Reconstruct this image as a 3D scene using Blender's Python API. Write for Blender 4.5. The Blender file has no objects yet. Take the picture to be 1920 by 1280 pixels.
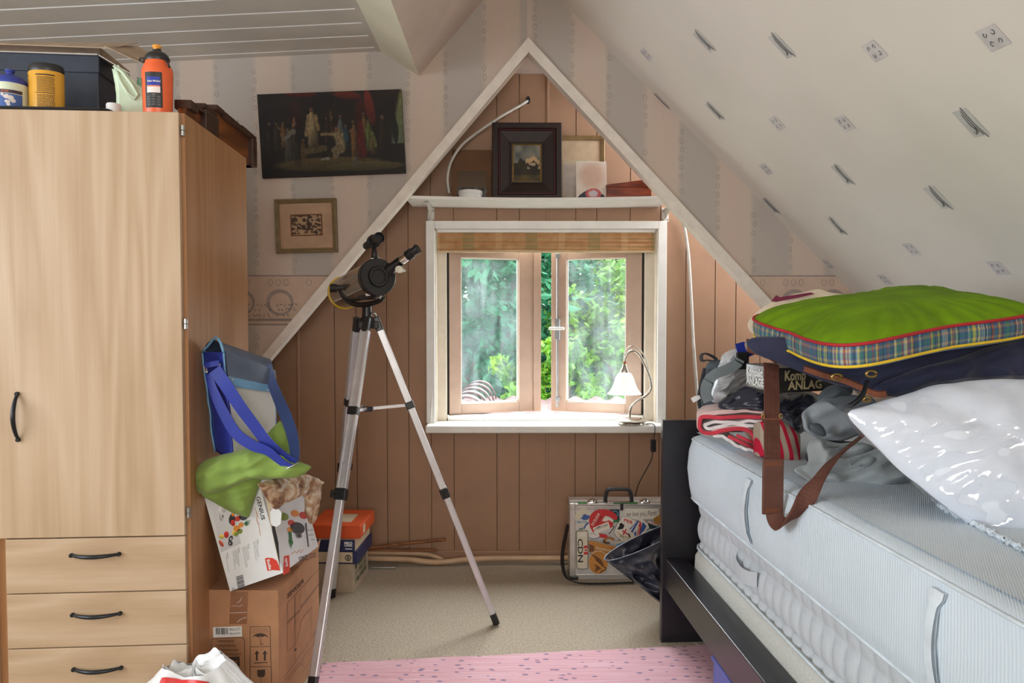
import bpy, bmesh, math, random
import numpy as np
from mathutils import Vector, Matrix, noise

scene = bpy.context.scene
COL = scene.collection
rnd = random.Random(7)
V = Vector
PI = math.pi

# ------------------------------------------------------------------ camera
F_PX = 1402.0
EYE = V((0.0, 0.0, 1.30))
PITCH = math.atan(48.0 / F_PX)
YAW = -math.atan(7.0 / F_PX)
cam_data = bpy.data.cameras.new('camera')
cam_data.sensor_width = 36.0
cam_data.lens = F_PX / 1920.0 * 36.0
cam_data.clip_start = 0.05
cam_data.clip_end = 300
cam = bpy.data.objects.new('camera', cam_data)
cam.location = EYE
cam.rotation_euler = (PI / 2 - PITCH, 0, YAW)
COL.objects.link(cam)
scene.camera = cam
CAM_R = cam.rotation_euler.to_matrix()


def ray(px, py):
    return CAM_R @ V((px - 960.0, 640.0 - py, -F_PX))


def at(px, py, depth):
    """the place seen at a pixel of the photograph, at a known distance into the room"""
    d = ray(px, py)
    return EYE + d * ((depth - EYE.y) / d.y)


def on_z(px, py, z):
    d = ray(px, py)
    return EYE + d * ((z - EYE.z) / d.z)


# ------------------------------------------------------------------ world, daylight, exposure
world = bpy.data.worlds.new('sky')
scene.world = world
world.use_nodes = True
_nt = world.node_tree
_bg = _nt.nodes['Background']
_bg.inputs['Color'].default_value = (0.86, 0.94, 1.0, 1)
_bg.inputs['Strength'].default_value = 9.0

# overcast sun, very soft, high behind the dormer window
sun_d = bpy.data.lights.new('sun', 'SUN')
sun_d.energy = 27.0
sun_d.angle = math.radians(60)
sun_d.color = (0.90, 0.96, 1.0)
sun = bpy.data.objects.new('sun', sun_d)
sun.rotation_euler = (math.radians(-33), math.radians(6), 0)
COL.objects.link(sun)

# area light added for an unseen side dormer window, left of the photographer
side_light_d = bpy.data.lights.new('added_side_light', 'AREA')
side_light_d.shape = 'RECTANGLE'
side_light_d.size = 1.3
side_light_d.size_y = 2.6
side_light_d.energy = 100
side_light_d.color = (0.86, 0.94, 1.0)
side_light = bpy.data.objects.new('added_side_light', side_light_d)
side_light.location = (-3.32, 0.25, 1.55)
side_light.rotation_euler = (0, -PI / 2, 0)
COL.objects.link(side_light)

# weaker fill light, added at an unseen window in the wall behind the photographer
rear_d = bpy.data.lights.new('added_back_fill', 'AREA')
rear_d.shape = 'RECTANGLE'
rear_d.size = 1.5
rear_d.size_y = 1.1
rear_d.energy = 52
rear_d.color = (1.0, 0.98, 0.95)
rear = bpy.data.objects.new('added_back_fill', rear_d)
rear.location = (0.0, -2.32, 1.6)
rear.rotation_euler = (PI / 2, 0, 0)
COL.objects.link(rear)

vs = scene.view_settings
vs.view_transform = 'Standard'
vs.look = 'None'
vs.exposure = 0.0
vs.gamma = 1.0
vs.use_curve_mapping = False


# ------------------------------------------------------------------ colour and materials
def lin(c):
    out = []
    for x in c:
        x = x / 255.0
        out.append(x / 12.92 if x <= 0.04045 else ((x + 0.055) / 1.055) ** 2.4)
    return tuple(out)


def rgba(c):
    return lin(c) + (1.0,)


MATS = {}


class NT:
    def __init__(self, m):
        self.t = m.node_tree
        self.b = self.t.nodes['Principled BSDF']

    def n(self, typ, **kw):
        nd = self.t.nodes.new(typ)
        for k, v in kw.items():
            setattr(nd, k, v)
        return nd

    def l(self, a, b):
        self.t.links.new(a, b)

    def coord(self, scale=(1, 1, 1), rot=(0, 0, 0)):
        c = self.n('ShaderNodeTexCoord')
        mp = self.n('ShaderNodeMapping')
        mp.inputs['Scale'].default_value = scale
        mp.inputs['Rotation'].default_value = rot
        self.l(c.outputs['Object'], mp.inputs['Vector'])
        return mp.outputs['Vector']

    def noise(self, vec, scale, detail=3, rough=0.55):
        nd = self.n('ShaderNodeTexNoise')
        nd.inputs['Scale'].default_value = scale
        nd.inputs['Detail'].default_value = detail
        nd.inputs['Roughness'].default_value = rough
        if vec is not None:
            self.l(vec, nd.inputs['Vector'])
        return nd.outputs['Fac']

    def ramp(self, fac, stops):
        r = self.n('ShaderNodeValToRGB')
        e = r.color_ramp.elements
        e[0].position, e[0].color = stops[0][0], rgba(stops[0][1])
        e[1].position, e[1].color = stops[-1][0], rgba(stops[-1][1])
        for p, c in stops[1:-1]:
            x = e.new(p)
            x.color = rgba(c)
        self.l(fac, r.inputs['Fac'])
        return r.outputs['Color']

    def mix(self, fac, a, b, mode='MIX'):
        m = self.n('ShaderNodeMix', data_type='RGBA', blend_type=mode)
        for sock, v in ((m.inputs['Factor'], fac), (m.inputs['A'], a), (m.inputs['B'], b)):
            if isinstance(v, tuple):
                sock.default_value = rgba(v)
            elif isinstance(v, (int, float)):
                sock.default_value = v
            else:
                self.l(v, sock)
        return m.outputs['Result']

    def math(self, op, a, b=0.0):
        m = self.n('ShaderNodeMath', operation=op)
        for i, v in enumerate((a, b)):
            if isinstance(v, (int, float)):
                m.inputs[i].default_value = v
            else:
                self.l(v, m.inputs[i])
        return m.outputs[0]

    def color(self, sock):
        self.l(sock, self.b.inputs['Base Color'])

    def bump(self, h, strength=0.3, dist=0.002):
        bp = self.n('ShaderNodeBump')
        bp.inputs['Strength'].default_value = strength
        bp.inputs['Distance'].default_value = dist
        self.l(h, bp.inputs['Height'])
        self.l(bp.outputs['Normal'], self.b.inputs['Normal'])


def new_mat(name, c=(200, 200, 200), rough=0.6, metal=0.0, spec=0.5, **kw):
    m = bpy.data.materials.new(name)
    m.use_nodes = True
    b = m.node_tree.nodes['Principled BSDF']
    b.inputs['Base Color'].default_value = rgba(c)
    b.inputs['Roughness'].default_value = rough
    b.inputs['Metallic'].default_value = metal
    b.inputs['Specular IOR Level'].default_value = spec
    for k, v in kw.items():
        b.inputs[k].default_value = v
    MATS[name] = m
    return m


def plain(name, c, rough=0.6, metal=0.0, spec=0.5, var=0.06, scale=14.0, bump=0.0, bscale=60.0, **kw):
    """one colour with a little tonal drift and optional fine relief"""
    m = new_mat(name, c, rough, metal, spec, **kw)
    t = NT(m)
    v = t.coord()
    f = t.noise(v, scale, 3)
    lo = tuple(max(0, x * (1 - var)) for x in c)
    hi = tuple(min(255, x * (1 + var)) for x in c)
    t.color(t.ramp(f, [(0.3, lo), (0.7, hi)]))
    if bump:
        t.bump(t.noise(v, bscale, 4), bump, 0.003)
    return m


def cloth(name, c, weave=420.0, rough=0.9, var=0.08, bump=0.25):
    m = new_mat(name, c, rough, 0, 0.25)
    m.node_tree.nodes['Principled BSDF'].inputs['Sheen Weight'].default_value = 0.15
    t = NT(m)
    v = t.coord()
    f = t.noise(v, 9, 4)
    lo = tuple(x * (1 - var) for x in c)
    hi = tuple(min(255, x * (1 + var)) for x in c)
    t.color(t.ramp(f, [(0.3, lo), (0.7, hi)]))
    t.bump(t.noise(v, weave, 2), bump, 0.001)
    return m


def wood(name, dark, mid, light, axis='Z', scale=1.0, rough=0.5, bump=0.05, dist=2.2):
    """veneer with long cathedral grain along one axis"""
    m = new_mat(name, mid, rough, 0, 0.4)
    t = NT(m)
    s = {'X': (0.35, 3.2, 3.2), 'Y': (3.2, 0.35, 3.2), 'Z': (3.2, 3.2, 0.35)}[axis]
    v = t.coord(tuple(k * scale for k in s))
    w = t.n('ShaderNodeTexNoise')
    w.inputs['Scale'].default_value = 1.3
    w.inputs['Detail'].default_value = 2
    w.inputs['Distortion'].default_value = 0.4
    t.l(v, w.inputs['Vector'])
    rings = t.math('FRACT', t.math('MULTIPLY', w.outputs['Fac'], 9.0))
    rings = t.math('ABSOLUTE', t.math('SUBTRACT', rings, 0.5))
    v2 = t.coord(tuple((60 * scale if k > 1 else 1.6 * scale) for k in s))
    fine = t.noise(v2, 1.0, 4, 0.6)
    mixv = t.math('ADD', t.math('MULTIPLY', rings, 0.75), t.math('MULTIPLY', fine, 0.62))
    t.color(t.ramp(mixv, [(0.2, dark), (0.48, mid), (0.8, light)]))
    t.bump(fine, bump, 0.001)
    return m


def attr_mat(name, rough=0.6, spec=0.4, bump=0.0, bscale=300):
    """flat print: the colours are stored on the mesh"""
    m = new_mat(name, (255, 255, 255), rough, 0, spec)
    t = NT(m)
    a = t.n('ShaderNodeAttribute')
    a.attribute_name = 'print'
    t.color(a.outputs['Color'])
    if bump:
        t.bump(t.noise(t.coord(), bscale, 3), bump, 0.001)
    return m


# ------------------------------------------------------------------ frames and mesh building
class Frame:
    """a local set of axes in the room"""

    def __init__(self, o, ex, ey, ez):
        self.o, self.ex, self.ey, self.ez = V(o), V(ex), V(ey), V(ez)

    def p(self, x, y, z):
        return self.o + self.ex * x + self.ey * y + self.ez * z

    def d(self, x, y, z):
        return self.ex * x + self.ey * y + self.ez * z

    def moved(self, x, y, z):
        return Frame(self.p(x, y, z), self.ex, self.ey, self.ez)

    def spun(self, ang, axis='z'):
        e = [self.ex, self.ey, self.ez]
        a = {'x': 0, 'y': 1, 'z': 2}[axis]
        q = Matrix.Rotation(ang, 3, e[a].normalized())
        return Frame(self.o, q @ e[0], q @ e[1], q @ e[2])


def frame_z(o, yaw=0.0, tilt_x=0.0, tilt_y=0.0):
    m = Matrix.Rotation(yaw, 3, 'Z') @ Matrix.Rotation(tilt_y, 3, 'Y') @ Matrix.Rotation(tilt_x, 3, 'X')
    return Frame(o, m @ V((1, 0, 0)), m @ V((0, 1, 0)), m @ V((0, 0, 1)))


WORLD = Frame((0, 0, 0), (1, 0, 0), (0, 1, 0), (0, 0, 1))


def origin_of(o):
    return V(o.get('_org', (0, 0, 0)))


class MB:
    def __init__(self, fr=WORLD):
        self.v, self.f, self.fr, self.mi, self.cur = [], [], fr, [], 0

    def face(self, idx):
        self.f.append(tuple(idx))
        self.mi.append(self.cur)

    def verts(self, pts, local=True):
        b = len(self.v)
        fr = self.fr
        for p in pts:
            self.v.append(fr.p(*p) if local else V(p))
        return b

    def box(self, x0, x1, y0, y1, z0, z1, taper=None):
        b = self.verts([(x0, y0, z0), (x1, y0, z0), (x1, y1, z0), (x0, y1, z0),
                        (x0, y0, z1), (x1, y0, z1), (x1, y1, z1), (x0, y1, z1)])
        for q in ((0, 3, 2, 1), (4, 5, 6, 7), (0, 1, 5, 4), (1, 2, 6, 5), (2, 3, 7, 6), (3, 0, 4, 7)):
            self.face([b + i for i in q])
        return self

    def bbox(self, x0, x1, y0, y1, z0, z1, r=0.004, seg=2):
        """box with rounded edges"""
        bm = bmesh.new()
        bmesh.ops.create_cube(bm, size=1.0)
        for v in bm.verts:
            v.co = V(((x0 + x1) / 2 + v.co.x * (x1 - x0), (y0 + y1) / 2 + v.co.y * (y1 - y0), (z0 + z1) / 2 + v.co.z * (z1 - z0)))
        r = min(r, 0.49 * min(abs(x1 - x0), abs(y1 - y0), abs(z1 - z0)))
        bmesh.ops.bevel(bm, geom=list(bm.edges), offset=r, segments=seg, affect='EDGES', profile=0.5)
        return self.from_bm(bm)

    def from_bm(self, bm):
        b = self.verts([tuple(v.co) for v in bm.verts])
        bm.verts.index_update()
        for f in bm.faces:
            self.face([b + v.index for v in f.verts])
        bm.free()
        return self

    def hexa(self, pts):
        """eight free corners, bottom ring then top ring, in world space"""
        b = self.verts(pts, local=False)
        for q in ((0, 3, 2, 1), (4, 5, 6, 7), (0, 1, 5, 4), (1, 2, 6, 5), (2, 3, 7, 6), (3, 0, 4, 7)):
            self.face([b + i for i in q])
        return self

    def prism(self, poly, a0, a1, axis='y'):
        """extrude a 2-D outline; the outline lies across the axis"""
        def mk(u, w, a):
            return {'y': (u, a, w), 'x': (a, u, w), 'z': (u, w, a)}[axis]
        n = len(poly)
        b = self.verts([mk(u, w, a0) for u, w in poly] + [mk(u, w, a1) for u, w in poly])
        self.face([b + i for i in range(n)][::-1])
        self.face([b + n + i for i in range(n)])
        for i in range(n):
            j = (i + 1) % n
            self.face([b + i, b + j, b + n + j, b + n + i])
        return self

    def tube(self, pts, r, seg=8, closed=False, caps=True, local=True, squash=None):
        """round bar along a path; r may be one radius per point"""
        P = [V(self.fr.p(*p)) if local else V(p) for p in pts]
        n = len(P)
        R = r if isinstance(r, (list, tuple)) else [r] * n
        T = []
        for i in range(n):
            a = P[(i - 1) % n] if (closed or i > 0) else P[0]
            c = P[(i + 1) % n] if (closed or i < n - 1) else P[-1]
            t = c - a
            T.append(t.normalized() if t.length > 1e-9 else V((0, 0, 1)))
        up = V((0, 0, 1)) if abs(T[0].z) < 0.9 else V((1, 0, 0))
        nrm = T[0].cross(up).normalized()
        base = len(self.v)
        for i in range(n):
            nrm = (nrm - T[i] * nrm.dot(T[i])).normalized()
            bi = T[i].cross(nrm)
            for k in range(seg):
                an = 2 * PI * k / seg
                self.v.append(P[i] + nrm * (math.cos(an) * R[i]) + bi * (math.sin(an) * R[i]))
        m = n if closed else n - 1
        for i in range(m):
            for k in range(seg):
                a = base + i * seg + k
                b = base + i * seg + (k + 1) % seg
                c = base + ((i + 1) % n) * seg + (k + 1) % seg
                d = base + ((i + 1) % n) * seg + k
                self.face((a, b, c, d))
        if caps and not closed:
            self.face([base + k for k in range(seg)][::-1])
            self.face([base + (n - 1) * seg + k for k in range(seg)])
        return self

    def lathe(self, prof, seg=24, o=(0, 0, 0), axis='z', cap=True, sx=1.0, sy=1.0):
        """profile of (radius, height) turned about an axis of the frame"""
        base = len(self.v)
        for r, h in prof:
            for k in range(seg):
                an = 2 * PI * k / seg
                x, y = r * math.cos(an) * sx, r * math.sin(an) * sy
                q = {'z': (x, y, h), 'y': (x, h, y), 'x': (h, x, y)}[axis]
                self.v.append(self.fr.p(o[0] + q[0], o[1] + q[1], o[2] + q[2]))
        for i in range(len(prof) - 1):
            for k in range(seg):
                self.face((base + i * seg + k, base + i * seg + (k + 1) % seg,
                           base + (i + 1) * seg + (k + 1) % seg, base + (i + 1) * seg + k))
        if cap:
            if prof[0][0] > 1e-6:
                self.face([base + k for k in range(seg)][::-1])
            if prof[-1][0] > 1e-6:
                self.face([base + (len(prof) - 1) * seg + k for k in range(seg)])
        return self

    def grid(self, nu, nv, fn, close_u=False, local=True):
        base = len(self.v)
        for j in range(nv + 1):
            for i in range(nu + (0 if close_u else 1)):
                p = fn(i / nu, j / nv)
                self.v.append(self.fr.p(*p) if local else V(p))
        w = nu if close_u else nu + 1
        for j in range(nv):
            for i in range(nu):
                a = base + j * w + i
                b = base + j * w + (i + 1) % w
                self.face((a, b, b + w, a + w))
        return self

    def ribbon(self, pts, width, side, thick=0.002, local=True):
        """flat band along a path; side gives its width direction (one vector, or one per point)"""
        P = [V(self.fr.p(*p)) if local else V(p) for p in pts]
        n = len(P)
        S = side if isinstance(side, list) else [side] * n
        S = [V(s).normalized() for s in S]
        if local:
            S = [self.fr.d(*s).normalized() for s in S]
        W = width if isinstance(width, (list, tuple)) else [width] * n
        base = len(self.v)
        for i in range(n):
            t = (P[min(i + 1, n - 1)] - P[max(i - 1, 0)]).normalized()
            s = (S[i] - t * S[i].dot(t)).normalized()
            nn = t.cross(s)
            for a, b in ((-1, -1), (1, -1), (1, 1), (-1, 1)):
                self.v.append(P[i] + s * (a * W[i] / 2) + nn * (b * thick / 2))
        for i in range(n - 1):
            for k in range(4):
                a = base + i * 4 + k
                b = base + i * 4 + (k + 1) % 4
                self.face((a, b, b + 4, a + 4))
        self.face([base + k for k in range(4)][::-1])
        self.face([base + (n - 1) * 4 + k for k in range(4)])
        return self

    def build(self, name, mat, parent=None, smooth=False, origin=None, kind=None, normals=True):
        me = bpy.data.meshes.new(name)
        if origin is None:
            xs = [p.x for p in self.v]
            ys = [p.y for p in self.v]
            zs = [p.z for p in self.v]
            origin = V(((min(xs) + max(xs)) / 2, (min(ys) + max(ys)) / 2, min(zs)))
        origin = V(origin)
        me.from_pydata([tuple(p - origin) for p in self.v], [], self.f)
        mats = mat if isinstance(mat, (list, tuple)) else [mat]
        for m in mats:
            me.materials.append(MATS[m] if isinstance(m, str) else m)
        if len(mats) > 1:
            me.polygons.foreach_set('material_index', self.mi)
        if normals:
            bm = bmesh.new()
            bm.from_mesh(me)
            bmesh.ops.recalc_face_normals(bm, faces=bm.faces)
            bm.to_mesh(me)
            bm.free()
        if smooth:
            me.polygons.foreach_set('use_smooth', [True] * len(me.polygons))
            if smooth is not True:
                me.set_sharp_from_angle(angle=math.radians(smooth))
        me.update()
        o = bpy.data.objects.new(name, me)
        COL.objects.link(o)
        o['_org'] = tuple(origin)
        if parent is not None:
            o.parent = parent
            o.location = origin - origin_of(parent)
        else:
            o.location = origin
        if kind:
            o['kind'] = kind
        return o


def thing(name, label, cat, loc, group=None):
    o = bpy.data.objects.new(name, None)
    o.empty_display_size = 0.05
    COL.objects.link(o)
    o.location = V(loc)
    o['_org'] = tuple(V(loc))
    o['label'] = label
    o['category'] = cat
    if group:
        o['group'] = group
    return o


def tag(o, label, cat, group=None, kind=None):
    o['label'] = label
    o['category'] = cat
    if group:
        o['group'] = group
    if kind:
        o['kind'] = kind
    return o


def struct(o, label=None):
    o['kind'] = 'structure'
    if label:
        o['label'] = label
    return o


def print_grid(name, fr, w, h, nx, ny, fn, mat, parent, wave=None):
    """a flat picture: fn(u, v) -> sRGB 0..255, u to the right and v upwards, on the frame's x / z plane"""
    mb = MB(fr)
    mb.grid(nx, ny, lambda u, v: (u * w, wave(u, v) if wave else 0.0, v * h))
    o = mb.build(name, mat, parent, smooth=True, normals=False)
    a = o.data.color_attributes.new('print', 'FLOAT_COLOR', 'POINT')
    cols = []
    for j in range(ny + 1):
        for i in range(nx + 1):
            cols.extend(lin(fn(i / nx, j / ny)))
            cols.append(1.0)
    a.data.foreach_set('color', cols)
    return o


def text(s, fr, size, mat, parent, name='printed_text', align='LEFT', bold=0.0, sx=1.0, shear=0.0, lift=0.0006, space=1.0):
    """flat lettering in the frame's x / z plane, facing the frame's -y"""
    cu = bpy.data.curves.new(name, 'FONT')
    cu.body = s
    cu.size = size
    cu.align_x = align
    cu.offset = bold
    cu.shear = shear
    cu.space_character = space
    cu.resolution_u = 3
    cu.fill_mode = 'FRONT'
    tmp = bpy.data.objects.new('tmp', cu)
    me0 = tmp.to_mesh()
    mb = MB(fr)
    mb.verts([(v.co.x * sx, -lift, v.co.y) for v in me0.vertices])
    for p in me0.polygons:
        mb.face(list(p.vertices))
    tmp.to_mesh_clear()
    bpy.data.objects.remove(tmp)
    bpy.data.curves.remove(cu)
    if not mb.v:
        return None
    return mb.build(name, mat, parent, normals=False, kind='stuff')


def poly_decal(name, fr, polys, mat, parent, lift=0.0005):
    """flat printed shapes: each a list of (x, z) on the frame"""
    mb = MB(fr)
    for k, pl in enumerate(polys):
        b = mb.verts([(x, -lift, z) for x, z in pl])
        mb.face([b + i for i in range(len(pl))])
    return mb.build(name, mat, parent, normals=False, kind='stuff' if len(polys) > 1 else None)


def stroke(pts, w):
    """outline quads of a pen line, for poly_decal"""
    out = []
    for (x0, y0), (x1, y1) in zip(pts[:-1], pts[1:]):
        dx, dy = x1 - x0, y1 - y0
        L = math.hypot(dx, dy) or 1e-6
        nx, ny = -dy / L * w / 2, dx / L * w / 2
        ex, ey = dx / L * w * 0.3, dy / L * w * 0.3
        out.append([(x0 - ex + nx, y0 - ey + ny), (x0 - ex - nx, y0 - ey - ny), (x1 + ex - nx, y1 + ey - ny), (x1 + ex + nx, y1 + ey + ny)])
    return out


def disc(cx, cy, r, n=20, ry=None):
    ry = r if ry is None else ry
    return [(cx + r * math.cos(2 * PI * k / n), cy + ry * math.sin(2 * PI * k / n)) for k in range(n)]


def ring(cx, cy, r, w, n=20, ry=None):
    ry = r if ry is None else ry
    return annulus(cx, cy, r, lambda a: w, n, ry)


def rect(x0, x1, y0, y1):
    return [(x0, y0), (x1, y0), (x1, y1), (x0, y1)]


def frame_rect(x0, x1, y0, y1, w):
    return stroke([(x0, y0), (x1, y0), (x1, y1), (x0, y1), (x0, y0)], w)


def catmull(pts, n=8):
    P = [V(p) for p in pts]
    out = []
    for i in range(len(P) - 1):
        p0, p1, p2, p3 = P[max(i - 1, 0)], P[i], P[i + 1], P[min(i + 2, len(P) - 1)]
        for k in range(n):
            t = k / n
            out.append(0.5 * ((2 * p1) + (p2 - p0) * t + (2 * p0 - 5 * p1 + 4 * p2 - p3) * t * t + (3 * p1 - p0 - 3 * p2 + p3) * t ** 3))
    out.append(P[-1])
    return out


def nz(p, s, seed=0.0):
    return noise.noise(V(p) * s + V((seed, seed * 1.7, -seed)))


def sgnpow(x, e):
    return math.copysign(abs(x) ** e, x)


def hit(px, py, p0, nrm):
    """where the line of sight through a pixel meets a plane in the room"""
    d = ray(px, py)
    return EYE + d * ((V(p0) - EYE).dot(V(nrm)) / d.dot(V(nrm)))


def loc(fr, p):
    q = V(p) - fr.o
    return (q.dot(fr.ex) / fr.ex.length_squared, q.dot(fr.ey) / fr.ey.length_squared, q.dot(fr.ez) / fr.ez.length_squared)


def pxl(fr, px, py):
    """local (x, z) on the frame's face of what the photograph shows at a pixel"""
    q = loc(fr, hit(px, py, fr.o, fr.ex.cross(fr.ez)))
    return (q[0], q[2])


def resample(pts, n):
    L = [0.0]
    m = len(pts)
    for i in range(m):
        L.append(L[-1] + (V(pts[(i + 1) % m]) - V(pts[i])).length)
    out = []
    j = 0
    for k in range(n):
        t = L[-1] * k / n
        while L[j + 1] < t:
            j += 1
        a, b = V(pts[j]), V(pts[(j + 1) % m])
        f = (t - L[j]) / max(1e-9, L[j + 1] - L[j])
        out.append(a.lerp(b, f))
    return out


def closed_smooth(pts, n, rnd_=True):
    """closed smooth outline through 2-D points"""
    P = [V((p[0], p[1], 0)) for p in pts]
    m = len(P)
    if not rnd_:
        return resample(P, n)
    out = []
    for i in range(m):
        p0, p1, p2, p3 = P[(i - 1) % m], P[i], P[(i + 1) % m], P[(i + 2) % m]
        for k in range(8):
            t = k / 8
            out.append(0.5 * ((2 * p1) + (p2 - p0) * t + (2 * p0 - 5 * p1 + 4 * p2 - p3) * t * t + (3 * p1 - p0 - 3 * p2 + p3) * t ** 3))
    return resample(out, n)


def puff(fr, outline, tf, tb, mat, name, parent=None, n=96, rings=14, wr=0.0, ws=20.0, seed=1.0, power=2.2, centre=None, smooth_out=True, edge=0.0, fold=None, kind=None, seam=None, ridge=0.0):
    """soft stuffed or crumpled thing: an outline on the frame's x / z plane, filled out to both sides"""
    O = closed_smooth(outline, n, smooth_out)
    if centre is None:
        centre = (sum(p.x for p in O) / n, sum(p.y for p in O) / n)
    mb = MB(fr)

    def side(sgn, th):
        base = len(mb.v)
        for r in range(rings):
            s = 1.0 - (r / rings) ** 1.5 if False else math.cos(0.5 * PI * r / rings)
            for p in O:
                x = centre[0] + (p.x - centre[0]) * s
                z = centre[1] + (p.y - centre[1]) * s
                h = th * (max(0.0, 1 - s ** power)) ** 0.6
                if wr:
                    q = (x, sgn * 0.3, z)
                    k = wr * (nz(q, ws, seed) + 0.5 * nz(q, ws * 2.3, seed + 5)) * min(1.0, (1 - s) * 4 + 0.15)
                    h += k
                    x += 0.4 * wr * nz(q, ws * 1.4, seed + 9) * (1 if r else 0.6)
                    z += 0.4 * wr * nz(q, ws * 1.4, seed + 13) * (1 if r else 0.6)
                if ridge:
                    q = (x * 1.0, sgn * 0.3, z * 1.0)
                    w1 = nz((x + 0.3 * z, 0.2 * sgn, z * 0.5), ws * 0.8, seed + 21)
                    w2 = nz((x * 0.6 - z, 0.4, z), ws * 1.7, seed + 31)
                    h += ridge * ((1 - 3.2 * abs(w1)) * 0.6 + (1 - 3.2 * abs(w2)) * 0.4 - 0.3) * min(1.0, (1 - s) * 5 + 0.1)
                if fold:
                    h += fold(x, z)
                mb.v.append(fr.p(x, -sgn * (h + edge), z))
        h = th
        mb.v.append(fr.p(centre[0], -sgn * (h + edge + (fold(*centre) if fold else 0)), centre[1]))
        c = len(mb.v) - 1
        for r in range(rings - 1):
            for k in range(n):
                a, b = base + r * n + k, base + r * n + (k + 1) % n
                mb.face((a, b, b + n, a + n))
        for k in range(n):
            mb.face((base + (rings - 1) * n + k, base + (rings - 1) * n + (k + 1) % n, c))
        return base

    b0 = side(1, tf)
    b1 = side(-1, tb)
    for k in range(n):
        mb.face((b0 + k, b0 + (k + 1) % n, b1 + (k + 1) % n, b1 + k))
    o = mb.build(name, mat, parent, smooth=True, kind=kind)
    return o


def annulus(cx, cy, r, wfn, n=32, ry=None, keep=None):
    """ring print without overlaps; wfn gives the pen width at an angle"""
    ry = r if ry is None else ry
    out = []
    for k in range(n):
        q = []
        a0, a1 = 2 * PI * k / n, 2 * PI * (k + 1) / n
        for a, sg in ((a0, -1), (a1, -1), (a1, 1), (a0, 1)):
            h = sg * wfn(a) / 2
            q.append((cx + (r + h) * math.cos(a), cy + (ry + h) * math.sin(a)))
        if keep is None or keep(*q[0]):
            out.append(q)
    return out

# ================================================================== materials of the setting
def mat_carpet():
    m = new_mat('carpet', (196, 176, 146), 0.95, 0, 0.1)
    t = NT(m)
    v = t.coord()
    a = t.noise(v, 110, 4, 0.75)
    b = t.noise(v, 3.0, 3)
    c = t.ramp(a, [(0.25, (158, 136, 110)), (0.5, (212, 196, 174)), (0.75, (236, 226, 208))])
    t.color(t.mix(t.math('MULTIPLY', b, 0.35), c, (204, 188, 164)))
    t.bump(t.noise(v, 170, 3, 0.7), 1.0, 0.014)


mat_carpet()
plain('panel_tan', (164, 127, 100), 0.55, var=0.04, scale=4, bump=0.03)
plain('panel_groove', (146, 110, 82), 0.7)
plain('white_paint', (236, 232, 226), 0.45, var=0.03, scale=6)
plain('trim_cream', (228, 218, 207), 0.5, var=0.03, scale=20)
plain('ceiling_plank_white', (206, 200, 190), 0.4, var=0.03, scale=3)
plain('plank_bevel_highlight', (250, 250, 248), 0.3, var=0.01)  # whiter than the planks: bright lit edge put into the colour
plain('plaster_pink', (214, 196, 184), 0.8, var=0.04, scale=3, bump=0.05)
plain('plaster_cream', (226, 220, 196), 0.8, var=0.03, scale=3)
plain('plaster_slope', (226, 218, 208), 0.75, var=0.03, scale=1.3, bump=0.04, bscale=240)
plain('print_grey', (206, 200, 198), 0.8)
plain('print_grey_dark', (198, 194, 190), 0.8)
plain('print_ink', (98, 94, 94), 0.8)
plain('print_ring', (156, 144, 138), 0.8)
plain('soil_wall', (206, 200, 192), 0.9)
plain('back_wall_paint', (216, 206, 194), 0.9)


def mat_wallpaper():
    """vertical washes of grey, blush and cream, with a linen weave"""
    m = new_mat('wallpaper', (200, 184, 172), 0.85, 0, 0.2)
    t = NT(m)
    c = t.n('ShaderNodeTexCoord')
    sx = t.n('ShaderNodeSeparateXYZ')
    t.l(c.outputs['Object'], sx.inputs[0])
    xa = t.math('FRACT', t.math('ADD', t.math('MULTIPLY', sx.outputs['X'], 1 / 0.3634), 20.0 + 0.1155 / 0.3634 + 0.5))
    xb = t.math('FRACT', t.math('ADD', t.math('MULTIPLY', sx.outputs['X'], 1 / 0.3506), 20.0 - 0.128 / 0.3506))
    x = t.n('ShaderNodeMix', data_type='FLOAT')
    t.l(t.math('GREATER_THAN', sx.outputs['X'], 0.09), x.inputs['Factor'])
    t.l(xa, x.inputs['A'])
    t.l(xb, x.inputs['B'])
    grey, warm = (186, 176, 168), (206, 189, 174)
    r = t.ramp(x.outputs['Result'], [(0.0, grey), (0.46, grey), (0.54, warm), (0.70, (208, 187, 174)), (0.94, warm), (1.0, grey)])
    v = t.coord((260, 1, 14))
    wv = t.noise(v, 1.0, 2)
    r2 = t.mix(t.math('MULTIPLY', wv, 0.16), r, (140, 130, 124))
    stain = t.noise(t.coord(), 1.8, 4)
    st = t.n('ShaderNodeMapRange')
    st.inputs['From Min'].default_value = 0.55
    st.inputs['From Max'].default_value = 0.8
    st.inputs['To Max'].default_value = 0.25
    t.l(stain, st.inputs['Value'])
    t.color(t.mix(st.outputs[0], r2, (186, 164, 140)))


mat_wallpaper()

# ================================================================== the room
YG, YN, YB = 3.60, 3.94, -2.40       # gable wall, niche wall, wall behind the photographer
XL, XR = -3.40, 2.40
# cross-section of the roof
CE = V((-0.606, 0, 2.556))            # edge of the plank ceiling
LB = V((-0.424, 0, 2.440))            # lower edge of the boxed purlin
RG = V((0.049, 0, 2.990))             # ridge
CL = V((XL, 0, 2.419))                # ceiling at the left wall
SL = -0.98                            # fall of the right-hand slope


def slope_z(x):
    return RG.z + SL * (x - RG.x)


KZ = slope_z(XR)
AP = V((0.095, 0, 2.615))             # apex of the niche opening


def leg_z(x):
    return AP.z - (1.067 * (x - AP.x) if x > AP.x else 1.183 * (AP.x - x))


XLF = AP.x - AP.z / 1.183             # where the left leg of the opening meets the floor

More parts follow.
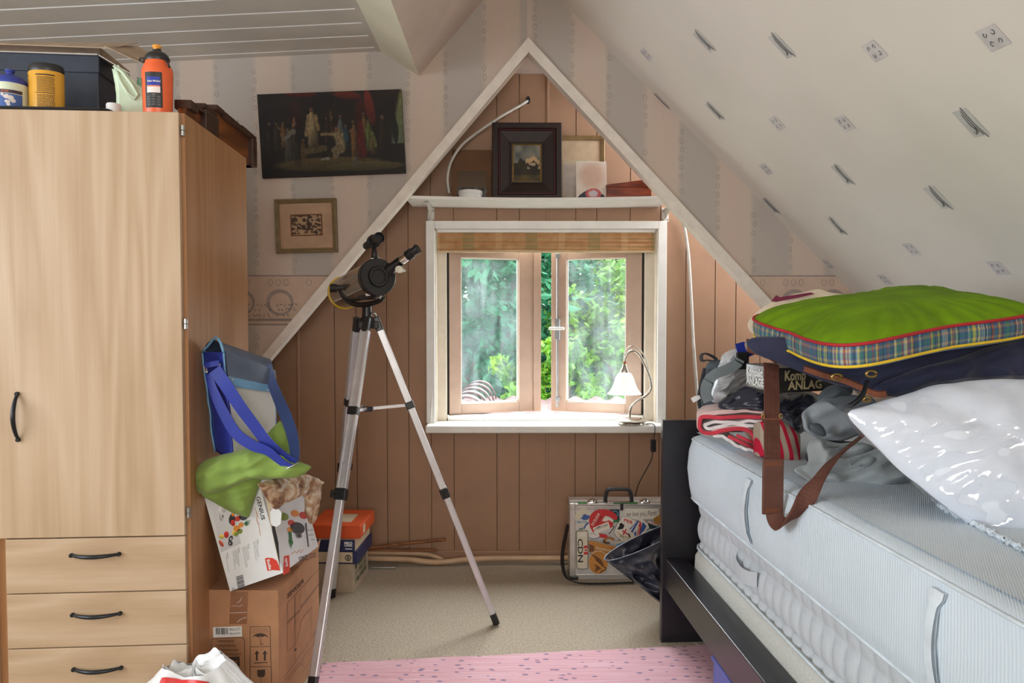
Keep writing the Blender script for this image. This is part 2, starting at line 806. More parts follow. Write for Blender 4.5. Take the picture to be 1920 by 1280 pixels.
fl = MB().box(XL - 0.1, XR + 0.2, YB - 0.1, YN + 0.02, -0.12, 0.0).build('floor', 'carpet', origin=(0, 0, 0))
struct(fl, 'beige looped carpet covering the attic floor')

poly = [(XL, 0), (XL, CL.z), (CE.x, CE.z), (LB.x, LB.z), (RG.x, RG.z), (XR, KZ), (XR, leg_z(XR)), (AP.x, AP.z), (XLF, 0)]
bm = bmesh.new()
f0 = bm.faces.new([bm.verts.new((x, YG, z)) for x, z in poly])
ret = bmesh.ops.extrude_face_region(bm, geom=[f0])
for g in ret['geom']:
    if isinstance(g, bmesh.types.BMVert):
        g.co.y += 0.045
bmesh.ops.triangulate(bm, faces=[f for f in bm.faces if len(f.verts) > 4])
wall_front = MB().from_bm(bm).build('wall_front', 'wallpaper', origin=(0, YG, 0))
struct(wall_front, 'gable wall with faded striped wallpaper around the triangular niche')

# printed chains of small ovals along the stripe edges, and the bordered band lower down
wf = Frame((0, YG, 0), (1, 0, 0), (0, 1, 0), (0, 0, 1))


def on_wall(x, z, m=0.03):
    if z > (CL.z + (x - CL.x) * (CE.z - CL.z) / (CE.x - CL.x) - m if x < CE.x else
            LB.z + (CE.z - LB.z) * (LB.x - x) / (LB.x - CE.x) - m if x < LB.x else
            LB.z + (RG.z - LB.z) * (x - LB.x) / (RG.x - LB.x) - m if x < RG.x else slope_z(x) - m):
        return False
    return z > leg_z(x) + m * 1.4 or x < XLF


rr = random.Random(3)
ovals = []
BAND0, BAND1 = 1.255, 1.495
CH = [-0.1155 - k * 0.1817 for k in range(0, 14)] + [0.128 + k * 0.1753 for k in range(0, 12)]
for xs in CH:
    z = 0.4
    while z < 3.0:
        run = rr.randint(3, 6)
        for q in range(run):
            xx = xs + rr.uniform(-0.004, 0.004)
            if on_wall(xx, z) and not (BAND0 - 0.02 < z < BAND1 + 0.02):
                ovals += ring(xx, z, 0.0075 * rr.uniform(0.8, 1.2), 0.0028, 8, 0.0125 * rr.uniform(0.8, 1.2))
            z += 0.042
        z += rr.choice((0.03, 0.05, 0.09))
poly_decal('printed_ovals', wf, ovals, 'print_ring', wall_front)

plain('band_ground', (198, 172, 154), 0.85, var=0.03)
plain('band_dark', (148, 134, 128), 0.85)
plain('band_blot', (160, 144, 136), 0.85)


def band(x0, x1, y_off=0.0004):
    def cl(x, z):
        return x
    # ground strip clipped to the wall: small columns
    g, d, bl, ink = [], [], [], []
    n = int((x1 - x0) / 0.02)
    for i in range(n):
        a, b = x0 + i * 0.02, x0 + (i + 1) * 0.02
        for za, zb, L in ((BAND0, BAND1, g), (BAND1 - 0.006, BAND1, d), (BAND0, BAND0 + 0.007, d), (BAND0 + 0.02, BAND0 + 0.032, d)):
            m0 = 0.5 * (a + b)
            lo = max(za, leg_z(m0) + 0.01) if m0 > XLF else za
            hi = min(zb, slope_z(m0) - 0.002) if m0 > RG.x else zb
            if hi > lo:
                L.append(rect(a, b, lo, hi))
    x = x0 + 0.05
    while x < x1:
        for q in range(3):
            xx = x + q * 0.037
            if on_wall(xx, BAND1 - 0.04):
                bl_r = ring(xx, BAND1 - 0.035, 0.011, 0.0035, 10, 0.015)
                bl.extend(bl_r)
        cx, cz = x + 0.045, 0.5 * (BAND0 + BAND1) - 0.012
        seg = annulus(cx, cz, 0.058, lambda a: 0.010 + 0.008 * abs(math.sin(a * 0.5 + 0.4)), 32, 0.056, lambda x_, z_: on_wall(x_, z_, 0.02))
        bl += seg
        x += 0.185
    # rows of small invented brush marks
    for row, zz in enumerate((BAND0 + 0.048, BAND0 + 0.075, BAND0 + 0.098)):
        x = x0 + 0.02 + row * 0.03
        while x < x1:
            if on_wall(x, zz, 0.03) and rr.random() < 0.85:
                for q in range(3):
                    ax, az = x + rr.uniform(-0.005, 0.005), zz + rr.uniform(-0.006, 0.006)
                    ink.extend(stroke([(ax, az), (ax + rr.uniform(-0.008, 0.008), az + rr.uniform(-0.006, 0.006))], 0.0022))
            x += 0.0185
    poly_decal('band_ground', wf, g, 'band_ground', wall_front, 0.0008)
    poly_decal('band_line', wf, d, 'band_dark', wall_front, 0.0016)
    poly_decal('band_blot', wf, bl, 'band_blot', wall_front, 0.0016)
    poly_decal('band_marks', wf, ink, 'print_ink', wall_front, 0.0024)


band(-2.3, -0.75)
band(1.1, 1.72)

# left-hand plank ceiling
ceil = MB()
sx = (CE.z - CL.z) / (CE.x - CL.x)
ceil.hexa([(CL.x - 0.1, YB - 0.1, CL.z - 0.1 * sx + 0.016), (CE.x, YB - 0.1, CE.z + 0.016), (CE.x, YG + 0.045, CE.z + 0.016), (CL.x - 0.1, YG + 0.045, CL.z - 0.1 * sx + 0.016),
           (CL.x - 0.1, YB - 0.1, CL.z + 0.06), (CE.x, YB - 0.1, CE.z + 0.06), (CE.x, YG + 0.045, CE.z + 0.06), (CL.x - 0.1, YG + 0.045, CL.z + 0.06)])
ceil = struct(ceil.build('ceiling', 'plank_bevel_highlight', origin=(0, 0, 2.4)), 'white plank ceiling above the wardrobe')
PL = 0.146
yy = YG - 0.062
plank_me = None
k = 0
y_edges = [YG]
while yy > YB:
    y_edges.append(yy)
    yy -= PL
for a, b in zip(y_edges[:-1], y_edges[1:]):
    # a plank with chamfered long edges, running along x
    w = a - b
    pl = MB()
    c0 = 0.011
    for xx, zz in ((CL.x, CL.z), (CE.x - 0.02, CE.z - 0.02 * sx)):
        pl.verts([(xx, b, zz + 0.018), (xx, b, zz + 0.012), (xx, b + c0, zz), (xx, a - 0.001, zz), (xx, a - 0.001, zz + 0.018)])
    n = 5
    for i in range(n):
        pl.cur = 1 if i == 1 else 0
        j = (i + 1) % n
        pl.face((i, j, n + j, n + i))
    pl.cur = 0
    pl.face(range(n))
    pl.face([n + i for i in range(n)][::-1])
    pl.build('plank', ['ceiling_plank_white', 'plank_bevel_highlight'], ceil)
edge = MB().hexa([(CE.x - 0.02, YB, CE.z - 0.004), (CE.x + 0.003, YB, CE.z - 0.004), (CE.x + 0.003, YG, CE.z - 0.004), (CE.x - 0.02, YG, CE.z - 0.004),
                  (CE.x - 0.02, YB, CE.z + 0.02), (CE.x + 0.003, YB, CE.z + 0.02), (CE.x + 0.003, YG, CE.z + 0.02), (CE.x - 0.02, YG, CE.z + 0.02)])
edge.build('edge_strip', 'ceiling_plank_white', ceil)

# boxed purlin between the plank ceiling and the left roof slope
tr = MB().prism([(CE.x + 0.003, CE.z - 0.004), (LB.x, LB.z), (LB.x + 0.03, LB.z + 0.05), (CE.x + 0.003, CE.z + 0.06)], YB - 0.1, YG, 'y')
struct(tr.build('trim_1', 'plaster_cream'), 'cream boxed purlin running along the plank ceiling')

nrm = V((-(RG.z - LB.z), 0, RG.x - LB.x)).normalized() * 0.06
ls = MB().prism([(LB.x, LB.z), (RG.x, RG.z), (RG.x + nrm.x, RG.z + nrm.z), (LB.x + nrm.x, LB.z + nrm.z)], YB - 0.1, YG + 0.045, 'y')
struct(ls.build('ceiling_slope', 'plaster_pink'), 'short pinkish roof slope left of the ridge')

# right-hand roof slope
n2 = V((0.7, 0, 0.714)) * 0.06
rs = MB().prism([(RG.x, RG.z), (XR, KZ), (XR + n2.x, KZ + n2.z), (RG.x + n2.x - 0.08, RG.z + n2.z)], YB - 0.1, YG + 0.045, 'y')
ceil_r = struct(rs.build('ceiling_slope', 'plaster_slope', origin=(RG.x, 0, RG.z)), 'long white roof slope with printed grey motifs above the bed')
# flat motifs printed on the slope: grey swatches with pen strokes, on a lattice in the slope's own plane
sdir = V((1, 0, SL)).normalized()
snor = V((SL, 0, -1)).normalized()
sfr = Frame(V((RG.x, 0, RG.z)) , V((0, 1, 0)), -snor, sdir)      # x along the room, z down the slope
sw, swd, ink = [], [], []


def motif(y, s, kind):
    w, h = (0.082, 0.072)
    if kind == 0:
        sw.append([(y - 0.034, s - 0.028), (y + 0.030, s - 0.034), (y + 0.035, s + 0.029), (y - 0.031, s + 0.033)])
        for (dx, dz) in ((-0.013, -0.012), (0.012, -0.014), (0.014, 0.012), (-0.012, 0.014)):
            ang = rr.uniform(0, 6.3)
            pts = [(y + dx + 0.0055 * math.cos(ang + q), s + dz + 0.006 * math.sin(ang + q * 1.15)) for q in (0, 0.9, 1.8, 2.8, 3.8, 4.4)]
            ink.extend(stroke(pts, 0.0021))
    else:
        swd.append([(y - 0.03, s - 0.046), (y + 0.026, s - 0.050), (y + 0.032, s + 0.045), (y - 0.027, s + 0.052)])
        for q in range(3):
            dx = -0.014 + q * 0.008
            ink.extend(stroke([(y + dx, s - 0.052 + q * 0.01), (y + dx + 0.004, s + 0.006), (y + dx - 0.002, s + 0.056 - q * 0.012)], 0.0034))
        pts = [(y + 0.006 + 0.010 * math.cos(q), s + 0.026 + 0.012 * math.sin(q * 1.4)) for q in (0, 0.8, 1.6, 2.4, 3.2, 4.0, 4.8, 5.6)]
        ink.extend(stroke(pts, 0.002))


def slope_hit(px, py):
    d = ray(px, py)
    t = (EYE - V((RG.x, 0, RG.z))).dot(snor) / -d.dot(snor)
    p = EYE + d * t
    return p.y, (p - V((RG.x, p.y, RG.z))).dot(sdir)


MOTIFS = [(1137, 112, 0), (1240, 190, 1), (1350, 307, 0), (1445, 385, 1), (1553, 495, 0), (1212, 102, 0), (1340, 208, 1),
          (1437, 317, 0), (1569, 423, 1), (1660, 524, 0), (1320, 77, 1), (1457, 231, 0), (1580, 327, 1), (1710, 467, 0),
          (1465, 85, 1), (1584, 231, 0), (1759, 370, 1), (1872, 502, 0), (1640, 95, 0), (1820, 230, 1), (1862, 70, 0)]
for px, py, kd in MOTIFS:
    y, s = slope_hit(px, py)
    motif(y, s, kd)
# the lattice goes on towards the photographer
hits = [slope_hit(px, py) for px, py, kd in MOTIFS]
for i in range(0, 14):
    for j in range(0, 10):
        y = 1.9 - i * 0.27
        s = 0.12 + j * 0.33 + (0.16 if i % 2 else 0)
        if s < 3.2 and y > YB + 0.1 and all(abs(y - a) > 0.17 or abs(s - b) > 0.12 for a, b in hits):
            motif(y, s, (i + j) % 2)
poly_decal('printed_swatch', sfr, sw, 'print_grey', ceil_r, 0.0012)
poly_decal('printed_swatch', sfr, swd, 'print_grey_dark', ceil_r, 0.0012)
poly_decal('pen_marks', sfr, ink, 'print_ink', ceil_r, 0.002)

# other walls of the attic
struct(MB().box(XR, XR + 0.08, YB - 0.1, YN + 0.2, 0, KZ + 0.06).build('wall_right', 'back_wall_paint'), 'low knee wall behind the bed')
struct(MB().box(XL - 0.1, XL, YB - 0.1, YN + 0.2, 0, 2.6).build('wall_left', 'back_wall_paint'), 'pale side wall behind the wardrobe')
struct(MB().box(XL, XR, YB - 0.1, YB, 0, 3.1).build('wall_back', 'back_wall_paint'), 'pale wall behind the photographer')
plain('pane_white', (236, 238, 240), 0.3)


def plain_window(name, label, fr, w, h):
    """white-framed window added out of view on a solid wall, behind an area light"""
    t = thing(name, label, 'window', fr.o)
    t['kind'] = 'structure'
    del t['category']
    for x0, x1, z0, z1 in ((-w / 2 - 0.07, -w / 2, -0.07, h + 0.07), (w / 2, w / 2 + 0.07, -0.07, h + 0.07), (-w / 2, w / 2, -0.07, 0), (-w / 2, w / 2, h, h + 0.07)):
        MB(fr).box(x0, x1, -0.05, 0, z0, z1).build('window_frame', 'white_paint', t)
    MB(fr).box(-w / 2, w / 2, -0.008, 0, 0, h).build('pane', 'pane_white', t)


plain_window('added_window_2', 'long unseen side dormer window added left of the photographer', Frame((XL, 0.25, 0.9), (0, 1, 0), (-1, 0, 0), (0, 0, 1)), 2.6, 1.3)
plain_window('added_window_3', 'small unseen window added behind the photographer', Frame((0.0, YB, 1.05), (1, 0, 0), (0, -1, 0), (0, 0, 1)), 1.5, 1.1)
# white boards edging the niche opening
BW = 0.046


def leg_board(name, sign, lab):
    sl = 1.067 if sign > 0 else 1.183
    dn = V((sign, 0, -sl)).normalized()
    inn = V((-sign * sl, 0, -1)).normalized()      # towards the inside of the opening
    xe = XR - 0.01 if sign > 0 else XLF + 0.01
    end = V((xe, 0, leg_z(xe)))
    a0 = V((AP.x, 0, AP.z))
    ai = V((AP.x, 0, AP.z - BW * math.hypot(1, sl)))
    L = (end - a0).length
    e0 = end
    e1 = end + inn * BW
    pl = [(a0.x, a0.z), (e0.x, e0.z), (e1.x, max(e1.z, 0.002)), (ai.x, ai.z)]
    o = MB().prism(pl, YG - 0.022, YG + 0.05, 'y').build(name, 'trim_cream')
    return struct(o, lab)


leg_board('trim_2', -1, 'cream edging board down the left side of the triangular niche')
leg_board('trim_3', 1, 'cream edging board down the right side of the triangular niche')

# ------------------------------------------------------------------ the niche
WZT = 2.56
ox0, ox1, oz0, oz1 = -0.385, 0.785, 0.735, 1.755      # hole for the window
nw = MB()
NX0, NX1 = XL, XR + 0.05
for (x0, x1, z0, z1) in ((NX0, ox0, 0, 2.7), (ox1, NX1, 0, 2.7), (ox0, ox1, 0, oz0), (ox0, ox1, oz1, 2.7)):
    nw.box(x0, x1, YN + 0.012, YN + 0.2, z0, z1)
wall_n = struct(nw.build('wall_niche', 'panel_groove', origin=(0, YN, 0)), 'brown panelled wall of the window niche')
gx = [(-3.4), -2.9, -2.4, -1.9, -1.6, -1.36, -1.24, -1.107, -0.915, -0.80, -0.64, -0.525, -0.407, -0.287, -0.06, 0.058, 0.206, 0.354, 0.464, 0.64, 0.80, 0.935, 1.09, 1.20, 1.33, 1.55, 1.75, 2.0, 2.45]
G = 0.0022
for a, b in zip(gx[:-1], gx[1:]):
    cuts = [(0.0, WZT)]
    if b > ox0 and a < ox1:
        if a < ox0 or b > ox1:
            # a board notched round the window: split at the hole's side
            pa = [(a, ox0, 0, WZT), (ox0, b, 0, oz0), (ox0, b, oz1, WZT)] if a < ox0 else [(ox1, b, 0, WZT), (a, ox1, 0, oz0), (a, ox1, oz1, WZT)]
            mbp = MB()
            for q, (x0, x1, z0, z1) in enumerate(pa):
                mbp.box(x0 + (G if x0 == a else 0), x1 - (G if x1 == b else 0), YN, YN + 0.013, z0, z1)
            mbp.build('wall_panel', 'panel_tan', wall_n)
            continue
        cuts = [(0.0, oz0), (oz1, WZT)]
    for z0, z1 in cuts:
        MB().box(a + G, b - G, YN, YN + 0.013, z0, z1).build('wall_panel', 'panel_tan', wall_n)
# narrow cover strips over two of the joints
for xj, z0, z1 in ((-1.107, 0.02, 1.45), (0.206, oz1, 1.95), (0.206, 0, oz0 - 0.02), (0.206, 1.97, WZT)):
    MB().bbox(xj - 0.007, xj + 0.007, YN - 0.006, YN + 0.004, z0, z1, 0.003).build('cover_strip', 'panel_tan', wall_n)
struct(MB().box(NX0, NX1, YG + 0.045, YN + 0.2, WZT, WZT + 0.06).build('ceiling_niche', 'plaster_pink'), 'small flat ceiling inside the niche')
struct(MB().bbox(NX0, NX1, YN - 0.014, YN, 0.0, 0.055, 0.004).build('baseboard_front', 'panel_tan'), 'low brown baseboard under the panelling')

# ================================================================== window
plain('window_white', (240, 238, 232), 0.4, var=0.02)
plain('window_cream', (226, 214, 196), 0.45, var=0.03)
plain('casement_tan', (196, 168, 150), 0.45, var=0.04, scale=9)
plain('gap_black', (26, 25, 26), 0.7)
plain('zinc', (176, 178, 182), 0.35, 0.7, var=0.05)


def mat_pane():
    """old glass with a film of dust and run marks"""
    m = bpy.data.materials.new('dusty_glass')
    m.use_nodes = True
    nt = m.node_tree
    nt.nodes.clear()
    out = nt.nodes.new('ShaderNodeOutputMaterial')
    tr = nt.nodes.new('ShaderNodeBsdfTransparent')
    gl = nt.nodes.new('ShaderNodeBsdfGlossy')
    gl.inputs['Roughness'].default_value = 0.05
    df = nt.nodes.new('ShaderNodeBsdfTranslucent')
    df.inputs['Color'].default_value = (0.80, 0.87, 0.92, 1)
    m1 = nt.nodes.new('ShaderNodeMixShader')
    m2 = nt.nodes.new('ShaderNodeMixShader')
    tc = nt.nodes.new('ShaderNodeTexCoord')
    mp = nt.nodes.new('ShaderNodeMapping')
    mp.inputs['Scale'].default_value = (26, 26, 2.2)
    n1 = nt.nodes.new('ShaderNodeTexNoise')
    n1.inputs['Scale'].default_value = 1.0
    n1.inputs['Detail'].default_value = 5
    n2 = nt.nodes.new('ShaderNodeTexNoise')
    n2.inputs['Scale'].default_value = 6.0
    n2.inputs['Detail'].default_value = 4
    mul = nt.nodes.new('ShaderNodeMath')
    mul.operation = 'MULTIPLY'
    mr = nt.nodes.new('ShaderNodeMapRange')
    mr.inputs['From Min'].default_value = 0.16
    mr.inputs['From Max'].default_value = 0.42
    mr.inputs['To Min'].default_value = 0.008
    mr.inputs['To Max'].default_value = 0.05
    nt.links.new(tc.outputs['Object'], mp.inputs['Vector'])
    nt.links.new(mp.outputs['Vector'], n1.inputs['Vector'])
    nt.links.new(tc.outputs['Object'], n2.inputs['Vector'])
    nt.links.new(n1.outputs['Fac'], mul.inputs[0])
    nt.links.new(n2.outputs['Fac'], mul.inputs[1])
    nt.links.new(mul.outputs[0], mr.inputs['Value'])
    nt.links.new(mr.outputs[0], m1.inputs['Fac'])
    nt.links.new(tr.outputs[0], m1.inputs[1])
    nt.links.new(df.outputs[0], m1.inputs[2])
    m2.inputs['Fac'].default_value = 0.05
    nt.links.new(m1.outputs[0], m2.inputs[1])
    nt.links.new(gl.outputs[0], m2.inputs[2])
    nt.links.new(m2.outputs[0], out.inputs['Surface'])
    MATS['dusty_glass'] = m


mat_pane()

win = thing('window_1', 'open double casement window in a white casing', 'window', (0.2, YN, 0.735))
win['kind'] = 'structure'
del win['category']
cx0, cx1, cz1 = -0.430, 0.829, 1.795
# casing boards on the wall face
CW = 0.045
for nm, q in (('casing', (cx0, cx0 + CW, 0.735, cz1)), ('casing', (cx1 - CW, cx1, 0.735, cz1)), ('casing', (cx0 + CW, cx1 - CW, cz1 - 0.04, cz1))):
    MB().bbox(q[0], q[1], YN - 0.024, YN + 0.014, q[2], q[3], 0.003).build(nm, 'window_white', win)
# lining of the reveal
YF = 4.035
rv = MB().box(ox0, ox0 + 0.006, YN, YF + 0.08, oz0, oz1).box(ox1 - 0.006, ox1, YN, YF + 0.08, oz0, oz1).box(ox0, ox1, YN, YF + 0.08, oz1 - 0.006, oz1)
rv.build('reveal_lining', 'window_cream', win)
# fixed frame
FW = 0.07
hx0, hx1 = -0.318, 0.721
MB().bbox(ox0, hx0 - 0.013, YF - 0.03, YF + 0.06, oz0, oz1, 0.003).build('frame_jamb', 'window_cream', win)
MB().bbox(hx1 + 0.013, ox1, YF - 0.03, YF + 0.06, oz0, oz1, 0.003).build('frame_jamb', 'window_cream', win)
MB().bbox(hx0 - 0.006, hx1 + 0.006, YF - 0.03, YF + 0.06, 1.685, oz1, 0.003).build('frame_head', 'window_cream', win)
MB().bbox(hx0 - 0.006, hx1 + 0.006, YF - 0.03, YF + 0.06, oz0, 0.762, 0.003).build('frame_bottom', 'window_white', win)
# dark draught seal beside each hinge
for xa in (hx0 - 0.013, hx1 + 0.001):
    MB().box(xa, xa + 0.012, YF + 0.012, YF + 0.055, 0.762, 1.685).build('seal', 'gap_black', win)
# sill board
sill = MB().bbox(-0.425, 0.812, YN - 0.125, YF - 0.03, 0.698, 0.737, 0.008, 3)
sill.build('window_sill', 'window_white', win)
MB().box(-0.4, 0.79, YF + 0.06, YN + 0.26, 0.715, 0.742).build('outer_sill', 'casement_tan', win)


def casement(hinge_x, sign, rod):
    ang = math.radians(18)
    ex = V((sign * math.cos(ang), math.sin(ang), 0))
    ey = V((-sign * math.sin(ang), math.cos(ang), 0))
    fr = Frame((hinge_x, YF + 0.005, 0), ex, ey, (0, 0, 1))
    W = 0.517
    z0, z1, pz0, pz1 = 0.766, 1.682, 0.822, 1.616
    p0, p1 = (0.066, 0.398) if sign > 0 else (0.086, 0.418)
    root = MB(fr).bbox(0, p0, 0, 0.045, z0, z1, 0.003).build('casement', 'casement_tan', win)
    MB(fr).bbox(p1, W - (0.035 if sign > 0 else 0.012), 0, 0.045, z0, z1, 0.003).build('stile', 'casement_tan', root)
    MB(fr).bbox(p0, p1, 0.0, 0.045, z0, pz0, 0.003).build('rail', 'casement_tan', root)
    MB(fr).bbox(p0, p1, 0.0, 0.045, pz1, z1, 0.003).build('rail', 'casement_tan', root)
    if sign > 0:
        MB(fr).bbox(W - 0.036, W + 0.008, -0.012, 0.03, z0 - 0.002, z1, 0.004).build('astragal', 'casement_tan', root)
    g = MB(fr)
    gv = [(p0, 0.026, pz0), (p1, 0.026, pz0), (p1, 0.026, pz1), (p0, 0.026, pz1)]
    g.box(p0 - 0.004, p1 + 0.004, 0.024, 0.027, pz0 - 0.004, pz1 + 0.004)
    g.build('pane', 'dusty_glass', root)
    # putty line round the glass
    pt = MB(fr)
    for (a, b, c, d) in ((p0, p1, pz0, pz0 + 0.006), (p0, p1, pz1 - 0.006, pz1), (p0, p0 + 0.006, pz0, pz1), (p1 - 0.006, p1, pz0, pz1)):
        pt.box(a, b, 0.015, 0.024, c, d)
    pt.build('glazing_bead', 'window_white', root)
    # small friction catch near the top
    MB(fr).bbox(0.25, 0.30, -0.016, 0.0, 1.668, 1.678, 0.003).tube([(0.26, -0.014, 1.672), (0.275, -0.02, 1.662), (0.29, -0.014, 1.672)], 0.003, 6).build('catch', 'zinc', root)
    if rod:
        c = W - 0.052
        r = MB(fr).tube([(c, -0.012, 0.79), (c, -0.012, 1.675)], 0.0065, 8)
        r = r.build('espagnolette', 'zinc', root, smooth=40)
        b = MB(fr)
        for zc, hh in ((0.835, 0.026), (1.635, 0.026)):
            b.bbox(c - 0.013, c + 0.013, -0.02, 0.0, zc - hh / 2, zc + hh / 2, 0.003)
        b.bbox(c - 0.015, c + 0.015, -0.024, 0.0, 1.165, 1.285, 0.003)
        b.build('rod_bracket', 'zinc', root)
        MB(fr).bbox(c - 0.045, c + 0.045, -0.045, -0.026, 1.222, 1.238, 0.006, 3).tube([(c, -0.02, 1.23), (c, -0.04, 1.23)], 0.008, 8).build('handle', 'window_white', root, smooth=40)
    return root


casement(hx0, 1, False)
casement(hx1, -1, True)

# ------------------------------------------------------------------ pleated blind
def mat_blind():
    m = new_mat('blind_weave', (190, 150, 108), 0.8, 0, 0.2)
    t = NT(m)
    c = t.n('ShaderNodeTexCoord')
    s = t.n('ShaderNodeSeparateXYZ')
    t.l(c.outputs['Object'], s.inputs[0])
    v = t.coord((14, 14, 34))
    base = t.ramp(t.noise(v, 1.0, 3), [(0.3, (176, 134, 92)), (0.7, (206, 168, 124))])
    fx = t.math('FRACT', t.math('ADD', t.math('MULTIPLY', s.outputs['X'], 1 / 0.33), 10.33))
    band_ = t.math('LESS_THAN', fx, 0.19)
    c2 = t.mix(t.math('MULTIPLY', band_, 0.55), base, (138, 138, 96))
    fx2 = t.math('FRACT', t.math('ADD', t.math('MULTIPLY', s.outputs['X'], 1 / 0.33), 10.80))
    c3 = t.mix(t.math('MULTIPLY', t.math('LESS_THAN', fx2, 0.10), 0.4), c2, (222, 190, 146))
    fz = t.math('LESS_THAN', t.math('FRACT', t.math('MULTIPLY', s.outputs['Z'], 27)), 0.45)
    c4 = t.mix(t.math('MULTIPLY', fz, 0.3), c3, (198, 132, 88))
    t.color(c4)
    t.bump(t.noise(t.coord((1, 1, 300)), 2.0, 2), 0.3, 0.001)


mat_blind()
bl = thing('pleated_blind', 'tan plaid blind drawn up to the top of the window', 'blind', (0.2, YN + 0.03, 1.635))
MB().bbox(-0.372, 0.772, YN - 0.004, YN + 0.03, 1.737, 1.752, 0.004).build('head_rail', 'window_white', bl)
MB().grid(60, 22, lambda u, v: (-0.372 + 1.142 * u, YN + 0.004 + 0.011 * abs(((v * 5) % 1.0) - 0.5) * (1 + 0.3 * math.sin(u * 9)), 1.642 + 0.10 * v + 0.004 * math.sin(u * 5.0) * (1 - v))).build('folded_fabric', 'blind_weave', bl)
plain('blind_rail_tan', (206, 180, 140), 0.5)
MB().bbox(-0.372, 0.770, YN - 0.002, YN + 0.018, 1.632, 1.644, 0.004).build('bottom_rail', 'blind_rail_tan', bl)
cordp = [(-0.384, YN - 0.012, 1.74), (-0.385, YN - 0.014, 1.5), (-0.388, YN - 0.016, 1.2), (-0.395, YN - 0.02, 0.95), (-0.41, YN - 0.03, 0.745)]
MB().tube([tuple(p) for p in catmull(cordp, 5)], 0.0022, 6).build('pull_cord', 'window_white', bl, smooth=True)

# ------------------------------------------------------------------ outside: roof, trees
plain('roof_tile', (76, 54, 50), 0.8, var=0.2, scale=16, bump=0.2)
ro = thing('tiled_roof', 'clay tiled roof with round ridge tiles just outside the window', 'roof', (0.05, 5.9, 0.2))
rfm = MB()
rs0 = at(862, 752, 6.2)
prof = []
for i in range(46):
    prof.append((-1.3 + i * 0.08, 0))
rfm.grid(90, 10, lambda u, v: (-1.6 + 3.6 * u, 5.6 + 1.6 * v, 0.50 - 0.02 * u + 0.02 * v + 0.022 * math.sin(u * 3.6 / 0.2 * 2 * PI) + 0.014 * ((v * 5) % 1)))
rfm.build('tile_field', 'roof_tile', ro, smooth=True)
for k in range(5):
    # overlapping half-round ridge tiles coming towards the window
    y0 = 6.75 - k * 0.30
    r0, r1 = 0.155, 0.135
    t = MB()
    cx = -0.255 - 0.012 * k
    cz = 0.585
    t.grid(16, 3, lambda u, v: (cx + (r0 + (r1 - r0) * v) * math.cos(PI * u), y0 + 0.33 * v - 0.33, cz + (r0 + (r1 - r0) * v) * math.sin(PI * u)))
    t.grid(16, 1, lambda u, v: (cx + (r0 - 0.014 * v) * math.cos(PI * u), y0 - 0.33, cz + (r0 - 0.014 * v) * math.sin(PI * u)))
    t.build('ridge_tile', 'roof_tile', ro, smooth=50)


def leaf_mat(name, a, b, c, tr=0.35):
    m = new_mat(name, b, 0.5, 0, 0.3)
    t = NT(m)
    oi = t.n('ShaderNodeNewGeometry')
    v = t.coord()
    f = t.noise(v, 2.5, 4, 0.7)
    col = t.ramp(f, [(0.3, a), (0.5, b), (0.72, c)])
    t.color(col)
    tl = t.n('ShaderNodeBsdfTranslucent')
    t.l(col, tl.inputs['Color'])
    mx = t.n('ShaderNodeMixShader')
    mx.inputs['Fac'].default_value = tr
    t.l(t.b.outputs[0], mx.inputs[1])
    t.l(tl.outputs[0], mx.inputs[2])
    t.l(mx.outputs[0], t.t.nodes['Material Output'].inputs['Surface'])


leaf_mat('leaf_blue_green', (22, 70, 48), (38, 104, 70), (60, 132, 90))
leaf_mat('leaf_yellow_green', (40, 80, 18), (76, 124, 26), (128, 160, 40))
leaf_mat('leaf_mid', (24, 60, 28), (42, 90, 42), (70, 116, 56))
plain('bark', (92, 74, 58), 0.9, bump=0.4)


